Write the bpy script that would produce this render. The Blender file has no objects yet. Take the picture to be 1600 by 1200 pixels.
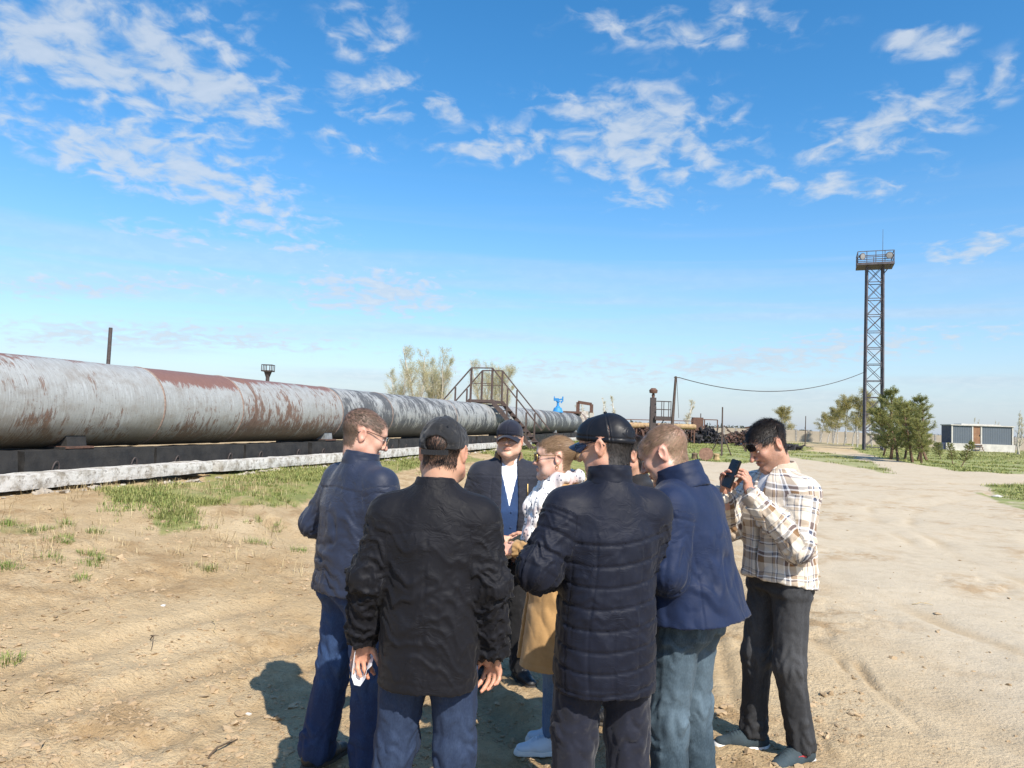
import bpy, bmesh, math, random
import numpy as np
from mathutils import Matrix, Vector

scene = bpy.context.scene
# ------------------------------------------------------------------ camera
CAM_H = 1.68
cam_data = bpy.data.cameras.new("camera")
cam = bpy.data.objects.new("camera", cam_data)
scene.collection.objects.link(cam)
cam_data.sensor_width = 36.0
cam_data.lens = 36.0 * 1150.0 / 1600.0
cam_data.clip_start = 0.05
cam_data.clip_end = 6000.0
cam.matrix_world = (Matrix.Translation((0, 0, CAM_H))
                    @ Matrix.Rotation(math.radians(92.9), 4, 'X')
                    @ Matrix.Rotation(math.radians(2.0), 4, 'Z'))
scene.camera = cam
# ------------------------------------------------------------------ light
SUN_DIR = Vector((0.33, -0.61, 0.72)).normalized()      # towards the sun
SUN_EL = math.asin(SUN_DIR.z)
SUN_AZ = math.atan2(SUN_DIR.x, SUN_DIR.y)               # clockwise from +Y
sun_data = bpy.data.lights.new("sun", 'SUN')
sun_data.energy = 5.0
sun_data.angle = math.radians(0.53)
sun_data.color = (1.0, 0.93, 0.83)
sun = bpy.data.objects.new("sun", sun_data)
sun.rotation_euler = SUN_DIR.to_track_quat('Z', 'Y').to_euler()
sun.location = (20, -40, 50)
scene.collection.objects.link(sun)

scene.view_settings.view_transform = 'Standard'
scene.view_settings.look = 'None'
scene.view_settings.exposure = 0.5
scene.view_settings.gamma = 1.0
scene.view_settings.use_curve_mapping = False
scene.cycles.max_bounces = 6
scene.cycles.transparent_max_bounces = 12
scene.cycles.use_denoising = True

# ------------------------------------------------------------------ node helpers
def nd(nt, kind, ins=None, **props):
    n = nt.nodes.new(kind)
    for k, v in props.items():
        setattr(n, k, v)
    for k, v in (ins or {}).items():
        s = n.inputs[k]
        if hasattr(v, 'is_output') or isinstance(v, bpy.types.NodeSocket):
            nt.links.new(v, s)
        else:
            s.default_value = v
    return n

def fmath(nt, op, a, b=0.0, c=None, clamp=False):
    n = nt.nodes.new('ShaderNodeMath'); n.operation = op; n.use_clamp = clamp
    for i, v in enumerate((a, b) if c is None else (a, b, c)):
        if isinstance(v, bpy.types.NodeSocket): nt.links.new(v, n.inputs[i])
        else: n.inputs[i].default_value = v
    return n.outputs[0]

def vmath(nt, op, a, b=None, scale=None):
    n = nt.nodes.new('ShaderNodeVectorMath'); n.operation = op
    for i, v in enumerate((a, b)):
        if v is None: continue
        if isinstance(v, bpy.types.NodeSocket): nt.links.new(v, n.inputs[i])
        else: n.inputs[i].default_value = v
    if scale is not None: n.inputs['Scale'].default_value = scale
    return n.outputs['Value'] if op in ('LENGTH', 'DOT_PRODUCT') else n.outputs[0]

def noise(nt, vec, scale, detail=4.0, rough=0.55, dist=0.0):
    n = nd(nt, 'ShaderNodeTexNoise', {'Scale': scale, 'Detail': detail, 'Roughness': rough, 'Distortion': dist})
    if vec is not None: nt.links.new(vec, n.inputs['Vector'])
    return n.outputs['Fac']

def maprange(nt, v, a, b, c=0.0, d=1.0, smooth=False):
    n = nd(nt, 'ShaderNodeMapRange', {'Value': v, 'From Min': a, 'From Max': b, 'To Min': c, 'To Max': d})
    if smooth: n.interpolation_type = 'SMOOTHSTEP'
    return n.outputs[0]

def mix(nt, fac, a, b, blend='MIX'):
    n = nt.nodes.new('ShaderNodeMix'); n.data_type = 'RGBA'; n.blend_type = blend
    for s, v in ((n.inputs[0], fac), (n.inputs[6], a), (n.inputs[7], b)):
        if isinstance(v, bpy.types.NodeSocket): nt.links.new(v, s)
        elif isinstance(v, (int, float)): s.default_value = v
        else: s.default_value = (*v[:3], 1.0)
    return n.outputs[2]

# ------------------------------------------------------------------ world: sky with thin broken cloud
world = bpy.data.worlds.new("World")
scene.world = world
world.use_nodes = True
wt = world.node_tree
wt.nodes.clear()
sky = nd(wt, 'ShaderNodeTexSky', sky_type='NISHITA', sun_disc=False, sun_elevation=SUN_EL, sun_rotation=SUN_AZ,
         altitude=150.0, air_density=1.0, dust_density=0.6, ozone_density=2.6)
SHEET = 0.22        # curvature of the cloud sheet towards the horizon
tc = nd(wt, 'ShaderNodeTexCoord')
DIRV = tc.outputs['Generated']
sx = nd(wt, 'ShaderNodeSeparateXYZ', {'Vector': DIRV})
zc = fmath(wt, 'ADD', fmath(wt, 'MAXIMUM', sx.outputs['Z'], 0.0), SHEET)
CU = fmath(wt, 'DIVIDE', sx.outputs['X'], zc)           # the cloud sheet: a level plane overhead
CV = fmath(wt, 'DIVIDE', sx.outputs['Y'], zc)
cp = nd(wt, 'ShaderNodeCombineXYZ', {'X': CU, 'Y': CV}).outputs[0]

_RM = cam.matrix_world.to_3x3()
def sky_uv(px, py):
    d = _RM @ Vector(((px - 800) / 1150.0, -(py - 600) / 1150.0, -1.0))
    d.normalize()
    return d.x / (d.z + SHEET), d.y / (d.z + SHEET)
# banks of cloud: centre, end of long axis, end of short axis (where they stand in the sky), weight
BANKS = [((190, 90), (400, 170), (110, 160), 1.0), ((60, 80), (150, 130), (0, 130), 0.9), ((330, 130), (430, 190), (300, 180), 0.9),
         ((250, 255), (420, 320), (170, 285), 0.85), ((130, 225), (210, 255), (90, 260), 0.7), ((400, 330), (520, 400), (350, 360), 0.6),
         ((270, 370), (370, 402), (250, 392), 0.42), ((570, 50), (620, 90), (530, 90), 0.55), ((590, 150), (680, 190), (540, 190), 0.5),
         ((685, 163), (730, 175), (670, 185), 0.62), ((545, 222), (600, 238), (530, 240), 0.5), ((430, 150), (470, 175), (410, 180), 0.62),
         ((1090, 40), (1230, 60), (1020, 70), 0.7), ((960, 10), (1020, 15), (930, 30), 0.5), ((1010, 220), (1120, 260), (940, 270), 0.95), ((930, 165), (1040, 185), (880, 190), 0.55),
         ((780, 225), (860, 240), (720, 250), 0.6), ((1400, 190), (1530, 160), (1370, 240), 0.9), ((1450, 62), (1510, 65), (1440, 90), 0.7), ((1560, 130), (1600, 120), (1540, 175), 0.6),
         ((1300, 290), (1430, 305), (1270, 310), 0.62), ((1160, 275), (1230, 285), (1140, 295), 0.45), ((1030, 300), (1110, 320), (990, 335), 0.5), ((1530, 385), (1620, 380), (1500, 415), 0.6), ((1470, 250), (1500, 260), (1460, 280), 0.35),
         ((580, 460), (700, 480), (540, 490), 0.9), ((200, 445), (450, 445), (160, 465), 0.72), ((230, 525), (560, 545), (150, 545), 0.72), ((1200, 560), (1500, 535), (1150, 590), 0.75), ((900, 575), (1200, 575), (900, 600), 0.5)]
wn = nd(wt, 'ShaderNodeTexNoise', {'Vector': cp, 'Scale': 5.0, 'Detail': 4.0})
warp = vmath(wt, 'SCALE', vmath(wt, 'SUBTRACT', wn.outputs['Color'], (0.5, 0.5, 0.5)), scale=0.10)
cw = vmath(wt, 'ADD', cp, warp)
total = None
for c, a, b, wgt in BANKS:
    u0, v0 = sky_uv(*c); ua, va = sky_uv(*a); ub, vb = sky_uv(*b)
    m = Matrix(((ua - u0, ub - u0), (va - v0, vb - v0))).inverted()
    e = vmath(wt, 'SUBTRACT', cw, (u0, v0, 0.0))
    p = vmath(wt, 'DOT_PRODUCT', e, (m[0][0], m[0][1], 0.0)); q = vmath(wt, 'DOT_PRODUCT', e, (m[1][0], m[1][1], 0.0))
    g = fmath(wt, 'MULTIPLY', fmath(wt, 'POWER', 0.4494, fmath(wt, 'MULTIPLY_ADD', p, p, fmath(wt, 'MULTIPLY', q, q))), min(1.0, wgt * 1.12))
    total = g if total is None else fmath(wt, 'MAXIMUM', total, g)
# elsewhere in the sky the same broken sheet goes on
behind = maprange(wt, sx.outputs['Y'], 0.45, 0.2)
wide = fmath(wt, 'MULTIPLY', maprange(wt, noise(wt, cp, 0.55, 2.0), 0.48, 0.7, 0.0, 0.8), behind)
total = fmath(wt, 'MAXIMUM', total, wide)
cells = nd(wt, 'ShaderNodeTexNoise', {'Vector': cw, 'Scale': 16.0, 'Detail': 5.0, 'Roughness': 0.55, 'Distortion': 0.3}).outputs['Fac']
soft = noise(wt, cw, 4.0, 3.0)
dens = fmath(wt, 'ADD', fmath(wt, 'MULTIPLY', total, 1.0), fmath(wt, 'MULTIPLY', fmath(wt, 'SUBTRACT', cells, 0.52), 2.9))
dens = fmath(wt, 'ADD', dens, fmath(wt, 'MULTIPLY', fmath(wt, 'SUBTRACT', soft, 0.5), 0.9))
dens = fmath(wt, 'MULTIPLY', maprange(wt, dens, 0.12, 1.1, smooth=True), maprange(wt, total, 0.08, 0.4))
dens = fmath(wt, 'MULTIPLY', dens, 0.76)
# long thin streaks low in the sky
sv = nd(wt, 'ShaderNodeMapping', {'Vector': DIRV, 'Scale': (1.6, 1.6, 26.0)}).outputs[0]
streaks = maprange(wt, noise(wt, sv, 1.0, 4.0, 0.5, 0.4), 0.47, 0.72, 0.0, 0.46, smooth=True)
streaks = fmath(wt, 'MULTIPLY', streaks, fmath(wt, 'MULTIPLY', maprange(wt, sx.outputs['Z'], 0.36, 0.08, smooth=True), maprange(wt, sx.outputs['Z'], 0.0, 0.05)))
dens = fmath(wt, 'MAXIMUM', dens, streaks)
hs = nd(wt, 'ShaderNodeHueSaturation', {'Hue': 0.496, 'Saturation': 1.33, 'Value': 1.28, 'Color': sky.outputs[0]})
# pale dry haze low over the steppe
veil = fmath(wt, 'MULTIPLY', fmath(wt, 'POWER', maprange(wt, sx.outputs['Z'], 0.40, 0.0), 2.0), 0.78)
skyc = mix(wt, veil, hs.outputs[0], (2.75, 3.35, 4.45))
cloudc = mix(wt, maprange(wt, cells, 0.4, 0.75), (3.6, 4.15, 4.8), (4.5, 4.85, 5.3))
final = mix(wt, dens, skyc, cloudc)
bg = nd(wt, 'ShaderNodeBackground', {'Color': final, 'Strength': 0.115})
out = nd(wt, 'ShaderNodeOutputWorld', {'Surface': bg.outputs[0]})
world.cycles.sampling_method = 'MANUAL'
world.cycles.sample_map_resolution = 512
# ------------------------------------------------------------------ geometry helpers
COL = scene.collection
rng = np.random.default_rng(7)

def hash3(ix, iy, iz, seed):
    h = (ix.astype(np.int64) * 374761393 + iy.astype(np.int64) * 668265263 + iz.astype(np.int64) * 2147483647 + seed * 1274126177) & 0xffffffff
    h = ((h ^ (h >> 13)) * 1274126177) & 0xffffffff
    return h ^ (h >> 16)
_G = np.array([[1,1,0],[-1,1,0],[1,-1,0],[-1,-1,0],[1,0,1],[-1,0,1],[1,0,-1],[-1,0,-1],[0,1,1],[0,-1,1],[0,1,-1],[0,-1,-1],[1,1,0],[0,-1,1],[-1,1,0],[0,-1,-1]], dtype=np.float32)
def pnoise(p, seed=0):
    """gradient noise, about -0.7..0.7"""
    p = np.asarray(p, dtype=np.float32)
    i = np.floor(p); f = p - i; i = i.astype(np.int32)
    u = f * f * f * (f * (f * 6 - 15) + 10)
    r = 0
    for dx in (0, 1):
        wx = u[:, 0] if dx else 1 - u[:, 0]
        for dy in (0, 1):
            wy = wx * (u[:, 1] if dy else 1 - u[:, 1])
            for dz in (0, 1):
                g = _G[hash3(i[:, 0] + dx, i[:, 1] + dy, i[:, 2] + dz, seed) & 15]
                d = g[:, 0] * (f[:, 0] - dx) + g[:, 1] * (f[:, 1] - dy) + g[:, 2] * (f[:, 2] - dz)
                r = r + wy * (u[:, 2] if dz else 1 - u[:, 2]) * d
    return r
def fbm(p, seed=0, octv=4, gain=0.5):
    s = 0; a = 1.0; p = np.asarray(p, dtype=np.float32)
    for k in range(octv):
        s = s + a * pnoise(p * (2.0 ** k), seed + 17 * k); a *= gain
    return s
def sstep(a, b, x):
    t = np.clip((x - a) / (b - a), 0, 1); return t * t * (3 - 2 * t)

class Vol:
    """a density grid that shapes are blended into; surf() skins it"""
    def __init__(s, lo, hi, h):
        s.h = h; s.lo = np.array(lo, np.float32)
        n = np.ceil((np.array(hi) - np.array(lo)) / h).astype(int) + 1
        s.ax = [s.lo[i] + h * np.arange(n[i], dtype=np.float32) for i in range(3)]
        s.F = np.full(tuple(n), 0.5, np.float32)
    def sub(s, lo, hi, m):
        sl = []
        for i in range(3):
            a = int(np.searchsorted(s.ax[i], lo[i] - m)); b = int(np.searchsorted(s.ax[i], hi[i] + m))
            if b <= a: return None, None
            sl.append(slice(a, b))
        X = s.ax[0][sl[0]][:, None, None]; Y = s.ax[1][sl[1]][None, :, None]; Z = s.ax[2][sl[2]][None, None, :]
        return tuple(sl), (X, Y, Z)
    def blend(s, sl, d, k, neg=False):
        f = s.F[sl]
        if neg: f = -f
        if k > 0:
            h = np.clip(0.5 + 0.5 * (f - d) / k, 0, 1); r = f + (d - f) * h - k * h * (1 - h)
        else: r = np.minimum(f, d)
        s.F[sl] = -r if neg else r
    def cone(s, a, b, ra, rb, k=0.02, neg=False, flat=None):
        a = np.array(a, np.float32); b = np.array(b, np.float32); m = k + 3 * s.h
        r = max(ra, rb)
        sl, P = s.sub(np.minimum(a, b) - r, np.maximum(a, b) + r, m)
        if sl is None: return s
        ba = b - a; L2 = float(ba @ ba) + 1e-9
        px, py, pz = P[0] - a[0], P[1] - a[1], P[2] - a[2]
        t = np.clip((px * ba[0] + py * ba[1] + pz * ba[2]) / L2, 0, 1)
        qx, qy, qz = px - t * ba[0], py - t * ba[1], pz - t * ba[2]
        if flat: qx, qy, qz = qx * flat[0], qy * flat[1], qz * flat[2]
        d = np.sqrt(qx * qx + qy * qy + qz * qz) - (ra + (rb - ra) * t)
        s.blend(sl, d, k, neg); return s
    def ell(s, c, r, k=0.02, neg=False, rot=None):
        c = np.array(c, np.float32); r = np.array(r, np.float32); R = float(r.max()); m = k + 3 * s.h
        sl, P = s.sub(c - R, c + R, m)
        if sl is None: return s
        q = [P[0] - c[0], P[1] - c[1], P[2] - c[2]]
        if rot is not None:
            q = [rot[0][i] * q[0] + rot[1][i] * q[1] + rot[2][i] * q[2] for i in range(3)]
        k0 = np.sqrt((q[0] / r[0]) ** 2 + (q[1] / r[1]) ** 2 + (q[2] / r[2]) ** 2)
        k1 = np.sqrt((q[0] / r[0] ** 2) ** 2 + (q[1] / r[1] ** 2) ** 2 + (q[2] / r[2] ** 2) ** 2) + 1e-6
        s.blend(sl, k0 * (k0 - 1) / k1, k, neg); return s
    def box(s, c, r, rnd=0.01, k=0.01, neg=False, rot=None):
        c = np.array(c, np.float32); R = float(np.linalg.norm(r))
        sl, P = s.sub(c - R, c + R, k + 3 * s.h)
        if sl is None: return s
        q = [P[0] - c[0], P[1] - c[1], P[2] - c[2]]
        if rot is not None:
            q = [rot[0][i] * q[0] + rot[1][i] * q[1] + rot[2][i] * q[2] for i in range(3)]
        e = [np.abs(q[i]) - (r[i] - rnd) for i in range(3)]
        d = np.sqrt(np.maximum(e[0], 0) ** 2 + np.maximum(e[1], 0) ** 2 + np.maximum(e[2], 0) ** 2) + np.minimum(np.maximum(e[0], np.maximum(e[1], e[2])), 0) - rnd
        s.blend(sl, d, k, neg); return s
    def loft(s, prof, k=0.02, n=2.3, shell=None):
        """prof rows: z, cx, cy, rx, ry - a body of stacked rounded ovals"""
        prof = np.array(prof, np.float32); z = s.ax[2]
        v = [np.interp(z, prof[:, 0], prof[:, i])[None, None, :] for i in range(1, 5)]
        X, Y = s.ax[0][:, None, None], s.ax[1][None, :, None]
        q = (np.abs((X - v[0]) / v[2]) ** n + np.abs((Y - v[1]) / v[3]) ** n) ** (1.0 / n)
        d = (q - 1) * np.minimum(v[2], v[3])
        if shell: d = np.abs(d + shell) - shell
        zz = z[None, None, :]
        d = np.maximum(d, np.maximum(prof[0, 0] - zz, zz - prof[-1, 0]))
        s.blend(np.s_[:, :, :], d, k); return s
    def cut(s, p, nrm):
        """remove what lies on the side the normal points to"""
        X, Y, Z = s.ax[0][:, None, None], s.ax[1][None, :, None], s.ax[2][None, None, :]
        d = (X - p[0]) * nrm[0] + (Y - p[1]) * nrm[1] + (Z - p[2]) * nrm[2]
        s.F = np.maximum(s.F, d); return s
    def surf(s):
        F = s.F; F[0] = F[-1] = 0.5; F[:, 0] = F[:, -1] = 0.5; F[:, :, 0] = F[:, :, -1] = 0.5
        S = F < 0
        n = [d - 1 for d in F.shape]
        any_ = np.zeros(n, bool); all_ = np.ones(n, bool)
        offs = [(i, j, k) for i in (0, 1) for j in (0, 1) for k in (0, 1)]
        for i, j, k in offs:
            c = S[i:i + n[0], j:j + n[1], k:k + n[2]]; any_ |= c; all_ &= c
        act = any_ & ~all_
        idx = np.argwhere(act)
        cid = np.full(n, -1, np.int32); cid[act] = np.arange(len(idx))
        val = [F[idx[:, 0] + o[0], idx[:, 1] + o[1], idx[:, 2] + o[2]] for o in offs]
        acc = np.zeros((len(idx), 3), np.float32); cnt = np.zeros(len(idx), np.float32)
        for a in range(8):
            for b in range(a + 1, 8):
                if sum(abs(offs[a][i] - offs[b][i]) for i in range(3)) != 1: continue
                m = (val[a] < 0) != (val[b] < 0)
                t = np.where(m, val[a] / (val[a] - val[b] + 1e-12), 0)[:, None]
                oa = np.array(offs[a], np.float32); ob = np.array(offs[b], np.float32)
                acc += np.where(m[:, None], oa + (ob - oa) * t, 0); cnt += m
        V = (idx + acc / cnt[:, None]) * s.h + s.lo
        Q = []
        for ax in range(3):
            o1, o2 = [(1, 2), (2, 0), (0, 1)][ax]
            A = np.take(S, np.arange(n[ax]), axis=ax); B = np.take(S, np.arange(1, n[ax] + 1), axis=ax)
            e = np.argwhere(A != B)
            e = e[(e[:, o1] > 0) & (e[:, o2] > 0) & (e[:, o1] < n[o1]) & (e[:, o2] < n[o2])]
            inside = A[e[:, 0], e[:, 1], e[:, 2]]
            def cell(d1, d2):
                c = e.copy(); c[:, o1] -= d1; c[:, o2] -= d2
                return cid[c[:, 0], c[:, 1], c[:, 2]]
            q = np.stack([cell(1, 1), cell(0, 1), cell(0, 0), cell(1, 0)], 1)
            q[~inside] = q[~inside][:, ::-1]
            Q.append(q)
        Q = np.concatenate(Q)
        return V.astype(np.float32), Q[(Q >= 0).all(1)]

def vnormals(V, Q):
    a, b = V[Q[:, 2]] - V[Q[:, 0]], V[Q[:, 3]] - V[Q[:, 1]]
    fn = np.cross(a, b); N = np.zeros_like(V)
    for i in range(4): np.add.at(N, Q[:, i], fn)
    return N / (np.linalg.norm(N, axis=1, keepdims=True) + 1e-12)
def relax(V, Q, it=2, f=0.5):
    for _ in range(it):
        S = np.zeros_like(V); C = np.zeros((len(V), 1), np.float32)
        for i in range(4):
            for j in (1, 3):
                np.add.at(S, Q[:, i], V[Q[:, (i + j) % 4]]); np.add.at(C, Q[:, i], 1)
        V = V + f * (S / np.maximum(C, 1) - V)
    return V

def mesh_np(name, V, Q, smooth=True, attrs=None, uv=None):
    """mesh from arrays; Q is (n,4) or (n,3) or a list of such arrays"""
    Qs = Q if isinstance(Q, list) else [Q]
    Qs = [np.asarray(q) for q in Qs if len(q)]
    me = bpy.data.meshes.new(name)
    nl = sum(q.size for q in Qs); nf = sum(len(q) for q in Qs)
    me.vertices.add(len(V)); me.vertices.foreach_set('co', np.ascontiguousarray(V, np.float32).ravel())
    me.loops.add(nl); me.loops.foreach_set('vertex_index', np.concatenate([q.ravel() for q in Qs]).astype(np.int32))
    tot = np.concatenate([np.full(len(q), q.shape[1]) for q in Qs]); st = np.concatenate([[0], np.cumsum(tot)[:-1]])
    me.polygons.add(nf); me.polygons.foreach_set('loop_start', st.astype(np.int32))
    me.polygons.foreach_set('loop_total', tot.astype(np.int32))
    me.polygons.foreach_set('use_smooth', np.full(nf, smooth))
    for k, v in (attrs or {}).items():
        v = np.asarray(v, np.float32)
        if v.ndim == 1:
            a = me.attributes.new(k, 'FLOAT', 'POINT'); a.data.foreach_set('value', v)
        elif v.shape[1] == 3:
            a = me.attributes.new(k, 'FLOAT_VECTOR', 'POINT'); a.data.foreach_set('vector', v.ravel())
    me.update(calc_edges=True); me.validate(clean_customdata=False)
    return me

def ob(name, me, mat=None, parent=None, loc=None, rot=None, label=None, cat=None, group=None, kind=None, matrix=None):
    o = bpy.data.objects.new(name, me); COL.objects.link(o)
    if mat is not None and me is not None and not me.materials: me.materials.append(mat)
    if parent is not None: o.parent = parent
    if loc is not None: o.location = loc
    if rot is not None: o.rotation_euler = rot
    if matrix is not None: o.matrix_local = matrix
    if label: o['label'] = label
    if cat:
        o['category'] = cat; kind = kind or 'thing'
    if group: o['group'] = group
    if kind: o['kind'] = kind
    return o

class MB:
    """collects simple solids into one mesh"""
    def __init__(s): s.V = []; s.F = []; s.n = 0
    def add(s, V, F):
        for q in F: s.F.append([i + s.n for i in q])
        s.V.extend([tuple(v) for v in V]); s.n += len(V); return s
    def box(s, c, r, rz=0.0, M=None):
        V = [(sx * r[0], sy * r[1], sz * r[2]) for sx in (-1, 1) for sy in (-1, 1) for sz in (-1, 1)]
        Mx = Matrix.Translation(c) @ (M.to_4x4() if M is not None else Matrix.Rotation(rz, 4, 'Z'))
        return s.add([Mx @ Vector(v) for v in V], [(0, 1, 3, 2), (4, 6, 7, 5), (0, 4, 5, 1), (2, 3, 7, 6), (0, 2, 6, 4), (1, 5, 7, 3)])
    def bar(s, a, b, w, h=None):
        """square bar between two points"""
        a, b = Vector(a), Vector(b); d = b - a; h = h or w
        if d.length < 1e-6: return s
        q = d.to_track_quat('Z', 'Y').to_matrix()
        return s.box((a + b) / 2, (w / 2, h / 2, d.length / 2), M=q)
    def tube(s, pts, rad, seg=8, caps=True):
        pts = [Vector(p) for p in pts]; n = len(pts)
        rad = rad if isinstance(rad, (list, tuple)) else [rad] * n
        V = []; up = None
        for i, p in enumerate(pts):
            t = (pts[min(i + 1, n - 1)] - pts[max(i - 1, 0)]).normalized()
            if up is None: up = t.orthogonal().normalized()
            up = (up - t * up.dot(t)).normalized(); sd = t.cross(up)
            for k in range(seg):
                a = 2 * math.pi * k / seg
                V.append(p + (up * math.cos(a) + sd * math.sin(a)) * rad[i])
        F = [(i * seg + k, i * seg + (k + 1) % seg, (i + 1) * seg + (k + 1) % seg, (i + 1) * seg + k) for i in range(n - 1) for k in range(seg)]
        if caps: F += [tuple(range(seg))[::-1], tuple((n - 1) * seg + k for k in range(seg))]
        return s.add(V, F)
    def lathe(s, prof, seg=24, M=None):
        """prof: (radius, z) pairs turned about the z axis"""
        V = []; M = M or Matrix.Identity(4)
        for r, z in prof:
            for k in range(seg):
                a = 2 * math.pi * k / seg; V.append(M @ Vector((r * math.cos(a), r * math.sin(a), z)))
        n = len(prof)
        F = [(i * seg + k, i * seg + (k + 1) % seg, (i + 1) * seg + (k + 1) % seg, (i + 1) * seg + k) for i in range(n - 1) for k in range(seg)]
        F += [tuple(range(seg))[::-1], tuple((n - 1) * seg + k for k in range(seg))]
        return s.add(V, F)
    def mesh(s, name, smooth=False, angle=None):
        me = bpy.data.meshes.new(name); me.from_pydata(s.V, [], s.F); me.update()
        if smooth:
            me.polygons.foreach_set('use_smooth', np.full(len(me.polygons), True))
            try: me.set_sharp_from_angle(angle=math.radians(angle or 40))
            except Exception: pass
        return me
    def build(s, name, mat, parent=None, smooth=False, **kw):
        return ob(name, s.mesh(name, smooth), mat, parent, **kw)

# ------------------------------------------------------------------ materials
def material(name, fn, rough=0.8, **kw):
    m = bpy.data.materials.new(name); m.use_nodes = True
    nt = m.node_tree; bsdf = nt.nodes['Principled BSDF']
    bsdf.inputs['Roughness'].default_value = rough
    for k, v in kw.items():
        bsdf.inputs[k.replace('_', ' ')].default_value = v
    fn(nt, bsdf)
    return m
def setin(nt, bsdf, key, v):
    s = bsdf.inputs[key]
    if isinstance(v, bpy.types.NodeSocket): nt.links.new(v, s)
    elif isinstance(v, (int, float)): s.default_value = v
    else: s.default_value = (*v[:3], 1.0)
def objco(nt): return nd(nt, 'ShaderNodeTexCoord').outputs['Object']
def bump(nt, bsdf, h, strength=0.3, dist=0.01):
    b = nd(nt, 'ShaderNodeBump', {'Height': h, 'Strength': strength, 'Distance': dist})
    nt.links.new(b.outputs[0], bsdf.inputs['Normal'])
def plain(name, col, rough=0.7, var=0.25, scale=6.0, bumps=0.0, bscale=60.0, metal=0.0, col2=None, **kw):
    """a colour with uneven tone and fine relief"""
    def f(nt, b):
        co = objco(nt)
        n = noise(nt, co, scale, 5.0, 0.6)
        c2 = col2 or tuple(c * (1 - var) for c in col)
        c1 = col if col2 else tuple(min(1, c * (1 + var)) for c in col)
        setin(nt, b, 'Base Color', mix(nt, maprange(nt, n, 0.32, 0.68), c2, c1))
        setin(nt, b, 'Roughness', maprange(nt, noise(nt, co, scale * 3, 3.0), 0.3, 0.7, max(0.05, rough - 0.12), min(1, rough + 0.12)))
        if bumps: bump(nt, b, noise(nt, co, bscale, 4.0), bumps, 0.01)
    return material(name, f, rough, Metallic=metal, **kw)
# ------------------------------------------------------------------ terrain
PU = np.array((0.267, 0.964)); PN = np.array((0.964, -0.267)); P0 = np.array((-7.0, 10.0))   # line of the pipeline
def pipe_sd(x, y):
    dx, dy = x - P0[0], y - P0[1]
    return dx * PU[0] + dy * PU[1], dx * PN[0] + dy * PN[1]
def terrain(x, y):
    """height of the ground without the small relief"""
    s, d = pipe_sd(x, y)
    z = 0.52 * sstep(7.6, 1.8, d) * sstep(75, 55, s)
    return z
def px_ray(px, py):
    return _RM @ Vector(((px - 800) / 1150.0, -(py - 600) / 1150.0, -1.0))
def px_ground(px, py):
    d = px_ray(px, py); z = 0.0
    for _ in range(12):
        t = (z - CAM_H) / d.z; x, y = d.x * t, d.y * t
        s_ = (x - P0[0]) * PU[0] + (y - P0[1]) * PU[1]; d_ = (x - P0[0]) * PN[0] + (y - P0[1]) * PN[1]
        a = min(1, max(0, (7.6 - d_) / 5.8)); b = min(1, max(0, (75 - s_) / 20))
        z = 0.5 * z + 0.5 * 0.52 * a * a * (3 - 2 * a) * b * b * (3 - 2 * b)
    return x, y
def px_at(px, py, Y):
    d = px_ray(px, py); t = Y / d.y
    return Vector((d.x * t, Y, CAM_H + d.z * t))

GREEN_AREAS = [  # outlines of the grassy ground, (picture point they stand at, density)
    ([(330, 742), (470, 708), (720, 700), (740, 722), (600, 738), (480, 775), (420, 800), (360, 790)], 0.85),
    ([(130, 772), (330, 748), (420, 765), (330, 800), (240, 808), (150, 796)], 0.8),
    ([(215, 812), (270, 806), (320, 832), (250, 838)], 0.8),
    ([(0, 812), (60, 812), (70, 838), (0, 836)], 0.6),
    ([(760, 700), (900, 690), (1010, 690), (1000, 720), (900, 745), (800, 740)], 0.9),
    ([(960, 694), (1060, 689), (1262, 693), (1240, 708), (1180, 722), (1090, 722), (1010, 745), (960, 745)], 1.0),
    ([(1255, 704), (1330, 712), (1420, 737), (1400, 742), (1330, 728), (1250, 716)], 0.8),
    ([(1320, 694), (1470, 699), (1600, 705), (1720, 712), (1720, 742), (1600, 738), (1500, 738), (1440, 728), (1390, 716), (1330, 707)], 1.0),
    ([(1528, 772), (1570, 760), (1720, 752), (1720, 815), (1610, 802), (1560, 786)], 0.95),
    ([(1180, 697), (1262, 696), (1262, 703), (1190, 712)], 0.8)]
_areas = [(np.array([px_ground(*p) for p in poly]), w) for poly, w in GREEN_AREAS]
def inside(x, y, poly):
    r = np.zeros(x.shape, bool); n = len(poly); j = n - 1
    for i in range(n):
        xi, yi = poly[i]; xj, yj = poly[j]
        r ^= ((yi > y) != (yj > y)) & (x < (xj - xi) * (y - yi) / (yj - yi + 1e-12) + xi); j = i
    return r
def green(x, y):
    R = np.sqrt(x * x + y * y)
    P = np.stack([x / (0.6 + R * 0.04), y / (0.6 + R * 0.08), x * 0], 1)
    wx = fbm(P, 3, 3) * (0.15 + R * 0.018); wy = fbm(P + 40, 5, 3) * (0.2 + R * 0.05)
    g = np.zeros(x.shape, np.float32)
    for poly, w in _areas: g = np.maximum(g, inside(x + wx, y + wy, poly) * w)
    return g

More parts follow.
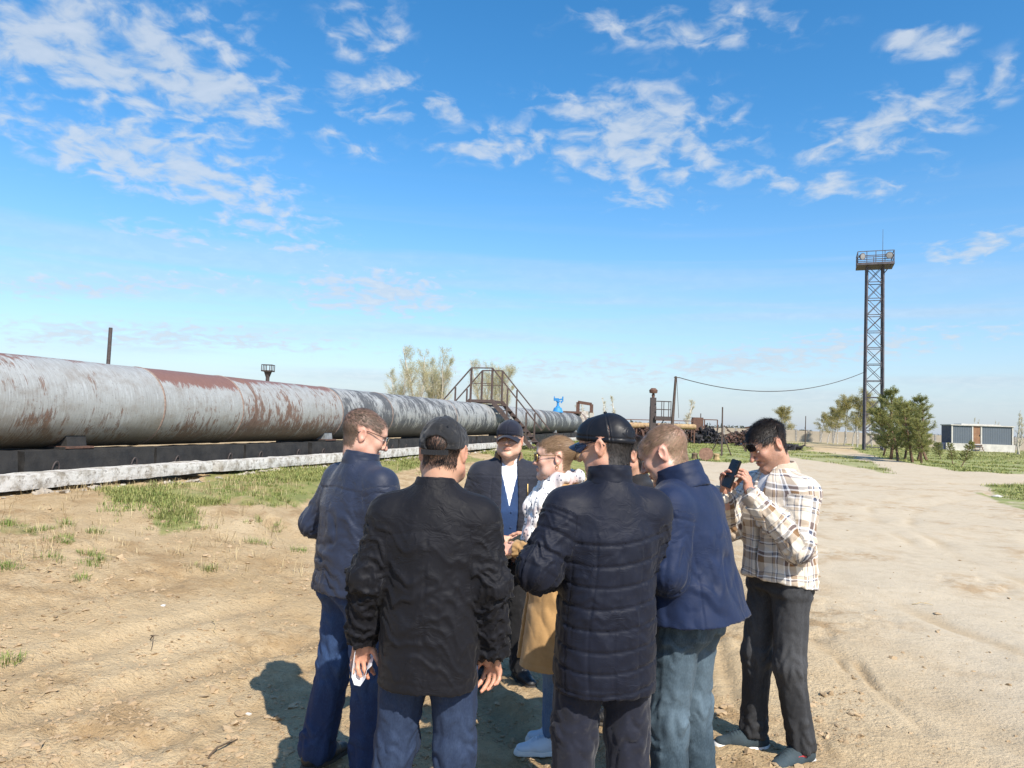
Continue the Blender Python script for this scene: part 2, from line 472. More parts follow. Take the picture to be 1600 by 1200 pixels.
GR = {}
def build_ground():
    ang = np.concatenate([np.linspace(-math.pi, -0.95, 50, endpoint=False), np.linspace(-0.95, 0.95, 440), np.linspace(0.95, math.pi, 51)[1:]])[:-1]
    r = [0.5]
    while r[-1] < 3000: r.append(r[-1] * (1.0108 if r[-1] < 9 else 1.013 if r[-1] < 130 else 1.09))
    r = np.array(r)
    A, Rr = np.meshgrid(ang, r, indexing='ij'); na, nr = A.shape
    x = (np.sin(A) * Rr).ravel().astype(np.float32); y = (np.cos(A) * Rr).ravel().astype(np.float32)
    z = terrain(x, y); R = Rr.ravel()
    near = sstep(60, 12, R)
    P = np.stack([x, y, x * 0], 1)
    full = (x, y, R); nearset = np.flatnonzero(R < 62)          # only the near ground carries fine relief
    relief = 0.05 * fbm(P * 0.35, 1, 3) * sstep(200, 40, R)
    x, y, R, P, near = x[nearset], y[nearset], R[nearset], P[nearset], near[nearset]
    rel = 0
    onroad = sstep(0.9, 3.5, x - 0.10 * y)
    rel += near * 0.028 * fbm(P * 1.6, 2, 3) * (1 - 0.7 * onroad)
    # churned, trodden sand
    churn = sstep(-0.15, 0.35, fbm(P * 0.55, 9, 2) + 0.25 * (x < 0.6))
    rel += near * churn * (0.030 * np.abs(fbm(P * 6.0, 4, 3)) + 0.016 * fbm(P * 17, 6, 2) * sstep(14, 5, R))
    foot = pnoise(P * 3.3, 12); rel -= near * churn * 0.028 * sstep(0.22, 0.42, foot)
    # wheel ruts that sweep round to the right
    def rut(cx, cy, rad, w, dep, a0=-9, a1=9):
        dx, dy = x - cx, y - cy; dd = np.sqrt(dx * dx + dy * dy) - rad + 0.14 * fbm(P * 0.9, 20, 3)
        aa = np.arctan2(dy, dx); m = (aa > a0) & (aa < a1)
        return m * (-dep * np.exp(-(dd / w) ** 2) + 0.45 * dep * (np.exp(-((dd - 2 * w) / w) ** 2) + np.exp(-((dd + 2 * w) / w) ** 2))) * np.clip(0.6 + 1.5 * pnoise(P * 0.8, 22), 0, 1.6)
    ruts = rut(22, 8, 19.6, 0.15, 0.028) + rut(22, 8, 18.0, 0.15, 0.028) + rut(22.5, 7, 16.4, 0.13, 0.022) + rut(21, 9, 14.9, 0.13, 0.020) + rut(-16, -2, 18.0, 0.10, 0.05) + rut(-16, -2, 17.2, 0.10, 0.045)
    for px0, py0, px1, py1, w, dep in ((1340, 1035, 1365, 1075, 0.03, 0.03), (1365, 1075, 1450, 1150, 0.04, 0.018), (1308, 1030, 1320, 1050, 0.022, 0.025), (1120, 1000, 1150, 1110, 0.04, 0.02), (-60, 1140, 470, 1000, 0.09, 0.035), (-60, 1060, 420, 940, 0.09, 0.03), (40, 1210, 480, 1075, 0.08, 0.025), (-40, 960, 330, 900, 0.10, 0.025)):
        a = np.array(px_ground(px0, py0)); b = np.array(px_ground(px1, py1)); ba = b - a
        t = np.clip(((x - a[0]) * ba[0] + (y - a[1]) * ba[1]) / (ba @ ba), 0, 1); dd = np.hypot(x - a[0] - t * ba[0], y - a[1] - t * ba[1])
        ruts += -dep * np.exp(-(dd / w) ** 2) + 0.4 * dep * np.exp(-((dd - 2 * w) / w) ** 2)
    rel += ruts * sstep(60, 20, R) * (1.0 - 0.35 * onroad)
    g = green(x, y); gn = g
    rel += near * 0.03 * g * np.abs(fbm(P * 4, 30, 2))
    flat = np.exp(-((x - 0.3) ** 2 / 1.6 + (y - 3.5) ** 2 / 1.4)); rel *= (1 - 0.55 * np.clip(flat, 0, 1))
    rutmark = np.zeros(len(full[0]), np.float32); rutmark[nearset] = np.clip(-ruts * 22, -0.6, 1) * sstep(60, 20, R)
    relief[nearset] += rel; nn = nearset; x, y, R = full
    z = z + relief; gg = np.zeros(len(x), np.float32); gg[nn] = gn; o_ = np.flatnonzero((R >= 62) & (R < 140) & (y > 0)); gg[o_] = green(x[o_], y[o_]); g = gg; t_ = np.zeros(len(x), np.float32); t_[nn] = churn * near; damp = t_
    i, j = np.meshgrid(np.arange(na), np.arange(nr - 1), indexing='ij'); i2 = (i + 1) % na
    Q = np.stack([i * nr + j, i2 * nr + j, i2 * nr + j + 1, i * nr + j + 1], -1).reshape(-1, 4)[:, ::-1]
    V = np.stack([x, y, z], 1)
    V = np.concatenate([V, [[0, 0, 0]]]); c = len(V) - 1
    T = np.stack([np.arange(na) * nr, np.full(na, c), ((np.arange(na) + 1) % na) * nr], 1)[:, ::-1]
    s, d = pipe_sd(x, y)
    road = np.clip(sstep(0.9, 3.5, x - 0.10 * y) * sstep(80, 55, R), 0, 1)        # packed pale track
    GR['ang'] = ang; GR['r'] = r; GR['z'] = z.reshape(na, nr)
    z1 = lambda a: np.concatenate([a, [0]])
    return mesh_np('ground', V, [Q, T], True, {'green': z1(g), 'road': z1(road), 'damp': z1(damp), 'far': z1(sstep(70, 150, R)), 'rut': z1(rutmark)})

def ground_mat():
    def f(nt, b):
        at = lambda n: nd(nt, 'ShaderNodeAttribute', attribute_name=n).outputs['Fac']
        co = nd(nt, 'ShaderNodeNewGeometry').outputs['Position']
        n1, n2, n3 = noise(nt, co, 0.7, 6.0, 0.6), noise(nt, co, 5.0, 6.0, 0.65), noise(nt, co, 45.0, 5.0, 0.7)
        c = mix(nt, maprange(nt, n1, 0.35, 0.65), (0.42, 0.30, 0.162), (0.565, 0.435, 0.265))
        c = mix(nt, at('road'), c, mix(nt, maprange(nt, n2, 0.3, 0.7), (0.43, 0.355, 0.25), (0.52, 0.445, 0.33)))
        dmp = fmath(nt, 'MULTIPLY', maprange(nt, noise(nt, co, 2.1, 7.0, 0.7), 0.46, 0.60), at('damp'))
        c = mix(nt, fmath(nt, 'MULTIPLY', dmp, 0.72), c, (0.32, 0.205, 0.098))
        c = mix(nt, fmath(nt, 'MULTIPLY', maprange(nt, n2, 0.54, 0.74, 0.0, 0.45), maprange(nt, at('road'), 0.0, 1.0, 1.0, 0.5)), c, (0.38, 0.265, 0.145))
        c = mix(nt, fmath(nt, 'MULTIPLY', maprange(nt, n3, 0.54, 0.70, 0.0, 0.65), maprange(nt, at('road'), 0.0, 1.0, 1.0, 0.3)), c, (0.24, 0.165, 0.085))
        c = mix(nt, maprange(nt, n3, 0.40, 0.25, 0.0, 0.4), c, (0.66, 0.56, 0.42))
        gm = fmath(nt, 'MULTIPLY', at('green'), maprange(nt, noise(nt, co, 1.4, 6.0, 0.65), 0.30, 0.50))
        gc = mix(nt, maprange(nt, noise(nt, co, 3.0, 5.0), 0.35, 0.65), (0.12, 0.175, 0.035), (0.25, 0.27, 0.075))
        c = mix(nt, fmath(nt, 'MULTIPLY', gm, 0.92), c, gc)
        c = mix(nt, fmath(nt, 'MULTIPLY', maprange(nt, at('rut'), 0.05, 0.8), 0.62), c, (0.37, 0.27, 0.155))
        straw = mix(nt, maprange(nt, noise(nt, co, 0.09, 5.0), 0.35, 0.65), (0.36, 0.30, 0.19), (0.25, 0.24, 0.12))
        c = mix(nt, at('far'), c, straw)
        setin(nt, b, 'Base Color', c)
        v = nd(nt, 'ShaderNodeTexVoronoi', {'Vector': co, 'Scale': 60.0}).outputs['Distance']
        h = fmath(nt, 'ADD', fmath(nt, 'MULTIPLY', n3, 0.6), fmath(nt, 'MULTIPLY', noise(nt, co, 14.0, 6.0, 0.7), 1.3))
        h = fmath(nt, 'ADD', h, fmath(nt, 'MULTIPLY', v, 0.15))
        h = fmath(nt, 'MULTIPLY', h, maprange(nt, at('road'), 0.0, 1.0, 1.0, 0.35))
        bump(nt, b, h, 0.95, 0.030)
        b.inputs['Specular IOR Level'].default_value = 0.2
    return material('sandy_soil', f, 0.95)
GROUND = ob('ground', build_ground(), ground_mat(), kind='structure')
def gza(x, y):
    """height of the built ground"""
    x, y = np.atleast_1d(np.asarray(x, float)), np.atleast_1d(np.asarray(y, float))
    a, R = np.arctan2(x, y), np.hypot(x, y)
    i = np.clip(np.searchsorted(GR['ang'], a) - 1, 0, len(GR['ang']) - 2); j = np.clip(np.searchsorted(GR['r'], R) - 1, 0, len(GR['r']) - 2)
    u = np.clip((a - GR['ang'][i]) / (GR['ang'][i + 1] - GR['ang'][i]), 0, 1); v = np.clip((R - GR['r'][j]) / (GR['r'][j + 1] - GR['r'][j]), 0, 1); Z = GR['z']
    return (Z[i, j] * (1 - u) + Z[i + 1, j] * u) * (1 - v) + (Z[i, j + 1] * (1 - u) + Z[i + 1, j + 1] * u) * v
def gz(x, y): return float(gza(x, y)[0])
# ------------------------------------------------------------------ grass, clods, litter on the ground
def grass_mat(name, c1, c2):
    def f(nt, b):
        t = nd(nt, 'ShaderNodeAttribute', attribute_name='tone').outputs['Fac']
        setin(nt, b, 'Base Color', mix(nt, t, c1, c2))
        b.inputs['Specular IOR Level'].default_value = 0.25
    return material(name, f, 0.7)
GRASS = grass_mat('spring_grass', (0.075, 0.145, 0.025), (0.27, 0.30, 0.085))
MEADOW = grass_mat('meadow_grass', (0.105, 0.150, 0.035), (0.34, 0.325, 0.115))
DRY = grass_mat('dry_stalks', (0.30, 0.22, 0.11), (0.52, 0.42, 0.24))

def blades(name, pts, per, length, width, spread, mat, label, cat, seed, lean=0.5):
    """pts (n,3): tufts of narrow blades, one mesh"""
    r = np.random.default_rng(seed); pts = np.repeat(np.asarray(pts, np.float32), per, 0); n = len(pts)
    L = np.repeat(np.asarray(length, np.float32) * np.ones(n // per, np.float32), per) * r.uniform(0.45, 1.15, n)
    W = np.repeat(np.asarray(width, np.float32) * np.ones(n // per, np.float32), per) * r.uniform(0.7, 1.2, n)
    S = np.repeat(np.asarray(spread, np.float32) * np.ones(n // per, np.float32), per)
    a = r.uniform(0, 2 * math.pi, n); rad = S * np.sqrt(r.uniform(0, 1, n))
    b = pts + np.stack([np.cos(a) * rad, np.sin(a) * rad, np.full(n, -0.005)], 1)
    a2 = a + r.normal(0, 0.8, n); ln = lean * r.uniform(0.2, 1.3, n)
    d = np.stack([np.cos(a2), np.sin(a2), a2 * 0], 1); sd = np.stack([-np.sin(a2), np.cos(a2), a2 * 0], 1) * W[:, None] / 2
    up = np.array((0, 0, 1.0))
    m = b + (up * 0.6 + d * (0.3 * ln)[:, None]) * L[:, None]; t = b + (up * (1 - 0.35 * ln)[:, None] + d * ln[:, None]) * L[:, None]
    V = np.stack([b - sd, b + sd, m - sd * 0.75, m + sd * 0.75, t], 1).reshape(-1, 3).astype(np.float32)
    i = (np.arange(n) * 5)[:, None]
    tone = np.repeat(r.uniform(0, 1, n), 5)
    return ob(name, mesh_np(name, V, [i + np.array([[0, 1, 3, 2]]), i + np.array([[2, 3, 4]])], True, {'tone': tone}), mat, label=label, cat=cat, kind='stuff')

r = np.random.default_rng(3)
NEAR = [(205, 788, 45, 12), (235, 800, 40, 10), (260, 790, 35, 9), (180, 792, 25, 6), (285, 822, 28, 7), (270, 818, 22, 7), (300, 825, 18, 5), (15, 820, 22, 6), (45, 828, 18, 6), (92, 822, 20, 5), (95, 848, 14, 4), (145, 880, 20, 6), (140, 866, 12, 4), (125, 908, 12, 3), (88, 876, 14, 3), (12, 893, 16, 5), (322, 892, 12, 4), (400, 848, 14, 4), (430, 824, 14, 4), (395, 817, 12, 3), (470, 860, 10, 4), (8, 1028, 12, 4), (370, 772, 40, 9), (400, 770, 45, 9), (440, 785, 30, 8), (385, 760, 40, 8), (340, 768, 30, 7), (150, 832, 12, 3), (100, 855, 10, 3), (425, 760, 40, 9), (455, 770, 35, 8), (620, 728, 50, 6), (660, 725, 60, 6), (720, 722, 40, 5)]
P = []; L = []; W = []; S = []
for px, py, rad, n in NEAR:
    for _ in range(n * 2):
        x, y = px_ground(px + r.normal(0, rad * 0.6), py + r.normal(0, rad * 0.16)); dist = math.hypot(x, y)
        P.append((x, y, gz(x, y))); L.append(r.uniform(0.035, 0.10)); W.append(max(0.004, dist * 0.0005)); S.append(r.uniform(0.03, 0.09))
blades('grass', P, 14, L, W, S, GRASS, 'bright green grass tufts on the sand below the pipeline', 'grass', 5, 0.95)
blades('grass', P[::2], 4, L[::2], W[::2], [s_ * 2.0 for s_ in S[::2]], DRY, 'dry stalks mixed into the green tufts on the sand', 'grass', 15, 1.2)
# meadow and verge, denser where it is nearer
P = []; L = []; W = []; S = []
tries = 0
while len(P) < 13000 and tries < 90000:
    k = 1500; tries += k
    px, py = r.uniform(0, 1640, k), 690 + 125 * r.uniform(0, 1, k) ** 2.0
    xy = np.array([px_ground(a, b) for a, b in zip(px[:1500], py[:1500])], np.float32)
    g = green(xy[:, 0], xy[:, 1]); keep = (r.uniform(0, 1, len(g)) < g) & (np.hypot(xy[:, 0], xy[:, 1]) > 9) & (xy[:, 1] < 110) & (xy[:, 1] > 0)
    cl = pnoise(np.stack([xy[:, 0] * 0.5, xy[:, 1] * 0.25, xy[:, 0] * 0], 1), 77) > (0.02 + 0.0 * xy[:, 0])
    sel = xy[keep & cl]; zs_ = gza(sel[:, 0], sel[:, 1])
    for (x, y), zg in zip(sel, zs_):
        dist = math.hypot(x, y); P.append((x, y, zg)); L.append(r.uniform(0.03, 0.11) if dist < 30 else r.uniform(0.06, 0.18)); W.append(max(0.005, dist * 0.0006)); S.append(0.05 + dist * 0.006)
blades('grass', P, 7, L, W, S, MEADOW, 'short spring grass of the meadow and verges beyond the sandy track', 'grass', 6, 0.95)
P = []; L = []; W = []; S = []
for _ in range(500):
    px, py = r.choice(((r.uniform(0, 470), r.normal(764, 6)), (r.uniform(380, 740), r.normal(728, 6)), (r.uniform(0, 470), r.uniform(780, 900))), p=(0.45, 0.3, 0.25))
    x, y = px_ground(px, py); P.append((x, y, gz(x, y))); L.append(r.uniform(0.06, 0.22)); W.append(0.005); S.append(0.08)
blades('grass', P, 5, L, W, S, DRY, 'dry straw-coloured stalks along the foot of the concrete beam', 'grass', 8, 1.1)

# clods and pebbles of dried soil
def clods(name, n, seed, label, pick, size):
    r = np.random.default_rng(seed)
    base = np.array([(1, 0, 0), (-1, 0, 0), (0, 1, 0), (0, -1, 0), (0, 0, 1), (0, 0, -0.6)], np.float32)
    tri = np.array([(0, 2, 4), (2, 1, 4), (1, 3, 4), (3, 0, 4), (2, 0, 5), (1, 2, 5), (3, 1, 5), (0, 3, 5)])
    sub_v = [tuple(v) for v in base]; sub_t = []; cache = {}
    def mid(a, b):
        k = (min(a, b), max(a, b))
        if k not in cache:
            m = (np.array(sub_v[a]) + np.array(sub_v[b])); m /= np.linalg.norm(m); cache[k] = len(sub_v); sub_v.append(tuple(m))
        return cache[k]
    for a, b, c in tri:
        ab, bc, ca = mid(a, b), mid(b, c), mid(c, a); sub_t += [(a, ab, ca), (ab, b, bc), (ca, bc, c), (ab, bc, ca)]
    SV = np.array(sub_v, np.float32); ST = np.array(sub_t)
    V = []; T = []; XY = []
    k = 0
    while k < n:
        x, y = pick(r); s = size(r)
        M = np.array(Matrix.Rotation(r.uniform(0, 6.28), 3, 'Z') @ Matrix.Rotation(r.uniform(-0.6, 0.6), 3, 'X'))
        v = SV * (1 + 0.28 * r.normal(0, 1, (len(SV), 1))) * np.array((s * r.uniform(0.7, 1.5), s, s * r.uniform(0.35, 0.7)))
        V.append(v @ M.T + np.array((x, y, s * 0.15))); XY.append((x, y)); T.append(ST + k * len(SV)); k += 1
    XY = np.array(XY); zz = gza(XY[:, 0], XY[:, 1])
    for v, z_ in zip(V, zz): v[:, 2] += z_
    return ob(name, mesh_np(name, np.concatenate(V).astype(np.float32), np.concatenate(T), False), CLOD, label=label, cat='soil', kind='stuff')
CLOD = plain('clod_soil', (0.45, 0.33, 0.20), 0.95, 0.0, 3.0, col2=(0.24, 0.165, 0.09))
def pick_near(r):
    while True:
        px, py = r.uniform(-60, 1660), 790 + 420 * r.uniform(0, 1)
        if px < 1000 or r.uniform() < 0.10 or (px < 1350 and py > 1080): 
            if math.sin(px / 47.0 + 2 * math.sin(py / 31.0)) + math.sin(px / 21.0 - py / 17.0) * 0.7 > -0.2 or r.uniform() < 0.2: return px_ground(px, py)
clods('clods', 6200, 12, 'crumbled clods of dry soil strewn over the sand', pick_near, lambda r: float(np.clip(r.lognormal(math.log(0.0065), 0.6), 0.003, 0.034)))

TWIG = plain('twig_wood', (0.10, 0.07, 0.045), 0.9, 0.3, 20)
STRAW = plain('dry_stem', (0.48, 0.37, 0.20), 0.9, 0.2, 20)
def twig(a, b, rad, mat, label, arch=0.02):
    A = Vector((*px_ground(*a), 0)); B = Vector((*px_ground(*b), 0)); pts = []
    rr = random.Random(int(a[0]))
    for t in np.linspace(0, 1, 7):
        p = A.lerp(B, t); p.x += rr.uniform(-1, 1) * 0.012; p.y += rr.uniform(-1, 1) * 0.02; p.z = gz(p.x, p.y) + rad * 0.8 + arch * math.sin(t * math.pi); pts.append(p - A)
    m = MB().tube(pts, [rad * (1 - 0.5 * t) for t in np.linspace(0, 1, 7)], 6)
    m.tube([pts[3], pts[3] + (pts[4] - pts[3]) * 0.8 + Vector((0.03, 0.02, 0.015))], [rad * 0.6, rad * 0.25], 5)
    m.build('twig', mat, smooth=True, loc=A, label=label, cat='twig')
twig((322, 1178), (372, 1150), 0.006, TWIG, 'dark thin twig lying on the sand near the lower edge')
twig((234, 995), (238, 1010), 0.004, TWIG, 'short dark twig sticking up from churned sand', 0.05)
twig((150, 866), (200, 880), 0.004, STRAW, 'pale dry stem beside a green grass tuft')
twig((330, 970), (338, 988), 0.004, STRAW, 'short pale straw on churned sand')
twig((1425, 940), (1460, 945), 0.004, STRAW, 'thin pale stem on the packed track')
WHITE_BIT = plain('pale_chip', (0.55, 0.52, 0.47), 0.9, 0.2)
def chip(px, py, s, label):
    x, y = px_ground(px, py); rr = random.Random(int(px))
    m = MB(); n = 7
    top = [(s * rr.uniform(0.6, 1.2) * math.cos(k * 6.283 / n), s * rr.uniform(0.5, 1) * math.sin(k * 6.283 / n), s * rr.uniform(0.05, 0.2)) for k in range(n)]
    m.add(top + [(a * 0.9, b * 0.9, -0.01) for a, b, c in top] + [(0, 0, s * 0.4)], [(k, (k + 1) % n, 2 * n) for k in range(n)] + [((k + 1) % n, k, n + k, n + (k + 1) % n) for k in range(n)])
    m.build('stone_chip', WHITE_BIT, loc=(x, y, gz(x, y)), label=label, cat='stone')
chip(255, 948, 0.028, 'pale flat stone chip on churned sand'); chip(388, 1098, 0.022, 'pale chip beside the shadow of the man in blue jeans')
chip(1558, 776, 0.16, 'white lump of rubble in the grass island by the track')
# ------------------------------------------------------------------ the pipeline and what carries it
PIPE_R = 0.655; PIPE_Z = 1.715
def along(s, d=0.0, z=0.0):
    return Vector((P0[0] + PU[0] * s + PN[0] * d, P0[1] + PU[1] * s + PN[1] * d, z))
PIPE_ROT = math.atan2(PU[0], PU[1])          # local +Y runs along the pipe after -PIPE_ROT about z
PM = Matrix.Rotation(-PIPE_ROT, 4, 'Z')

def pipe_mat(name, chip, under, rusttop, seed, dirt=0.6):  # dirt: strength of the underside grime and painted shade
    def f(nt, b):
        pc = nd(nt, 'ShaderNodeAttribute', attribute_name='pc').outputs['Vector']      # (length, round, height -1..1)
        hz = nd(nt, 'ShaderNodeSeparateXYZ', {'Vector': pc}).outputs['Z']
        off = vmath(nt, 'ADD', pc, (seed * 3.7, seed * 1.3, 0.0))
        sc = lambda a, c: nd(nt, 'ShaderNodeMapping', {'Vector': off, 'Scale': (a, c, 0.0)}).outputs[0]
        streak = nd(nt, 'ShaderNodeTexNoise', {'Vector': sc(6.0, 3.0), 'Scale': 1.0, 'Detail': 8.0, 'Roughness': 0.68, 'Distortion': 0.35}).outputs['Fac']
        fine = nd(nt, 'ShaderNodeTexNoise', {'Vector': sc(26.0, 7.0), 'Scale': 1.0, 'Detail': 5.0, 'Roughness': 0.7}).outputs['Fac']
        big = noise(nt, sc(0.8, 0.7), 1.0, 4.0)
        hair = nd(nt, 'ShaderNodeTexNoise', {'Vector': sc(48.0, 2.2), 'Scale': 1.0, 'Detail': 6.0, 'Roughness': 0.75}).outputs['Fac']
        band = noise(nt, sc(1.6, 0.12), 1.0, 2.0)
        k = fmath(nt, 'ADD', fmath(nt, 'MULTIPLY', streak, 1.5), fmath(nt, 'ADD', fmath(nt, 'MULTIPLY', fine, 1.0), fmath(nt, 'MULTIPLY', fmath(nt, 'SUBTRACT', hair, 0.5), 0.8)))
        k = fmath(nt, 'ADD', k, fmath(nt, 'MULTIPLY', big, 0.9))
        k = fmath(nt, 'ADD', k, fmath(nt, 'MULTIPLY', band, 1.1))
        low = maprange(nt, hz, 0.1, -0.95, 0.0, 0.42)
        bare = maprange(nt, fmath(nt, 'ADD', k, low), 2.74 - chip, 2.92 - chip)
        paint = mix(nt, big, (0.25, 0.255, 0.245), (0.375, 0.39, 0.385))
        paint = mix(nt, maprange(nt, hair, 0.52, 0.66, 0.0, 0.6), paint, (0.19, 0.18, 0.17))
        paint = mix(nt, maprange(nt, hair, 0.45, 0.34, 0.0, 0.5), paint, (0.56, 0.60, 0.62))
        paint = mix(nt, maprange(nt, fine, 0.45, 0.75, 0.0, 0.5), paint, (0.22, 0.215, 0.205))
        paint = mix(nt, maprange(nt, noise(nt, sc(3.2, 3.6), 1.0, 6.0, 0.65), 0.50, 0.66, 0.0, 0.55), paint, (0.21, 0.19, 0.165))
        paint = mix(nt, maprange(nt, noise(nt, sc(34.0, 26.0), 1.0, 4.0, 0.7), 0.60, 0.68, 0.0, 0.8), paint, (0.10, 0.085, 0.075))
        paint = mix(nt, maprange(nt, streak, 0.52, 0.70, 0.0, 0.45), paint, (0.20, 0.165, 0.135))
        und = mix(nt, maprange(nt, fine, 0.35, 0.65), under, tuple(min(1, c * 2.1 + 0.01) for c in under))
        c = mix(nt, bare, paint, und)
        topm = maprange(nt, fmath(nt, 'ADD', hz, fmath(nt, 'MULTIPLY', fmath(nt, 'SUBTRACT', k, 2.1), 0.34)), 0.86 - rusttop, 0.93 - rusttop)
        c = mix(nt, topm, c, mix(nt, fine, (0.13, 0.068, 0.053), (0.23, 0.125, 0.098)))
        grime_shade = fmath(nt, 'MULTIPLY', maprange(nt, fmath(nt, 'ADD', hz, fmath(nt, 'MULTIPLY', fmath(nt, 'SUBTRACT', big, 0.5), 0.7)), -0.25, -0.85), dirt)
        c = mix(nt, grime_shade, c, (0.145, 0.115, 0.075))  # brown grime plus painted shade, deepening towards the underside
        setin(nt, b, 'Base Color', c)
        setin(nt, b, 'Roughness', maprange(nt, bare, 0.0, 1.0, 0.55, 0.85))
        bump(nt, b, fmath(nt, 'ADD', fmath(nt, 'MULTIPLY', bare, -0.5), fmath(nt, 'MULTIPLY', fine, 0.3)), 0.45, 0.012)
    return material(name, f, 0.7)
PRIMER = (0.045, 0.048, 0.052); RUSTC = (0.088, 0.054, 0.040)
RUST = plain('rusty_steel', (0.17, 0.085, 0.055), 0.85, 0.0, 14, 0.4, 80, col2=(0.060, 0.036, 0.030))
DARKSTEEL = plain('weathered_dark_steel', (0.055, 0.042, 0.040), 0.75, 0.35, 14, 0.3, 80)

pipe = bpy.data.objects.new('pipeline', None); COL.objects.link(pipe)
pipe.location = along(0, 0, 0); pipe.rotation_euler = (0, 0, -PIPE_ROT)
pipe['label'] = 'long large-bore steel pipeline with peeling pale paint and rust'; pipe['category'] = 'pipeline'
def pipe_section(s0, s1, mat, seed, rad=PIPE_R, zc=PIPE_Z):
    n = max(6, int((s1 - s0) / 0.12)); seg = 72
    S, A = np.meshgrid(np.linspace(s0, s1, n), np.linspace(0, 2 * math.pi, seg, endpoint=False), indexing='ij')
    p = np.stack([S.ravel() * 0.9, np.cos(A).ravel() * 1.5, np.sin(A).ravel() * 1.5 + seed], 1)
    R = rad + 0.006 * fbm(p, seed, 3) + 0.002 * pnoise(p * 5, seed)
    V = np.stack([R * np.cos(A).ravel(), S.ravel(), zc + R * np.sin(A).ravel()], 1)
    i, j = np.meshgrid(np.arange(n - 1), np.arange(seg), indexing='ij'); j2 = (j + 1) % seg
    Q = np.stack([i * seg + j, i * seg + j2, (i + 1) * seg + j2, (i + 1) * seg + j], -1).reshape(-1, 4)
    Aw = (A.ravel() + math.pi / 2) % (2 * math.pi)
    pc = np.stack([S.ravel(), np.abs(Aw - math.pi) * rad, np.sin(A).ravel()], 1)
    o = ob('pipe_section', mesh_np('pipe_section', V, Q[:, ::-1], True, {'pc': pc}), mat, pipe)
    return o
SECT = [(-9, -1.2, 0.26, RUSTC, -0.12), (-1.2, 2.45, 0.25, RUSTC, -0.12), (2.45, 4.55, 0.22, RUSTC, 0.24), (4.55, 8.5, 0.36, RUSTC, -0.02), (8.5, 11.4, 0.66, PRIMER, -0.3), (11.4, 16.8, 0.58, PRIMER, -0.3), (16.8, 24.0, 0.48, PRIMER, -0.3), (24.0, 31.0, 0.46, PRIMER, -0.3), (31.0, 42.4, 0.66, PRIMER, -0.3)]
WELD = plain('weld_bead', (0.22, 0.16, 0.13), 0.8, 0.3, 30, 0.4)
for k, (s0, s1, chip_, und, rt) in enumerate(SECT):
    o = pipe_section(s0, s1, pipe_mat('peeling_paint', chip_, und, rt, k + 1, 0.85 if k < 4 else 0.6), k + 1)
    ring = MB().lathe([(PIPE_R - 0.01, -0.03), (PIPE_R + 0.007, -0.016), (PIPE_R + 0.011, 0), (PIPE_R + 0.007, 0.016), (PIPE_R - 0.01, 0.03)], 64, Matrix.Translation((0, s1, PIPE_Z)) @ Matrix.Rotation(math.radians(90), 4, 'X'))
    ring.build('weld_seam', WELD, o, smooth=True)
# the flanged end and the thicker fitting beyond
OLDWHITE = plain('old_white_paint', (0.62, 0.60, 0.55), 0.8, 0.0, 9, 0.3, col2=(0.34, 0.27, 0.20))
TURN = lambda s: Matrix.Translation((0, s, PIPE_Z)) @ Matrix.Rotation(math.radians(-90), 4, 'X')
MB().lathe([(0.6, -0.10), (0.80, -0.10), (0.80, 0.10), (0.6, 0.10)], 56, TURN(42.6)).build('flange', OLDWHITE, pipe, smooth=True)
MB().lathe([(0.6, 0.0), (0.74, 0.0), (0.76, 0.5), (0.76, 1.3), (0.7, 1.5)], 56, TURN(42.75)).build('coupling', plain('brown_primer', (0.20, 0.15, 0.12), 0.8, 0.3, 9), pipe, smooth=True)
pipe_section(44.2, 50.0, pipe_mat('peeling_paint', 0.15, RUSTC, 0.0, 15), 15, 0.62)
pipe_section(50.0, 92.0, pipe_mat('peeling_paint', 0.45, RUSTC, 0.3, 16), 16, 0.42, 1.45)
MB().box((0, 42.0, PIPE_Z + 0.72), (0.55, 0.5, 0.07)).build('cover_plate', RUST, pipe)
MB().box((0.1, 46.6, PIPE_Z + 0.66), (0.45, 1.2, 0.22)).build('casing', OLDWHITE, pipe)
# inverted-U vent over the fitting
vm = MB(); vm.bar((-0.25, 45.4, 1.9), (-0.25, 45.4, 3.25), 0.22); vm.bar((-0.25, 45.4, 3.25), (0.75, 45.4, 3.12), 0.22); vm.bar((0.75, 45.4, 3.12), (0.75, 45.4, 2.5), 0.22)
vm.build('vent_frame', RUST, None, loc=along(0), rot=(0, 0, -PIPE_ROT), label='rusty inverted-U frame standing over the pipe fitting', cat='frame')

# blue valve on top of the pipe
BLUE = plain('bright_blue_paint', (0.030, 0.22, 0.50), 0.6, 0.15, 9, 0.2)
vl = bpy.data.objects.new('valve', None); COL.objects.link(vl); vl.location = along(36.6, 0.1, PIPE_Z + PIPE_R - 0.05); vl.rotation_euler = (0, 0, -PIPE_ROT)
vl.scale = (0.8, 0.8, 0.85); vl['label'] = 'bright blue gear-driven valve on top of the pipeline'; vl['category'] = 'valve'
MB().lathe([(0.42, 0.0), (0.42, 0.06), (0.38, 0.10), (0.30, 0.32), (0.16, 0.40), (0.14, 0.48)], 24).build('bonnet', BLUE, vl, smooth=True)
MB().lathe([(0.10, 0.46), (0.10, 0.75), (0.16, 0.78), (0.16, 0.84), (0.10, 0.86)], 16).build('yoke', BLUE, vl, smooth=True)
m = MB(); m.box((-0.12, 0, 0.93), (0.16, 0.13, 0.10)); m.bar((-0.1, 0, 0.90), (0.36, 0, 0.98), 0.10); m.bar((0.36, 0, 0.78), (0.36, 0, 1.16), 0.09); m.box((0.26, 0, 0.76), (0.05, 0.05, 0.08)); m.build('gearbox', BLUE, vl)
m = MB(); m.tube([(-0.30, 0.16 * math.cos(t), 1.0 + 0.16 * math.sin(t)) for t in np.linspace(0, 6.283, 18)], 0.02, 6)
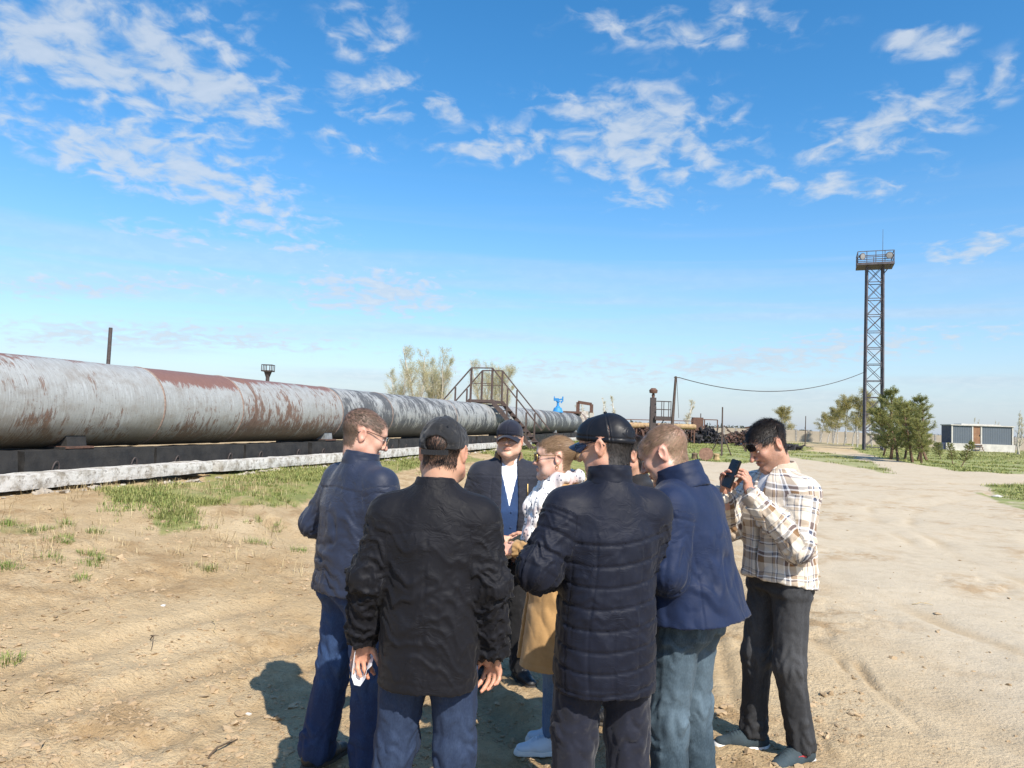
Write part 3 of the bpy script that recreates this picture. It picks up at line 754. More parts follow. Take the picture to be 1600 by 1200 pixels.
for t in (0, 2.1, 4.2): m.bar((-0.30, 0, 1.0), (-0.30, 0.16 * math.cos(t), 1.0 + 0.16 * math.sin(t)), 0.02)
m.build('handwheel', BLUE, vl, smooth=True)

# foundation blocks with lifting loops, painted black as the shade under the pipe, whitewashed beams in front, slabs behind
SHADE_BLACK = plain('shade_black_concrete', (0.009, 0.009, 0.010), 0.8, 0.45, 5, 0.5, 40, col2=(0.030, 0.028, 0.026))  # black stands for the shade under the pipe, put into the concrete colour
def white_mat():
    def f(nt, b):
        co = objco(nt); n = noise(nt, co, 5.0, 7.0, 0.7)
        c = mix(nt, maprange(nt, n, 0.46, 0.62), (0.58, 0.565, 0.53), (0.30, 0.27, 0.225))
        c = mix(nt, maprange(nt, noise(nt, co, 14.0, 5.0, 0.7), 0.56, 0.66), c, (0.15, 0.13, 0.11))
        setin(nt, b, 'Base Color', c); bump(nt, b, noise(nt, co, 30.0, 6.0, 0.7), 0.6, 0.02)
    return material('whitewashed_concrete', f, 0.9)
WHITEWASH = white_mat()
CONC = plain('weathered_concrete', (0.36, 0.34, 0.31), 0.92, 0.0, 4, 0.6, 30, col2=(0.20, 0.185, 0.165))
def rough_block(L, w, h, seed, mat, name):
    """a cast block with knocked corners and uneven faces"""
    n = (max(4, int(L / 0.14)), max(3, int(w / 0.1)), max(3, int(h / 0.07)))
    bm = bmesh.new(); bmesh.ops.create_cube(bm, size=1.0)
    bmesh.ops.subdivide_edges(bm, edges=[e for e in bm.edges if abs((e.verts[0].co - e.verts[1].co).y) > 0.5], cuts=n[0], use_grid_fill=True)
    bmesh.ops.subdivide_edges(bm, edges=[e for e in bm.edges if abs((e.verts[0].co - e.verts[1].co).x) > 0.5], cuts=2, use_grid_fill=True)
    bmesh.ops.subdivide_edges(bm, edges=[e for e in bm.edges if abs((e.verts[0].co - e.verts[1].co).z) > 0.5], cuts=2, use_grid_fill=True)
    P = np.array([v.co for v in bm.verts]); corner = (np.abs(P) > 0.49).sum(1)
    P = P * np.array((w, L, h)); nz = np.stack([fbm(P * 3.0 + seed * 3 + k * 11, seed, 3) for k in range(3)], 1)
    P = P + nz * 0.012 - np.sign(P) * (corner[:, None] >= 2) * (0.004 + 0.014 * np.clip(pnoise(P * 4 + seed, 3), 0, 1)[:, None])
    for v, p in zip(bm.verts, P): v.co = p
    me = bpy.data.meshes.new(name); bm.to_mesh(me); bm.free()
    return me
s = -4.9; k = 0
rr = random.Random(5)
blk = [rough_block(2.34, 0.5, 0.40, 3 + i, SHADE_BLACK, 'foundation_block') for i in range(3)]
ORD = ['outermost', 'hidden', 'first', 'second', 'third', 'fourth', 'fifth', 'sixth', 'seventh', 'eighth', 'ninth', 'tenth', 'eleventh', 'twelfth', 'thirteenth', 'fourteenth', 'fifteenth', 'sixteenth', 'seventeenth', 'eighteenth', 'nineteenth', 'twentieth', 'last but one', 'last']
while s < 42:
    o = ob('foundation_block', blk[k % 3], SHADE_BLACK, loc=along(s + 1.2, 0.34 + rr.uniform(-0.03, 0.03), 0.855 + rr.uniform(-0.015, 0.015)), rot=(0, rr.uniform(-0.01, 0.01), -PIPE_ROT + rr.uniform(-0.01, 0.01)),
           label=ORD[k] + ' concrete block, black as painted shade, from the picture edge in the row under the pipeline', cat='block', group='foundation blocks in painted shade black under the pipeline')
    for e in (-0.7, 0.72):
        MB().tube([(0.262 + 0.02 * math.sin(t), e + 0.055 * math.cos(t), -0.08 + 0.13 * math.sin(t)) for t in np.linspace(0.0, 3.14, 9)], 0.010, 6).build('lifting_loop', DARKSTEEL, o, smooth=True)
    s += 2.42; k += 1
s = -8.0; k = 0
beams = [rough_block(L, 0.36, 0.20, 13 + i, WHITEWASH, 'concrete_beam') for i, L in enumerate((5.9, 5.2))]
while s < 44:
    L = (5.9, 5.2)[k % 2]
    if not (23.0 < s < 27.0):
        ob('concrete_beam', beams[k % 2], WHITEWASH, loc=along(s + L / 2, 0.80 + rr.uniform(-0.04, 0.04), 0.690 + rr.uniform(-0.015, 0.015)), rot=(rr.uniform(-0.005, 0.005), rr.uniform(-0.02, 0.02), -PIPE_ROT + rr.uniform(-0.008, 0.008)),
           label=ORD[k + 1] + ' whitewashed concrete beam along the foot of the pipeline, counted from the picture edge', cat='beam', group='whitewashed beams along the pipeline')
    s += L + 0.25; k += 1
s = -4.0; k = 0
while s < 42:
    ob('concrete_beam', beams[k % 2], WHITEWASH, loc=along(s + 2.8, -1.9, 0.74), rot=(0, 0, -PIPE_ROT), label=ORD[k + 2] + ' pale concrete beam on the far side of the pipeline, counted from the picture edge', cat='beam', group='pale beams behind the pipeline'); s += 6.2; k += 1
# rubble skirt below the beams
CLODC = plain('grey_rubble', (0.46, 0.41, 0.34), 0.95, 0.0, 6, 0.4, col2=(0.26, 0.22, 0.17))
def pick_rub(r):
    p = along(r.uniform(-5, 26), 1.08 + abs(r.normal(0, 0.12))); return p.x, p.y
CL0 = CLOD if 'CLOD' in globals() else None
CLOD = CLODC
clods('rubble', 260, 33, 'grey broken concrete rubble along the foot of the whitewashed beam', pick_rub, lambda r: float(r.uniform(0.015, 0.07)))
# saddles that carry the pipe
def saddle(s, lab, mat):
    o = bpy.data.objects.new('pipe_saddle', None); COL.objects.link(o); o.location = along(s, 0, 0); o.rotation_euler = (0, 0, -PIPE_ROT)
    o['label'] = lab; o['category'] = 'pipe support'; o['group'] = 'steel saddles under the pipeline'
    MB().box((-0.12, 0, 0.80), (0.66, 0.26, 0.29)).build('plinth', SHADE_BLACK, o)
    m = MB(); V = []
    n = 15
    for sx in (-0.17, 0.17):
        for i in range(n):
            a = math.radians(225 + 90 * i / (n - 1)); V.append((PIPE_R * 1.004 * math.cos(a), sx, PIPE_Z + PIPE_R * 1.004 * math.sin(a)))
        for i in range(n): V.append((-0.50 + 1.0 * i / (n - 1), sx, 1.06))
    F = []
    for i in range(n - 1):
        F += [(i, n + i, n + i + 1, i + 1), (2 * n + i, 2 * n + i + 1, 3 * n + i + 1, 3 * n + i), (i, i + 1, 2 * n + i + 1, 2 * n + i)]
    F += [(0, 2 * n, 3 * n, n), (n - 1, 2 * n - 1, 4 * n - 1, 3 * n - 1)]
    m.add(V, F); m.build('cradle', mat, o)
    MB().box((0, 0, 1.085), (0.56, 0.24, 0.015)).build('base_plate', RUST, o)
GREYSTEEL = plain('grey_painted_steel', (0.17, 0.18, 0.185), 0.7, 0.35, 8, 0.2)
for s, lab in ((0.9, 'pipe saddle under the pale stretch at the picture edge'), (8.15, 'grey pipe saddle where pale paint turns to dark primer'), (15.5, 'pipe saddle behind the black cotton cap'), (25.5, 'pipe saddle just beyond the stair over the pipe'), (34.5, 'pipe saddle below the blue valve'), (41.0, 'pipe saddle near the white flange'), (60.0, 'pipe saddle under the thinner far pipe')):
    saddle(s, lab, SHADE_BLACK if s < 2 else GREYSTEEL)

# stile stair over the pipe
STAIRM = plain('brown_stair_steel', (0.115, 0.075, 0.060), 0.8, 0.0, 10, 0.3, col2=(0.055, 0.042, 0.040))
st = bpy.data.objects.new('stair', None); COL.objects.link(st); st.location = along(22.2, 0, 0); st.rotation_euler = (0, 0, -PIPE_ROT)
st['label'] = 'rusty steel stair with handrails crossing over the pipeline'; st['category'] = 'stair'
TOPZ = PIPE_Z + PIPE_R + 0.16; RZ = TOPZ + 1.33; GZ = 0.50
W0, W1 = -0.75, 0.75; DX = 0.46; FX = 2.35
MB().box((0, 0, TOPZ - 0.05), (DX, W1 + 0.05, 0.06)).build('platform', STAIRM, st)
for sy in (W0, W1):
    for sx in (-DX, DX):
        MB().bar((sx, sy, TOPZ - 0.1), (sx, sy, RZ), 0.075).build('post', STAIRM, st)
    MB().bar((-DX, sy, RZ), (DX, sy, RZ), 0.05).build('handrail', STAIRM, st)
    MB().bar((-DX, sy, TOPZ + 0.68), (DX, sy, TOPZ + 0.68), 0.03).build('mid_rail', STAIRM, st)
    for sg in (-1, 1):
        MB().bar((sg * DX, sy, TOPZ - 0.02), (sg * FX, sy, GZ), 0.05, 0.17).build('stringer', STAIRM, st)
        MB().bar((sg * DX, sy, RZ), (sg * (FX + 0.30), sy, GZ + 0.85), 0.05).build('handrail', STAIRM, st)
        for f in (0.36, 0.80):
            x = DX + (FX - DX) * f; z = TOPZ + (GZ - TOPZ) * f
            MB().bar((sg * x, sy, z), (sg * x, sy, z + 1.30 - 0.18 * f), 0.06).build('post', STAIRM, st)
for sg in (-1, 1):
    for f in np.linspace(0.10, 0.93, 9):
        MB().box((sg * (DX + (FX - DX) * f), 0, TOPZ + (GZ - TOPZ) * f), (0.13, W1 - 0.03, 0.014)).build('tread', STAIRM, st)
MB().bar((1.9, -1.1, 0.55), (0.9, -1.6, 1.05), 0.06).build('plank', plain('grey_plank', (0.22, 0.18, 0.13), 0.9, 0.3), None, loc=along(22.2), rot=(0, 0, -PIPE_ROT), label='weathered plank propped against the pipe by the stair', cat='plank')

# white tub with blue lid set on the beam behind the man at the edge
p = along(8.4, 1.15, 0.0)
tub = bpy.data.objects.new('bucket', None); COL.objects.link(tub); tub.location = (p.x, p.y, 0.52); tub['label'] = 'white plastic bucket with blue lid by the beam'; tub['category'] = 'bucket'
MB().lathe([(0.165, 0.0), (0.17, 0.02), (0.20, 0.40), (0.21, 0.42), (0.20, 0.44)], 28).build('tub', plain('white_plastic', (0.78, 0.78, 0.80), 0.4, 0.05), tub, smooth=True)
MB().lathe([(0.20, 0.43), (0.215, 0.44), (0.215, 0.49), (0.19, 0.50)], 28).build('lid', plain('blue_plastic', (0.02, 0.10, 0.52), 0.4, 0.1), tub, smooth=True)
# ------------------------------------------------------------------ things in the distance
def empty(name, loc, label, cat, rz=0.0, group=None):
    o = bpy.data.objects.new(name, None); COL.objects.link(o); o.location = loc; o.rotation_euler = (0, 0, rz); o['label'] = label; o['category'] = cat; o['kind'] = 'thing'
    if group: o['group'] = group
    return o
def spot(px, Y, z=0.0):
    """where the upright through picture column px stands at depth Y"""
    p = px_at(px, 690, Y); return Vector((p.x, Y, z))

# lattice floodlight mast
MAST = plain('mast_steel', (0.085, 0.075, 0.085), 0.7, 0.4, 3, 0.2)
m0 = spot(1364, 77.0); mast = empty('floodlight_mast', (m0.x, m0.y, 0), 'tall steel lattice floodlight mast with railed platform', 'mast', math.radians(-22))
HM_ = 19.3; hw = lambda z: 0.86 - 0.10 * z / HM_
def corner(i, z): a = hw(z); return Vector((a * (1, 1, -1, -1)[i], a * (1, -1, -1, 1)[i], z))
for i in range(4): MB().bar(corner(i, -0.2), corner(i, HM_), 0.17).build('leg', MAST, mast)
levels = np.linspace(0.3, HM_, 12)
for a, b in zip(levels[:-1], levels[1:]):
    for i in range(4):
        j = (i + 1) % 4
        MB().bar(corner(i, a), corner(j, a), 0.075).build('brace', MAST, mast)
        MB().bar(corner(i, a), corner(j, b), 0.060).build('brace', MAST, mast); MB().bar(corner(j, a), corner(i, b), 0.060).build('brace', MAST, mast)
plat = MB().box((0, 0, HM_ + 0.10), (1.75, 1.45, 0.12)).build('platform', MAST, mast)
for z in (0.45, 0.85, 1.3):
    for a, b in (((-1.7, -1.4), (1.7, -1.4)), ((1.7, -1.4), (1.7, 1.4)), ((1.7, 1.4), (-1.7, 1.4)), ((-1.7, 1.4), (-1.7, -1.4))):
        MB().bar((*a, HM_ + 0.1 + z), (*b, HM_ + 0.1 + z), 0.07).build('rail', MAST, plat)
for x, y in ((-1.7, -1.4), (-0.85, -1.4), (0, -1.4), (0.85, -1.4), (1.7, -1.4), (1.7, 1.4), (0, 1.4), (-1.7, 1.4)): MB().bar((x, y, HM_), (x, y, HM_ + 1.42), 0.07).build('rail_post', MAST, plat)
LAMPG = plain('lamp_glass', (0.28, 0.28, 0.28), 0.4, 0.1)
for x, y, a in ((1.25, -1.5, 0), (-1.3, -1.5, 40)):
    f = MB().lathe([(0.16, -0.3), (0.28, -0.1), (0.36, 0.06), (0.36, 0.1), (0.30, 0.1)], 18, Matrix.Translation((x, y, HM_ + 0.85)) @ Matrix.Rotation(math.radians(a), 4, 'Z') @ Matrix.Rotation(math.radians(100), 4, 'X')).build('floodlight', MAST, mast, smooth=True)
    MB().lathe([(0.29, 0.07), (0.29, 0.11), (0.02, 0.13)], 18, Matrix.Translation((x, y, HM_ + 0.85)) @ Matrix.Rotation(math.radians(a), 4, 'Z') @ Matrix.Rotation(math.radians(100), 4, 'X')).build('glass', LAMPG, f, smooth=True)
MB().tube([(0.75, 0, HM_), (0.75, 0, HM_ + 4.0)], [0.035, 0.015], 6).build('antenna', MAST, mast)
MB().bar((1.5, -1.3, HM_), (0.8, -0.8, HM_ - 0.9), 0.07).build('brace', MAST, mast)

# wooden pole, wire to the mast
POLE = plain('weathered_pole', (0.075, 0.052, 0.042), 0.9, 0.3, 6, 0.4)
pb = spot(1048, 62.0); ptop = px_at(1056, 588, 62.0)
b = MB().tube([(0, 0, 0), ptop - pb], [0.16, 0.10], 10); b.bar((ptop - pb) + Vector((-0.15, 0, -0.1)), (ptop - pb) + Vector((0.35, 0, -0.1)), 0.07)
b.build('utility_pole', POLE, smooth=True, loc=pb, label='leaning wooden pole carrying a sagging wire', cat='pole')
we = Vector((m0.x - 0.8, m0.y, 8.2)); ws = ptop + Vector((0.3, 0, -0.1))
pts = [ws.lerp(we, t) + Vector((0, 0, -4 * 1.6 * t * (1 - t))) - ws for t in np.linspace(0, 1, 22)]
MB().tube(pts, 0.035, 5).build('wire', DARKSTEEL, None, loc=ws, label='sagging cable between wooden pole and lattice mast', cat='wire')
MB().tube([(0, 0, 0), Vector((0.25, 0, -3.4))], 0.02, 5).build('wire', DARKSTEEL, None, loc=ptop + Vector((0.05, -0.12, -0.1)), label='loose cable hanging down along the leaning wooden pole', cat='wire')

# column with a small railed platform
cb = spot(1019, 68.0); ct = empty('valve_column', (cb.x, cb.y, 0), 'brown steel column with railed service platform', 'tower')
MB().box((0, 0, 1.75), (0.27, 0.25, 1.75)).build('column', DARKSTEEL, ct); MB().box((0.0, 0, 3.9), (0.25, 0.22, 0.42)).build('column', DARKSTEEL, ct)
MB().lathe([(0.12, 4.3), (0.16, 4.55), (0.10, 4.7), (0.36, 4.75), (0.40, 5.0), (0.2, 5.2)], 14).build('head', RUST, ct, smooth=True)
MB().box((0.85, 0, 2.45), (0.75, 0.5, 0.16)).build('platform', DARKSTEEL, ct)
for x in (0.9, 1.55):
    for y in (-0.48, 0.48): MB().bar((x, y, 2.5), (x, y, 4.0), 0.06).build('rail_post', DARKSTEEL, ct)
for y in (-0.48, 0.48):
    for z in (3.25, 4.0): MB().bar((0.25, y, z), (1.57, y, z), 0.06).build('rail', DARKSTEEL, ct)
MB().bar((1.57, -0.48, 4.0), (1.57, 0.48, 4.0), 0.06).build('rail', DARKSTEEL, ct)
MB().bar((0.3, 0, 1.3), (1.05, 0, 2.3), 0.06).build('strut', DARKSTEEL, ct); MB().bar((1.0, 0.3, 0), (1.0, 0.3, 2.3), 0.06).build('ladder_rail', plain('blue_grey_steel', (0.05, 0.10, 0.16), 0.7), ct)
# far mast with railed top, thin post, both beyond the pipe
fm = spot(413, 120.0); fmz = px_at(413, 582, 120.0).z
t = empty('light_mast', (fm.x, fm.y, 0), 'far dark mast with a small railed crow platform above the pipeline', 'mast')
MB().tube([(0, 0, 0), (0, 0, fmz - 1.0), (0, 0, fmz - 0.8), (0, 0, fmz + 0.2)], [0.34, 0.30, 0.30, 0.66], 10).build('shaft', DARKSTEEL, t, smooth=True)
MB().box((0, 0, fmz + 0.25), (0.85, 0.85, 0.10)).build('platform', DARKSTEEL, t)
for i in range(8):
    x = 0.8 * (-1, 0, 1, 1, 1, 0, -1, -1)[i]; y = 0.8 * (-1, -1, -1, 0, 1, 1, 1, 0)[i]; MB().bar((x, y, fmz + 0.2), (x, y, fmz + 1.3), 0.10).build('rail_post', DARKSTEEL, t)
for a, b in (((-1, -1), (1, -1)), ((1, -1), (1, 1)), ((1, 1), (-1, 1)), ((-1, 1), (-1, -1))): MB().bar((a[0] * 0.8, a[1] * 0.8, fmz + 1.25), (b[0] * 0.8, b[1] * 0.8, fmz + 1.25), 0.09).build('rail', DARKSTEEL, t)
pp = px_at(173, 512, 26.0)
MB().tube([(0, 0, 0), (0.03, 0, pp.z - 0.02), (0.03, 0, pp.z)], [0.07, 0.065, 0.06], 10).build('steel_post', DARKSTEEL, smooth=True, loc=(pp.x - 0.03, pp.y, 0), label='bare dark steel post standing behind the pipeline', cat='post')

# small poles in the meadow
def rod(px, Y, ytop, r, lab, braced=False):
    p = spot(px, Y); top = px_at(px + 1, ytop, Y); m = MB().tube([(0, 0, 0), top - p], [r, r * 0.7], 7)
    if braced:
        for a in (0.4, 2.5, 4.4): m.bar((0.75 * math.cos(a), 0.75 * math.sin(a), 0), (0, 0, 1.5), 0.05)
        m.bar((0.1, 0, top.z * 0.62), (0.75, 0, top.z * 0.42), 0.06)
    m.build('pole', POLE, smooth=True, loc=p, label=lab, cat='pole')
rod(1128, 46, 636, 0.06, 'thin leaning pole with splayed braces standing in the meadow', True)
rod(1094, 90, 646, 0.08, 'thin bare pole in front of the far concrete wall')
rod(1258, 95, 650, 0.07, 'thin post by the far end of the dirt track')

# blue-grey metal hut on a pale concrete base
BLUEGREY = plain('blue_grey_cladding', (0.085, 0.125, 0.165), 0.6, 0.12, 1.5)
def clad(nt, b):
    co = objco(nt); w = nd(nt, 'ShaderNodeTexWave', {'Vector': co, 'Scale': 1.6, 'Distortion': 0.0}, bands_direction='X').outputs['Fac']
    setin(nt, b, 'Base Color', mix(nt, noise(nt, co, 1.2, 5.0), (0.082, 0.102, 0.125), (0.112, 0.135, 0.158))); bump(nt, b, w, 0.6, 0.03)
BLUEGREY = material('ribbed_blue_grey_cladding', clad, 0.6)
NAVYP = plain('dark_blue_cladding', (0.030, 0.042, 0.085), 0.6, 0.2, 1.5); CREAM = plain('cream_paint', (0.52, 0.50, 0.45), 0.8, 0.15, 2.0, 0.3)
RDOOR = plain('rust_red_door', (0.20, 0.095, 0.055), 0.8, 0.0, 2.5, col2=(0.30, 0.17, 0.09))
A = px_ground(1487, 703.5); B_ = px_ground(1574, 708); hut_dir = Vector((B_[0] - A[0], B_[1] - A[1], 0)); LH = 6.9
hd = Vector((0.98, -0.19, 0)).normalized(); hrot = math.atan2(hd.y, hd.x)
hut = empty('metal_hut', (A[0], A[1], 0), 'flat-roofed blue-grey metal hut with rusty door on a pale base', 'hut', hrot)
MB().box((LH / 2 - 0.3, 1.6, 0.45), (LH / 2 + 0.4, 1.75, 0.45)).build('base', CREAM, hut)
for x0, x1 in ((0.15, 2.30), (3.36, LH - 0.25)): MB().box(((x0 + x1) / 2, 0.06, 2.0), ((x1 - x0) / 2, 0.05, 1.09)).build('wall_panel', BLUEGREY, hut)
MB().box((0.0, 1.65, 2.0), (0.05, 1.55, 1.10)).build('end_wall', NAVYP, hut); MB().box((LH - 0.05, 1.65, 2.0), (0.05, 1.55, 1.10)).build('end_wall', BLUEGREY, hut); MB().box((LH / 2, 3.2, 2.0), (LH / 2 - 0.1, 0.05, 1.10)).build('back_wall', BLUEGREY, hut)
dr = MB().box((2.83, 0.07, 2.0), (0.44, 0.05, 1.08)).build('door', RDOOR, hut)
MB().box((3.15, 0.0, 1.95), (0.03, 0.03, 0.10)).build('handle', DARKSTEEL, dr)
for x in (0.04, 2.34, 3.32, LH - 0.10): MB().box((x, 0.03, 2.0), (0.075, 0.08, 1.12)).build('corner_post', CREAM, hut)
MB().box((LH / 2, 1.6, 3.16), (LH / 2 + 0.15, 1.75, 0.06)).build('roof', CREAM, hut); MB().box((3.4, 1.5, 3.28), (2.2, 1.2, 0.06)).build('roof_cover', CREAM, hut)
MB().box((-0.75, 0.5, 0.45), (0.75, 0.5, 0.46)).build('annex', NAVYP, hut)
stp = MB()
for k in range(3): stp.box((2.83, -0.25 - 0.25 * k, 0.75 - 0.28 * k), (0.5, 0.13, 0.03))
stp.bar((2.4, -0.1, 0.85), (2.4, -0.85, 0.0), 0.06); stp.bar((3.26, -0.1, 0.85), (3.26, -0.85, 0.0), 0.06); stp.build('steps', RUST, hut)

# far concrete panel wall
PANEL = plain('beige_concrete_panel', (0.40, 0.345, 0.27), 0.95, 0.0, 0.5, 0.4, col2=(0.30, 0.26, 0.205))
wall = empty('panel_wall', (0, 0, 0), 'long low beige concrete panel wall across the far side of the site', 'wall')
W_A, W_B = spot(900, 128), spot(1760, 112); n = 44
pm = MB().box((0, 0, 0), (1.0, 0.09, 1.0)).mesh('panel'); pm.materials.append(PANEL); qm = MB().box((0, 0, 0), (0.14, 0.14, 1.06)).mesh('post'); qm.materials.append(CONC)
seglen = (W_B - W_A).length / n; wz = math.atan2((W_B - W_A).y, (W_B - W_A).x)
rr = random.Random(9)
for k in range(n):
    c = W_A.lerp(W_B, (k + 0.5) / n); px_ = proj = None
    o = ob('panel', pm, None, wall, loc=(c.x, c.y, 0.88 + rr.uniform(-0.06, 0.06)), rot=(rr.uniform(-0.02, 0.02), 0, wz)); o.scale = (seglen / 2 - 0.12, 1, 0.95)
    c = W_A.lerp(W_B, k / n); ob('post', qm, None, wall, loc=(c.x, c.y, 0.92), rot=(0, 0, wz))

# heaps of scrap metal
SCRAP = plain('scrap_iron', (0.13, 0.065, 0.045), 0.9, 0.0, 1.2, 0.3, col2=(0.030, 0.026, 0.028)); SCRAPB = plain('black_scrap', (0.030, 0.028, 0.032), 0.85, 0.5, 1.0)
def heap(px0, px1, Y, h, n, seed, mat, label):
    rr = random.Random(seed); a, b = spot(px0, Y), spot(px1, Y); m = MB(); L = (b - a).length
    for _ in range(n):
        t = rr.random(); w = math.sin(math.pi * min(1, max(0, t))) ** 0.6; top = h * w * (0.55 + 0.45 * rr.random()); z = rr.random() * top
        c = Vector((t * L, rr.uniform(-1.3, 1.3), z + 0.05)); d = Vector((rr.gauss(0, 1), rr.gauss(0, 1), rr.gauss(0, 0.45))).normalized(); l = rr.uniform(0.3, 1.5)
        k = rr.random()
        if k < 0.55: m.bar(c - d * l / 2, c + d * l / 2, rr.uniform(0.04, 0.13), rr.uniform(0.04, 0.2))
        elif k < 0.8: m.box(c, (rr.uniform(0.1, 0.4), rr.uniform(0.1, 0.4), rr.uniform(0.01, 0.12)), M=d.to_track_quat('Z', 'Y').to_matrix())
        else: m.tube([c - d * l / 2, c, c + d * l / 2 + Vector((0, 0, rr.uniform(-0.2, 0.2)))], rr.uniform(0.04, 0.16), 8)
    m.build('scrap_heap', mat, None, loc=a, label=label, cat='scrap heap', kind='stuff')
heap(1062, 1100, 84, 2.0, 260, 1, SCRAP, 'rusty brown scrap metal piled behind the bowed man'); heap(1085, 1128, 80, 2.0, 300, 2, SCRAPB, 'blackened scrap metal heap with a pointed top in the meadow')
heap(1132, 1178, 86, 1.6, 260, 3, SCRAP, 'low brown tangle of scrap metal in front of the far wall'); heap(978, 1062, 74, 1.7, 360, 4, SCRAP, 'rusty scrap and pipe ends beyond the pipe fitting'); heap(1205, 1245, 66, 0.55, 90, 5, SCRAPB, 'flat dark scrap heap beside the dirt track'); heap(1150, 1180, 74, 2.2, 60, 6, SCRAP, 'sparse rusty bars sticking up from a scrap heap')
YELLOWP = plain('faded_yellow_pipe', (0.44, 0.33, 0.17), 0.8, 0.0, 3, col2=(0.24, 0.14, 0.08))
ya, yb = px_at(975, 664, 72), px_at(1085, 667, 78); MB().tube([(0, 0, 0), yb - ya], 0.28, 12).build('yellow_pipe', YELLOWP, None, loc=ya, label='faded yellow pipe run on low trestles beyond the fitting', cat='pipe', smooth=True)
rk = MB()
for x in np.linspace(0, 1, 7): p = ya.lerp(yb, x) - ya; rk.bar(p, (p.x, p.y, -ya.z), 0.14)
rk.bar((0, 0, 0.55), (yb - ya) + Vector((0, 0, 0.6)), 0.08); rk.build('pipe_trestle', RUST, None, loc=ya, label='rusty trestle frame carrying the faded yellow pipe', cat='trestle')
rf = spot(1080, 80); f_ = MB()
for x in (0, 1.4, 2.8): f_.bar((x, 0, 0), (x, 0, 2.6), 0.10)
f_.bar((0, 0, 2.6), (2.8, 0, 2.6), 0.10); f_.box((0.7, 0.3, 2.1), (0.55, 0.4, 0.7)); f_.build('gantry', RUST, None, loc=rf, label='rusty gantry frame with a box standing over the scrap', cat='gantry')
# chunks in the grass near the track: cable reel and logs
lg = px_ground(1103, 719); REEL = plain('reel_wood', (0.30, 0.17, 0.12), 0.9, 0.25, 6, 0.3)
reel = empty('cable_reel', (lg[0], lg[1], 0), 'brown wooden cable drum lying in the grass behind the bowed man', 'reel', math.radians(-25)); reel.scale = (0.68, 0.68, 0.68)
for k in (-0.35, 0.35): MB().lathe([(0.05, -0.04), (0.48, -0.04), (0.48, 0.04), (0.05, 0.04)], 24, Matrix.Translation((0, k, 0.47)) @ Matrix.Rotation(math.radians(90), 4, 'X')).build('flange', REEL, reel, smooth=True)
MB().lathe([(0.25, -0.34), (0.25, 0.34)], 18, Matrix.Translation((0, 0, 0.47)) @ Matrix.Rotation(math.radians(90), 4, 'X')).build('drum', REEL, reel, smooth=True)
for dx, col, lab in ((0.60, (0.42, 0.30, 0.15), 'yellowish wooden stump beside the cable drum'), (-0.55, (0.16, 0.11, 0.07), 'dark split log beside the cable drum')):
    MB().lathe([(0.17, 0.0), (0.18, 0.04), (0.15, 0.2), (0.16, 0.33), (0.13, 0.35), (0.02, 0.34)], 11, Matrix.Rotation(0.1, 4, 'X')).build('log', plain('cut_wood', col, 0.9, 0.3, 5, 0.4), None, loc=(lg[0] + dx, lg[1] + 0.2, 0), label=lab, cat='log')
crate_p = px_ground(632, 747)
# ------------------------------------------------------------------ trees
def leaf_mat(name, c1, c2):
    def f(nt, b):
        t = nd(nt, 'ShaderNodeAttribute', attribute_name='tone').outputs['Fac']
        c = mix(nt, t, c1, c2); setin(nt, b, 'Base Color', c)
        tr = nd(nt, 'ShaderNodeBsdfTranslucent', {'Color': c}); ms = nd(nt, 'ShaderNodeMixShader', {'Fac': 0.5, 1: b.outputs[0], 2: tr.outputs[0]})
        nt.links.new(ms.outputs[0], nt.nodes['Material Output'].inputs[0])
    return material(name, f, 0.7)
PINE_L = leaf_mat('pine_needles', (0.15, 0.175, 0.05), (0.46, 0.44, 0.17)); BIRCH_L = leaf_mat('birch_leaves', (0.25, 0.23, 0.065), (0.48, 0.41, 0.17)); POP_L = leaf_mat('poplar_buds', (0.44, 0.41, 0.20), (0.62, 0.58, 0.38))
PINE_B = plain('pine_bark', (0.14, 0.085, 0.055), 0.95, 0.3, 8, 0.4); BIRCH_B = plain('birch_bark', (0.62, 0.59, 0.54), 0.9, 0.0, 6, 0.2, col2=(0.25, 0.22, 0.19)); GREY_B = plain('grey_bark', (0.46, 0.42, 0.35), 0.95, 0.3, 6)

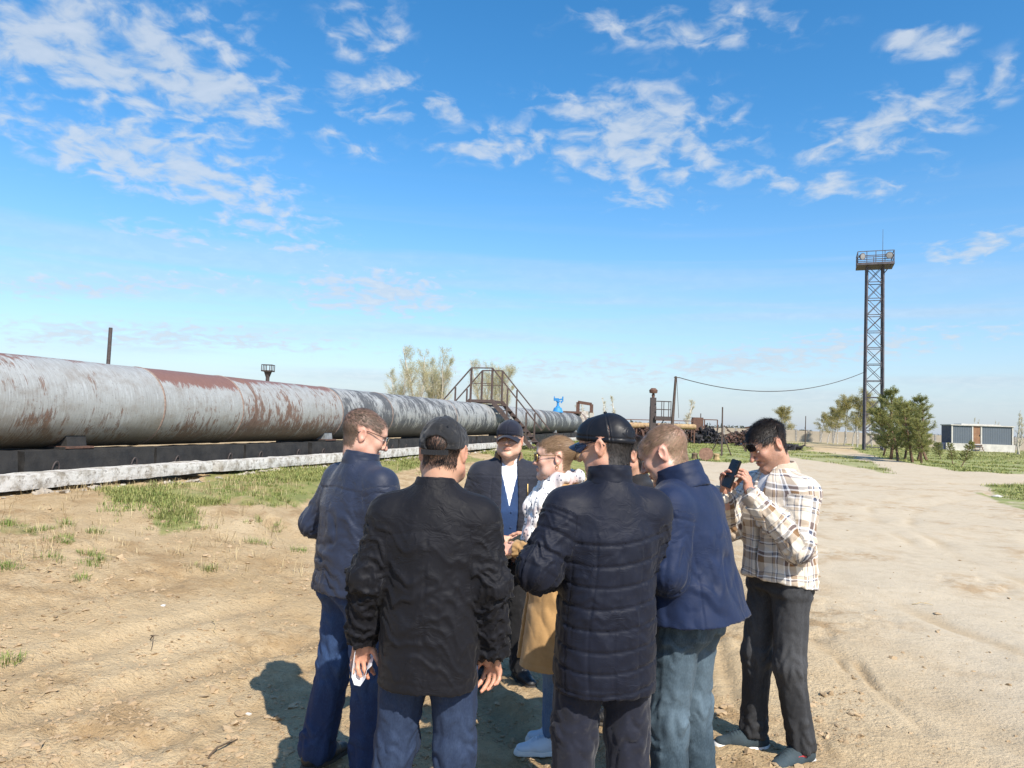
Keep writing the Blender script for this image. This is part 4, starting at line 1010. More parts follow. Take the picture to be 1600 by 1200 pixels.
def tree_mesh(kind, H, seed):
    """trunk+limbs mesh and crown mesh"""
    r = random.Random(seed); nr = np.random.default_rng(seed); wood = MB(); tips = []
    def limb(p, d, L, rad, depth):
        pts = [p.copy()]; n = 5; q = p.copy(); dd = d.copy()
        for i in range(n):
            dd = (dd + Vector((r.gauss(0, 1), r.gauss(0, 1), r.gauss(0, 1))) * 0.13 + Vector((0, 0, 0.05 if kind != 'birch' or depth < 2 else -0.05))).normalized(); q = q + dd * L / n; pts.append(q.copy())
            if depth > 0 and i >= 1: tips.append((q.copy(), dd.copy(), depth, L))
        wood.tube(pts, [rad * (1 - 0.75 * i / n) for i in range(n + 1)], 5 if depth else 7, caps=False)
        return pts
    if kind == 'pine':
        lean = Vector((r.uniform(-0.06, 0.06), r.uniform(-0.06, 0.06), 1)).normalized(); tr = limb(Vector((0, 0, -0.1)), lean, H, 0.085, 0)
        z = H * 0.24
        while z < H * 0.97:
            t = z / H; base = tr[0].lerp(tr[-1], t); k = r.randint(4, 6); a0 = r.random() * 6.28
            for i in range(k):
                a = a0 + i * 6.283 / k + r.uniform(-0.3, 0.3); L = (H * 0.31) * (1.0 - 0.62 * t) * r.uniform(0.6, 1.25) * (0.75 if t < 0.35 else 1)
                d = Vector((math.cos(a), math.sin(a), 0.25 + 0.6 * t)).normalized(); pts = limb(base, d, L, 0.028 * (1.2 - t), 1)
                for j in range(3):
                    b = pts[2 + j]; d2 = (d + Vector((r.gauss(0, .5), r.gauss(0, .5), r.uniform(0.0, 0.7)))).normalized(); limb(b, d2, L * 0.42, 0.012, 2)
            z += H * r.uniform(0.075, 0.11)
    elif kind == 'birch':
        for st in range(r.choice((1, 1, 2))):
            lean = Vector((r.uniform(-0.16, 0.16), r.uniform(-0.1, 0.1), 1)).normalized(); tr = limb(Vector((r.uniform(-.2, .2), r.uniform(-.2, .2), -0.1)), lean, H * r.uniform(0.85, 1), 0.10, 0)
            for i in range(20):
                t = r.uniform(0.25, 0.95); base = tr[int(t * 5)].lerp(tr[min(5, int(t * 5) + 1)], t * 5 % 1); a = r.random() * 6.28; L = H * 0.36 * (1.1 - t * 0.75) * r.uniform(0.6, 1.2)
                d = Vector((math.cos(a), math.sin(a), 0.75)).normalized(); pts = limb(base, d, L, 0.035 * (1.2 - t), 1)
                for j in range(4): limb(pts[1 + j], (d + Vector((r.gauss(0, .6), r.gauss(0, .6), r.uniform(-0.5, 0.4)))).normalized(), L * 0.5, 0.014, 2)
    else:
        for st in range(r.choice((1, 2, 3))):
            lean = Vector((r.uniform(-0.12, 0.12), r.uniform(-0.1, 0.1), 1)).normalized(); tr = limb(Vector((r.uniform(-.5, .5), r.uniform(-.5, .5), -0.1)), lean, H * r.uniform(0.8, 1), 0.16, 0)
            for i in range(24):
                t = r.uniform(0.18, 0.97); base = tr[int(t * 5)].lerp(tr[min(5, int(t * 5) + 1)], t * 5 % 1); a = r.random() * 6.28; L = H * (0.30 if kind == 'poplar' else 0.13) * (1.15 - t * 0.8) * r.uniform(0.6, 1.2)
                d = Vector((math.cos(a), math.sin(a), 1.5)).normalized(); pts = limb(base, d, L, 0.05 * (1.2 - t), 1)
                for j in range(4): limb(pts[1 + j], (d + Vector((r.gauss(0, .5), r.gauss(0, .5), r.uniform(-0.1, 0.5)))).normalized(), L * 0.5, 0.02, 2)
    wm = wood.mesh('trunk', True)
    T = np.array([t[0] for t in tips]); Dr = np.array([t[1] for t in tips]); dep = np.array([t[2] for t in tips])
    if kind == 'pine': per, L, W, sp = 17, 0.17, 0.022, 0.085
    elif kind == 'birch': per, L, W, sp = 22, 0.10, 0.075, 0.26
    elif kind == 'poplar': per, L, W, sp = 11, 0.11, 0.065, 0.30
    else: per, L, W, sp = 3, 0.08, 0.04, 0.15
    I = np.repeat(np.arange(len(T)), per); n = len(I)
    c = T[I] + nr.normal(0, sp * 0.55, (n, 3)); d = nr.normal(0, 1, (n, 3))
    if kind == 'pine': d = d * 0.75 + Dr[I] * 0.9 + np.array((0, 0, 0.25)); c = T[I] + nr.normal(0, 0.028, (n, 3)) - Dr[I] * nr.uniform(0, 0.14, (n, 1))
    d /= np.linalg.norm(d, axis=1, keepdims=True); sd = np.cross(d, nr.normal(0, 1, (n, 3))); sd /= np.linalg.norm(sd, axis=1, keepdims=True)
    l = L * nr.uniform(0.6, 1.2, (n, 1)); w = W * nr.uniform(0.6, 1.2, (n, 1))
    V = np.stack([c, c + d * l * 0.5 + sd * w * 0.5, c + d * l, c + d * l * 0.5 - sd * w * 0.5], 1).reshape(-1, 3)
    tone = np.repeat(np.clip(nr.uniform(0, 0.6, n) + 0.5 * (pnoise(T * 1.5, seed)[I]) + 0.2, 0, 1), 4)
    return wm, mesh_np('crown', V.astype(np.float32), np.arange(n * 4).reshape(-1, 4), True, {'tone': tone})

def plant(name, meshes, loc, label, cat, rz, sc, group, bark, leaf, wide=1.0):
    o = empty(name, loc, label, cat, rz, group); o.scale = (sc * wide, sc * wide, sc)
    a = ob('trunk', meshes[0], bark, o); b = ob('crown', meshes[1], leaf, o); return o
PINES = [tree_mesh('pine', 4.6, 100 + k) for k in range(4)]
for k, (px, Y, sc, lab) in enumerate(((1392, 50, 1.06, 'tall young pine touching the lattice mast, tallest of the clump'), (1404, 47, 0.80, 'young pine with brownish lower branches in front of the clump'), (1414, 52, 0.82, 'young pine in the middle of the clump behind others'), (1426, 46, 0.86, 'young pine with crooked bare trunk at the clump front'), (1434, 49, 0.95, 'young pine with rounded top beside the outer one'), (1449, 50, 0.92, 'outermost young pine of the clump, facing the metal hut'), (1380, 56, 0.75, 'small pine behind the foot of the lattice mast'), (1440, 45, 0.62, 'low young pine at the clump edge above the grass'))):
    p = spot(px, Y); plant('pine_tree', PINES[k % 4], p, lab, 'pine tree', k * 1.7, sc, 'young pines beside the mast', PINE_B, PINE_L, 1.30)
for k, (px, py, h, lab) in enumerate(((1502, 729, 0.34, 'tiny bushy pine sapling nearest the metal hut steps'), (1489, 726, 0.30, 'slender pine sapling between two bushier ones'), (1470, 717, 0.28, 'low dark pine sapling below the hut annex'), (1462, 715, 0.26, 'smallest pine sapling at the edge of the pine clump'))):
    x, y = px_ground(px, py); plant('pine_sapling', PINES[(k + 1) % 4], Vector((x, y, 0)), lab, 'pine sapling', k * 2.1, h, 'pine saplings in the meadow', PINE_B, PINE_L, 1.15)
x, y = px_ground(1447, 712); 
BUSHL = leaf_mat('rust_brown_leaves', (0.30, 0.12, 0.04), (0.42, 0.22, 0.08))
plant('shrub', PINES[0], Vector((x, y, 0)), 'small rust-brown withered shrub by the pines', 'shrub', 0.4, 0.26, None, PINE_B, BUSHL, 1.3)
BIRCH = [tree_mesh('birch', 7.2, 200 + k) for k in range(4)]
for k, (px, Y, sc, lab) in enumerate(((1282, 118, 0.68, 'birch standing first in the far row by the track'), (1292, 112, 0.80, 'second birch of the far row by the track'), (1301, 108, 0.86, 'third birch of the far row, olive crown'), (1311, 112, 0.92, 'fourth birch of the far row'), (1320, 104, 0.98, 'fifth birch of the far row, pale trunk'), (1330, 98, 1.0, 'tall birch next to the mast'), (1340, 90, 1.0, 'tallest birch of the row beside the mast'), (1350, 98, 0.9, 'birch partly behind the lattice mast'), (1362, 92, 0.78, 'birch behind the foot of the lattice mast'), (1220, 115, 0.9, 'birch standing behind the head of the young man in plaid'), (1232, 125, 0.75, 'smaller birch beside the one behind the plaid shirt man'))):
    p = spot(px, Y); plant('birch_tree', BIRCH[k % 4], p, lab, 'birch tree', k * 1.3, sc, 'birches along the far track', BIRCH_B, BIRCH_L)
POP = [tree_mesh('poplar', 11.0, 300 + k) for k in range(3)]
for k, (px, Y, sc, lab) in enumerate(((628, 112, 0.90, 'pale budding poplar rising above the dark stretch of pipe, broadest'), (648, 106, 1.12, 'tall yellowish budding poplar behind the pipeline'), (672, 114, 1.0, 'grey budding poplar between the yellowish one and the stair'), (690, 112, 1.10, 'bare pale poplar close to the stair'), (752, 116, 1.05, 'budding poplar seen through the stair railing'), (772, 112, 1.08, 'budding poplar seen behind the stair handrail'), (790, 120, 0.75, 'small bare poplar beside the stair'))):
    plant('poplar_tree', POP[k % 3], spot(px, Y), lab, 'poplar tree', k * 2.0, sc, 'poplars behind the pipeline', GREY_B, POP_L)
BARE = [tree_mesh('bare', 8.0, 400 + k) for k in range(2)]
for k, (px, Y, sc, wd, lab) in enumerate(((956, 125, 0.88, 1.3, 'slim leafless tree behind the leather cap'), (905, 130, 0.7, 1.6, 'pale leafless tree behind the vent frame'), (1065, 95, 0.70, 1.4, 'spreading leafless tree beside the leaning wooden pole'), (1594, 80, 0.62, 1.0, 'slim upright poplar beside the metal hut'), (1521, 150, 0.75, 0.7, 'far slim poplar rising behind the hut roof'), (1557, 155, 0.72, 0.7, 'far faint poplar rising behind the end of the hut roof'), (1245, 135, 0.6, 2.0, 'low leafless bush tree at the far end of the track'))):
    plant('bare_tree', BARE[k % 2], spot(px, Y), lab, 'bare tree', k * 2.3, sc, None, GREY_B, POP_L, wd)
FARL = leaf_mat('dark_far_foliage', (0.10, 0.11, 0.09), (0.20, 0.20, 0.15))
r = np.random.default_rng(44); Vv = []; 
for _ in range(260):
    px = r.choice((r.uniform(1060, 1260), r.uniform(1460, 1640), r.uniform(900, 1060))); p = spot(px, 330 + r.uniform(-40, 90)); s = r.uniform(0.6, 2.0)
    c = np.array((p.x, p.y, 0)) + r.normal(0, 1, (60, 3)) * np.array((s * 0.9, s * 0.6, 0.0)) + np.stack([np.zeros(60), np.zeros(60), np.abs(r.normal(0.4, 0.35, 60)) * s * 1.3], 1)
    d = r.normal(0, 0.5, (60, 4, 3)); Vv.append((c[:, None] + d).reshape(-1, 3))
Vv = np.concatenate(Vv).astype(np.float32)
ob('treeline', mesh_np('treeline', Vv, np.arange(len(Vv)).reshape(-1, 4), True, {'tone': np.repeat(r.uniform(0, 1, len(Vv) // 4), 4)}), FARL, label='dark scattered treeline far off on the steppe horizon', cat='treeline', kind='stuff')
# ------------------------------------------------------------------ people: cloth, skin, hair
def skin_mat():
    def f(nt, b):
        a = nd(nt, 'ShaderNodeAttribute', attribute_name='col').outputs['Vector']
        co = objco(nt)
        n = noise(nt, co, 55.0, 4.0)
        n2 = noise(nt, co, 14.0, 3.0)
        c = mix(nt, maprange(nt, n, 0.3, 0.7, 0.0, 0.35), a, (0.55, 0.36, 0.28), 'MULTIPLY')
        c = mix(nt, 0.35, c, mix(nt, maprange(nt, n2, 0.35, 0.65), a, (0.62, 0.33, 0.24)))
        setin(nt, b, 'Base Color', mix(nt, 0.55, a, c))
        b.inputs['Subsurface Weight'].default_value = 0.12
        b.inputs['Subsurface Radius'].default_value = (0.012, 0.004, 0.002)
        b.inputs['Subsurface Scale'].default_value = 0.5
        setin(nt, b, 'Roughness', maprange(nt, n, 0.3, 0.7, 0.42, 0.62))
        bump(nt, b, noise(nt, co, 260.0, 3.0), 0.12, 0.002)
    return material('skin', f, 0.5)
SKIN = skin_mat()

def cloth_mat(name, col, rough=0.6, weave=900.0, wstr=0.15, var=0.18, sheen=0.15, dust=0.05, crease=0.25, rumple=0.0):
    """woven cloth: fine weave, uneven wear, small creases"""
    def f(nt, b):
        co = objco(nt)
        n = noise(nt, co, 9.0, 5.0, 0.65)
        c = mix(nt, maprange(nt, n, 0.3, 0.7), tuple(x * (1 - var) for x in col), tuple(x * (1 + var) for x in col))
        c = mix(nt, maprange(nt, noise(nt, co, 38.0, 6.0, 0.7), 0.56, 0.78, 0.0, dust), c, (0.42, 0.38, 0.32))
        setin(nt, b, 'Base Color', c)
        setin(nt, b, 'Roughness', maprange(nt, n, 0.3, 0.7, rough - 0.08, rough + 0.08))
        b.inputs['Specular IOR Level'].default_value = 0.2
        b.inputs['Sheen Weight'].default_value = sheen
        b.inputs['Sheen Roughness'].default_value = 0.5
        w = nd(nt, 'ShaderNodeTexWave', {'Vector': co, 'Scale': weave / 6.28, 'Distortion': 1.5, 'Detail': 1.0}).outputs['Fac']
        k = nd(nt, 'ShaderNodeTexNoise', {'Vector': co, 'Scale': 26.0, 'Detail': 5.0, 'Roughness': 0.6, 'Distortion': 0.8}).outputs['Fac']
        h = fmath(nt, 'ADD', fmath(nt, 'MULTIPLY', w, wstr * 0.12), fmath(nt, 'MULTIPLY', k, crease))
        if rumple:                       # crisp creases running with the cloth
            a = nd(nt, 'ShaderNodeAttribute', attribute_name='uvw').outputs['Vector']
            wv = nd(nt, 'ShaderNodeTexNoise', {'Vector': a, 'Scale': 9.0, 'Detail': 2.0}).outputs['Color']
            a = vmath(nt, 'ADD', a, vmath(nt, 'SCALE', vmath(nt, 'SUBTRACT', wv, (0.5, 0.5, 0.5)), scale=0.16))
            for sc_, amt in (((9.0, 26.0, 1.0), 1.0), ((20.0, 48.0, 1.0), 0.45)):
                n_ = noise(nt, nd(nt, 'ShaderNodeMapping', {'Vector': a, 'Scale': sc_}).outputs[0], 1.0, 2.0)
                r_ = fmath(nt, 'POWER', fmath(nt, 'SUBTRACT', 1.0, fmath(nt, 'ABSOLUTE', fmath(nt, 'MULTIPLY', fmath(nt, 'SUBTRACT', n_, 0.5), 4.5)), clamp=True), 2.0)
                m_ = maprange(nt, noise(nt, a, 5.0, 2.0), 0.42, 0.62)
                h = fmath(nt, 'ADD', h, fmath(nt, 'MULTIPLY', fmath(nt, 'MULTIPLY', r_, m_), rumple * amt))
        bump(nt, b, h, 0.5, 0.012)
    return material(name, f, rough)

def denim_mat(name, col, worn, amount=0.5):
    def f(nt, b):
        co = objco(nt)
        fade = nd(nt, 'ShaderNodeAttribute', attribute_name='fade').outputs['Fac']
        mp = nd(nt, 'ShaderNodeMapping', {'Vector': co, 'Scale': (260.0, 260.0, 90.0)})
        thr = noise(nt, mp.outputs[0], 1.0, 3.0)
        blot = noise(nt, co, 11.0, 5.0, 0.65)
        k = fmath(nt, 'ADD', fmath(nt, 'MULTIPLY', fade, amount), fmath(nt, 'MULTIPLY', fmath(nt, 'SUBTRACT', blot, 0.5), 0.55))
        k = fmath(nt, 'ADD', k, fmath(nt, 'MULTIPLY', fmath(nt, 'SUBTRACT', thr, 0.5), 0.8), clamp=True)
        setin(nt, b, 'Base Color', mix(nt, k, col, worn))
        cr = nd(nt, 'ShaderNodeTexNoise', {'Vector': co, 'Scale': 24.0, 'Detail': 5.0, 'Distortion': 0.7}).outputs['Fac']
        bump(nt, b, fmath(nt, 'ADD', fmath(nt, 'MULTIPLY', thr, 0.02), fmath(nt, 'MULTIPLY', cr, 0.22)), 0.4, 0.012)
    return material(name, f, 0.85)

def hair_mat(name, c1, c2):
    def f(nt, b):
        t = nd(nt, 'ShaderNodeAttribute', attribute_name='tone').outputs['Fac']
        setin(nt, b, 'Base Color', mix(nt, t, c1, c2)); b.inputs['Specular IOR Level'].default_value = 0.25
    return material(name, f, 0.5)

BLACK_PLASTIC = plain('black_plastic', (0.012, 0.012, 0.014), 0.35, 0.2)
DARK_GLASS = plain('dark_lens', (0.006, 0.005, 0.008), 0.22, 0.1)
def _clear(nt, b):
    setin(nt, b, 'Base Color', (0.9, 0.95, 0.95)); b.inputs['Transmission Weight'].default_value = 0.9; b.inputs['Roughness'].default_value = 0.02
    b.inputs['IOR'].default_value = 1.1
CLEAR_LENS = material('clear_lens', _clear, 0.02)
STEEL = plain('steel', (0.55, 0.55, 0.56), 0.28, 0.15, metal=1.0)
GOLD = plain('gold', (0.75, 0.52, 0.2), 0.3, 0.1, metal=1.0)

def rot3(yaw=0, pitch=0, roll=0):
    return np.array((Matrix.Rotation(math.radians(yaw), 3, 'Z') @ Matrix.Rotation(math.radians(pitch), 3, 'X') @ Matrix.Rotation(math.radians(roll), 3, 'Y')), np.float32)

def billow(p, seed):
    return np.abs(pnoise(p, seed)) * 2.2

# ---- head (its own frame: origin mid-head, looking towards -Y)
def head_volume(g):
    w = g.get('width', 1.0); jow = g.get('jowl', 0.0); fem = g.get('fem', 0)
    v = Vol((-0.105, -0.14, -0.235), (0.105, 0.135, 0.135), 0.0042)
    v.ell((0, 0.016, 0.034), (0.077 * w, 0.096, 0.083), 0.0)
    v.ell((0, -0.028, -0.02), (0.064 * w, 0.068, 0.088), 0.03)
    v.ell((0, -0.052, 0.045), (0.058 * w, 0.045, 0.045), 0.025)
    jr = 0.021 + jow * 0.012
    for s in (-1, 1):
        v.cone((s * 0.053 * w, -0.004, -0.058), (s * 0.014, -0.077, -0.098), jr, 0.017, 0.03)
        v.ell((s * 0.041 * w, -0.070, -0.022), (0.024, 0.022, 0.024), 0.022)
        if jow: v.ell((s * 0.040 * w, -0.045, -0.075), (0.026 + 0.008 * jow, 0.032, 0.026), 0.03)
    v.ell((0, -0.084, -0.098), (0.021, 0.018, 0.017), 0.02)
    v.cone((-0.036, -0.087, 0.030), (0.036, -0.087, 0.030), 0.011, 0.011, 0.016)
    for s in (-1, 1):
        v.ell((s * 0.031, -0.103, 0.010), (0.019, 0.016, 0.012), 0.010, neg=True)
    nl = g.get('nose', 1.0)
    v.cone((0, -0.092, 0.016), (0, -0.098 - 0.020 * nl, -0.026), 0.0075, 0.0115, 0.010)
    for s in (-1, 1): v.ell((s * 0.0125, -0.102, -0.030), (0.0095, 0.012, 0.009), 0.006)
    v.cone((-0.021, -0.090, -0.0585), (0.021, -0.090, -0.0585), 0.0065, 0.0065, 0.008)
    v.ell((0, -0.0975, -0.0545), (0.022, 0.008, 0.0058), 0.004)
    v.ell((0, -0.0965, -0.0655), (0.019, 0.008, 0.0066), 0.004)
    v.cone((-0.024, -0.106, -0.0602), (0.024, -0.106, -0.0602), 0.0028, 0.0028, 0.003, neg=True)
    for s in (-1, 1):
        R = rot3(yaw=s * 24, roll=s * 6, pitch=-8)
        c = np.array((s * 0.0795 * w, 0.014, -0.004))
        v.ell(c, (0.0085, 0.020, 0.032), 0.006, rot=R)
        v.ell(c + np.array((s * 0.008, -0.003, 0.004)), (0.006, 0.0115, 0.019), 0.004, neg=True, rot=R)
        v.ell(c + np.array((s * -0.001, -0.004, -0.026)), (0.006, 0.009, 0.010), 0.005)
    nb = np.array(g['neck_base'], np.float32)
    nr = g.get('neck', 0.056)
    v.cone((0, 0.022, -0.045), nb, nr * 0.98, nr * 1.10, 0.03)
    v.cone((0, 0.005, -0.10), nb + np.array((0, -0.012, 0.0)), nr * 0.80, nr, 0.03)
    return v

def head_mesh(g):
    V, Q = head_volume(g).surf()
    V = relax(V, Q, 2, 0.35); N = vnormals(V, Q)
    base = np.array(g['skin'], np.float32)
    C = np.tile(base, (len(V), 1))
    x, y, z = V.T
    face = sstep(-0.02, -0.06, y)
    rosy = np.exp(-(((np.abs(x) - 0.043) / 0.022) ** 2 + ((z + 0.022) / 0.025) ** 2)) * face + np.exp(-((x / 0.018) ** 2 + ((z + 0.022) / 0.02) ** 2)) * sstep(-0.095, -0.11, y)
    C = C * (1 - 0.35 * rosy[:, None] * np.array((0.15, 0.55, 0.6)))
    ear = sstep(0.070, 0.080, np.abs(x)) * (z < 0.04)
    C = C * (1 - 0.3 * ear[:, None] * np.array((0.1, 0.5, 0.5)))
    lip = np.exp(-((x / 0.021) ** 4 + ((z + 0.060) / 0.0085) ** 4)) * sstep(-0.088, -0.093, y)
    C = C * (1 - lip[:, None]) + lip[:, None] * base * np.array(g.get('lips', (0.72, 0.42, 0.42)))
    st = g.get('stubble', 0.0)
    if st:
        beard = sstep(-0.036, -0.052, z) * sstep(0.03, -0.01, y) * sstep(-0.135, -0.11, z) * (1 - lip)
        chk = sstep(0.045, 0.06, np.abs(x)) * sstep(0.0, -0.02, z) * sstep(0.015, -0.01, y) * sstep(-0.135, -0.11, z)
        beard = np.maximum(beard, chk) * (0.75 + 0.5 * pnoise(V * 150, 5))
        C = C * (1 - st * np.clip(beard, 0, 1)[:, None]) + st * np.clip(beard, 0, 1)[:, None] * np.array(g['hair_col'])
    brow = np.exp(-(((np.abs(x) - 0.032) / 0.017) ** 4 + ((z - 0.031 + 0.15 * np.maximum(np.abs(x) - 0.035, 0)) / 0.0055) ** 2)) * sstep(-0.08, -0.088, y)
    bc = np.array(g.get('brow_col', g['hair_col'])); bw = (g.get('brow', 0.85) * np.clip(brow, 0, 1))[:, None]
    C = C * (1 - bw) + bw * bc
    eye = np.exp(-(((np.abs(x) - 0.031) / 0.017) ** 4 + ((z - 0.012) / 0.0035) ** 4)) * sstep(-0.07, -0.08, y)
    C = C * (1 - 0.35 * eye[:, None])
    sc = g.get('scalp')
    if sc is not None:
        m = np.clip(sc(V), 0, 1)[:, None] * g.get('scalp_tint', 0.8)
        C = C * (1 - m) + m * np.array(g['hair_col'])
    parts = [(V, Q, C)]
    # eyeballs with lids
    for s in (-1, 1):
        ev = Vol((s * 0.031 - 0.02, -0.112, -0.012), (s * 0.031 + 0.02, -0.06, 0.03), 0.0026)
        c = np.array((s * 0.031, -0.0815, 0.010)); ev.ell(c, (0.0125, 0.0125, 0.0125), 0)
        a, q = ev.surf(); d = a - c
        cc = np.tile(np.array((0.62, 0.58, 0.55)), (len(a), 1)).astype(np.float32)
        ir = (d[:, 0] ** 2 + (d[:, 2] + 0.001) ** 2) < 0.0056 ** 2
        cc[ir & (d[:, 1] < 0)] = np.array((0.04, 0.022, 0.012))
        sq = g.get('eye_open', 0.0042)
        lid = (d[:, 2] > sq - 0.001) | (d[:, 2] < -sq * 0.9)
        cc[lid] = base * 0.85
        a[lid] += (d[lid] / 0.0125) * 0.0012
        lash = np.abs(d[:, 2] - sq + 0.001) < 0.0012
        cc[lash] = np.array((0.03, 0.02, 0.015))
        parts.append((a, q, cc))
    return parts, (V, N)

def hand_mesh(curl=(0.4, 0.4, 0.4, 0.45), thumb=0.3, spread=0.10, mirror=False, skin=(0.5, 0.27, 0.19)):
    """wrist at the origin, fingers towards -Z, palm towards -Y, thumb at +X"""
    v = Vol((-0.075, -0.14, -0.215), (0.105, 0.04, 0.09), 0.0036)
    v.cone((0, 0, 0.085), (0, 0, 0.0), 0.027, 0.0245, 0.01, flat=(0.9, 1.15, 1))
    v.cone((0.006, 0, -0.01), (0.022, 0.0, -0.082), 0.021, 0.0135, 0.015, flat=(1, 1.25, 1))
    v.cone((-0.006, 0, -0.01), (-0.026, 0.0, -0.078), 0.021, 0.0125, 0.015, flat=(1, 1.25, 1))
    v.cone((0, 0, -0.01), (0.0, 0.001, -0.084), 0.022, 0.014, 0.015, flat=(1, 1.3, 1))
    v.ell((0.024, -0.012, -0.035), (0.017, 0.014, 0.028), 0.012)
    v.ell((-0.024, -0.010, -0.040), (0.012, 0.011, 0.028), 0.012)
    segs = []
    for i, (x0, L, r) in enumerate(((0.030, 0.076, 0.0084), (0.0105, 0.085, 0.0087), (-0.0105, 0.079, 0.0083), (-0.0300, 0.062, 0.0073))):
        p = np.array((x0, 0.0, -0.082 + 0.006 * abs(i - 1))); ang = 0.0
        sp = spread * (1.5 - i) * 0.6
        for k, fr in enumerate((0.46, 0.31, 0.25)):
            ang += curl[i] * (0.75, 1.15, 0.8)[k]
            d = np.array((math.sin(sp) * math.cos(ang), -math.sin(ang), -math.cos(ang) * math.cos(sp)))
            q = p + d * L * fr
            v.cone(p, q, r * (1 - 0.07 * k), r * (0.95 - 0.08 * k), 0.004 if k else 0.007)
            v.ell(p + np.array((0, 0.001, 0)), (r * 1.06,) * 3, 0.004)
            p = q
        segs.append(p)
    p = np.array((0.024, -0.004, -0.018)); a = 0.75 - 0.35 * thumb
    for k, (L, r) in enumerate(((0.040, 0.0125), (0.032, 0.0105), (0.026, 0.0095))):
        d = np.array((math.sin(a) * (1 - 0.55 * thumb * (k > 0)), -0.25 - 0.9 * thumb * (0.4 + 0.5 * k), -math.cos(a) * 0.95)); d /= np.linalg.norm(d)
        q = p + d * L; v.cone(p, q, r, r * 0.92, 0.007); p = q; a *= 0.75
    V, Q = v.surf(); V = relax(V, Q, 1, 0.2)
    C = np.tile(np.array(skin, np.float32), (len(V), 1))
    tip = np.zeros(len(V))
    for t in segs: tip = np.maximum(tip, np.exp(-(np.linalg.norm(V - t, axis=1) / 0.012) ** 2))
    C = C * (1 - 0.3 * tip[:, None] * np.array((0.1, 0.5, 0.5)))
    C = C * (1 - 0.18 * np.clip(pnoise(V * 70, 3), 0, 1)[:, None])
    if mirror: V = V * np.array((-1, 1, 1)); Q = Q[:, ::-1]
    return V, Q, C

def frame(zdir, ydir):
    """rotation whose -Z is zdir (fingers) and -Y close to ydir (palm)"""
    z = -np.array(zdir, float); z /= np.linalg.norm(z)
    y = -np.array(ydir, float); y -= z * (y @ z); y /= np.linalg.norm(y)
    x = np.cross(y, z); return np.stack([x, y, z], 1)

def chain_param(V, pts):
    """nearest place along a limb: distance, length along, angle round it"""
    best = np.full(len(V), 9.0, np.float32); S = np.zeros(len(V), np.float32); TH = np.zeros(len(V), np.float32); acc = 0.0
    for a, b in zip(pts[:-1], pts[1:]):
        a = np.array(a, np.float32); b = np.array(b, np.float32); ba = b - a; L = float(np.linalg.norm(ba))
        t = np.clip(((V - a) @ ba) / (L * L), 0, 1); q = V - a - t[:, None] * ba; d = np.linalg.norm(q, axis=1)
        ref = np.array((0, 1, 0.0)); e1 = ref - ba * (ref @ ba) / (L * L); e1 /= np.linalg.norm(e1); e2 = np.cross(ba / L, e1)
        th = np.arctan2(q @ e2, q @ e1); m = d < best
        best[m] = d[m]; S[m] = acc + t[m] * L; TH[m] = th[m]; acc += L
    return best, S, TH

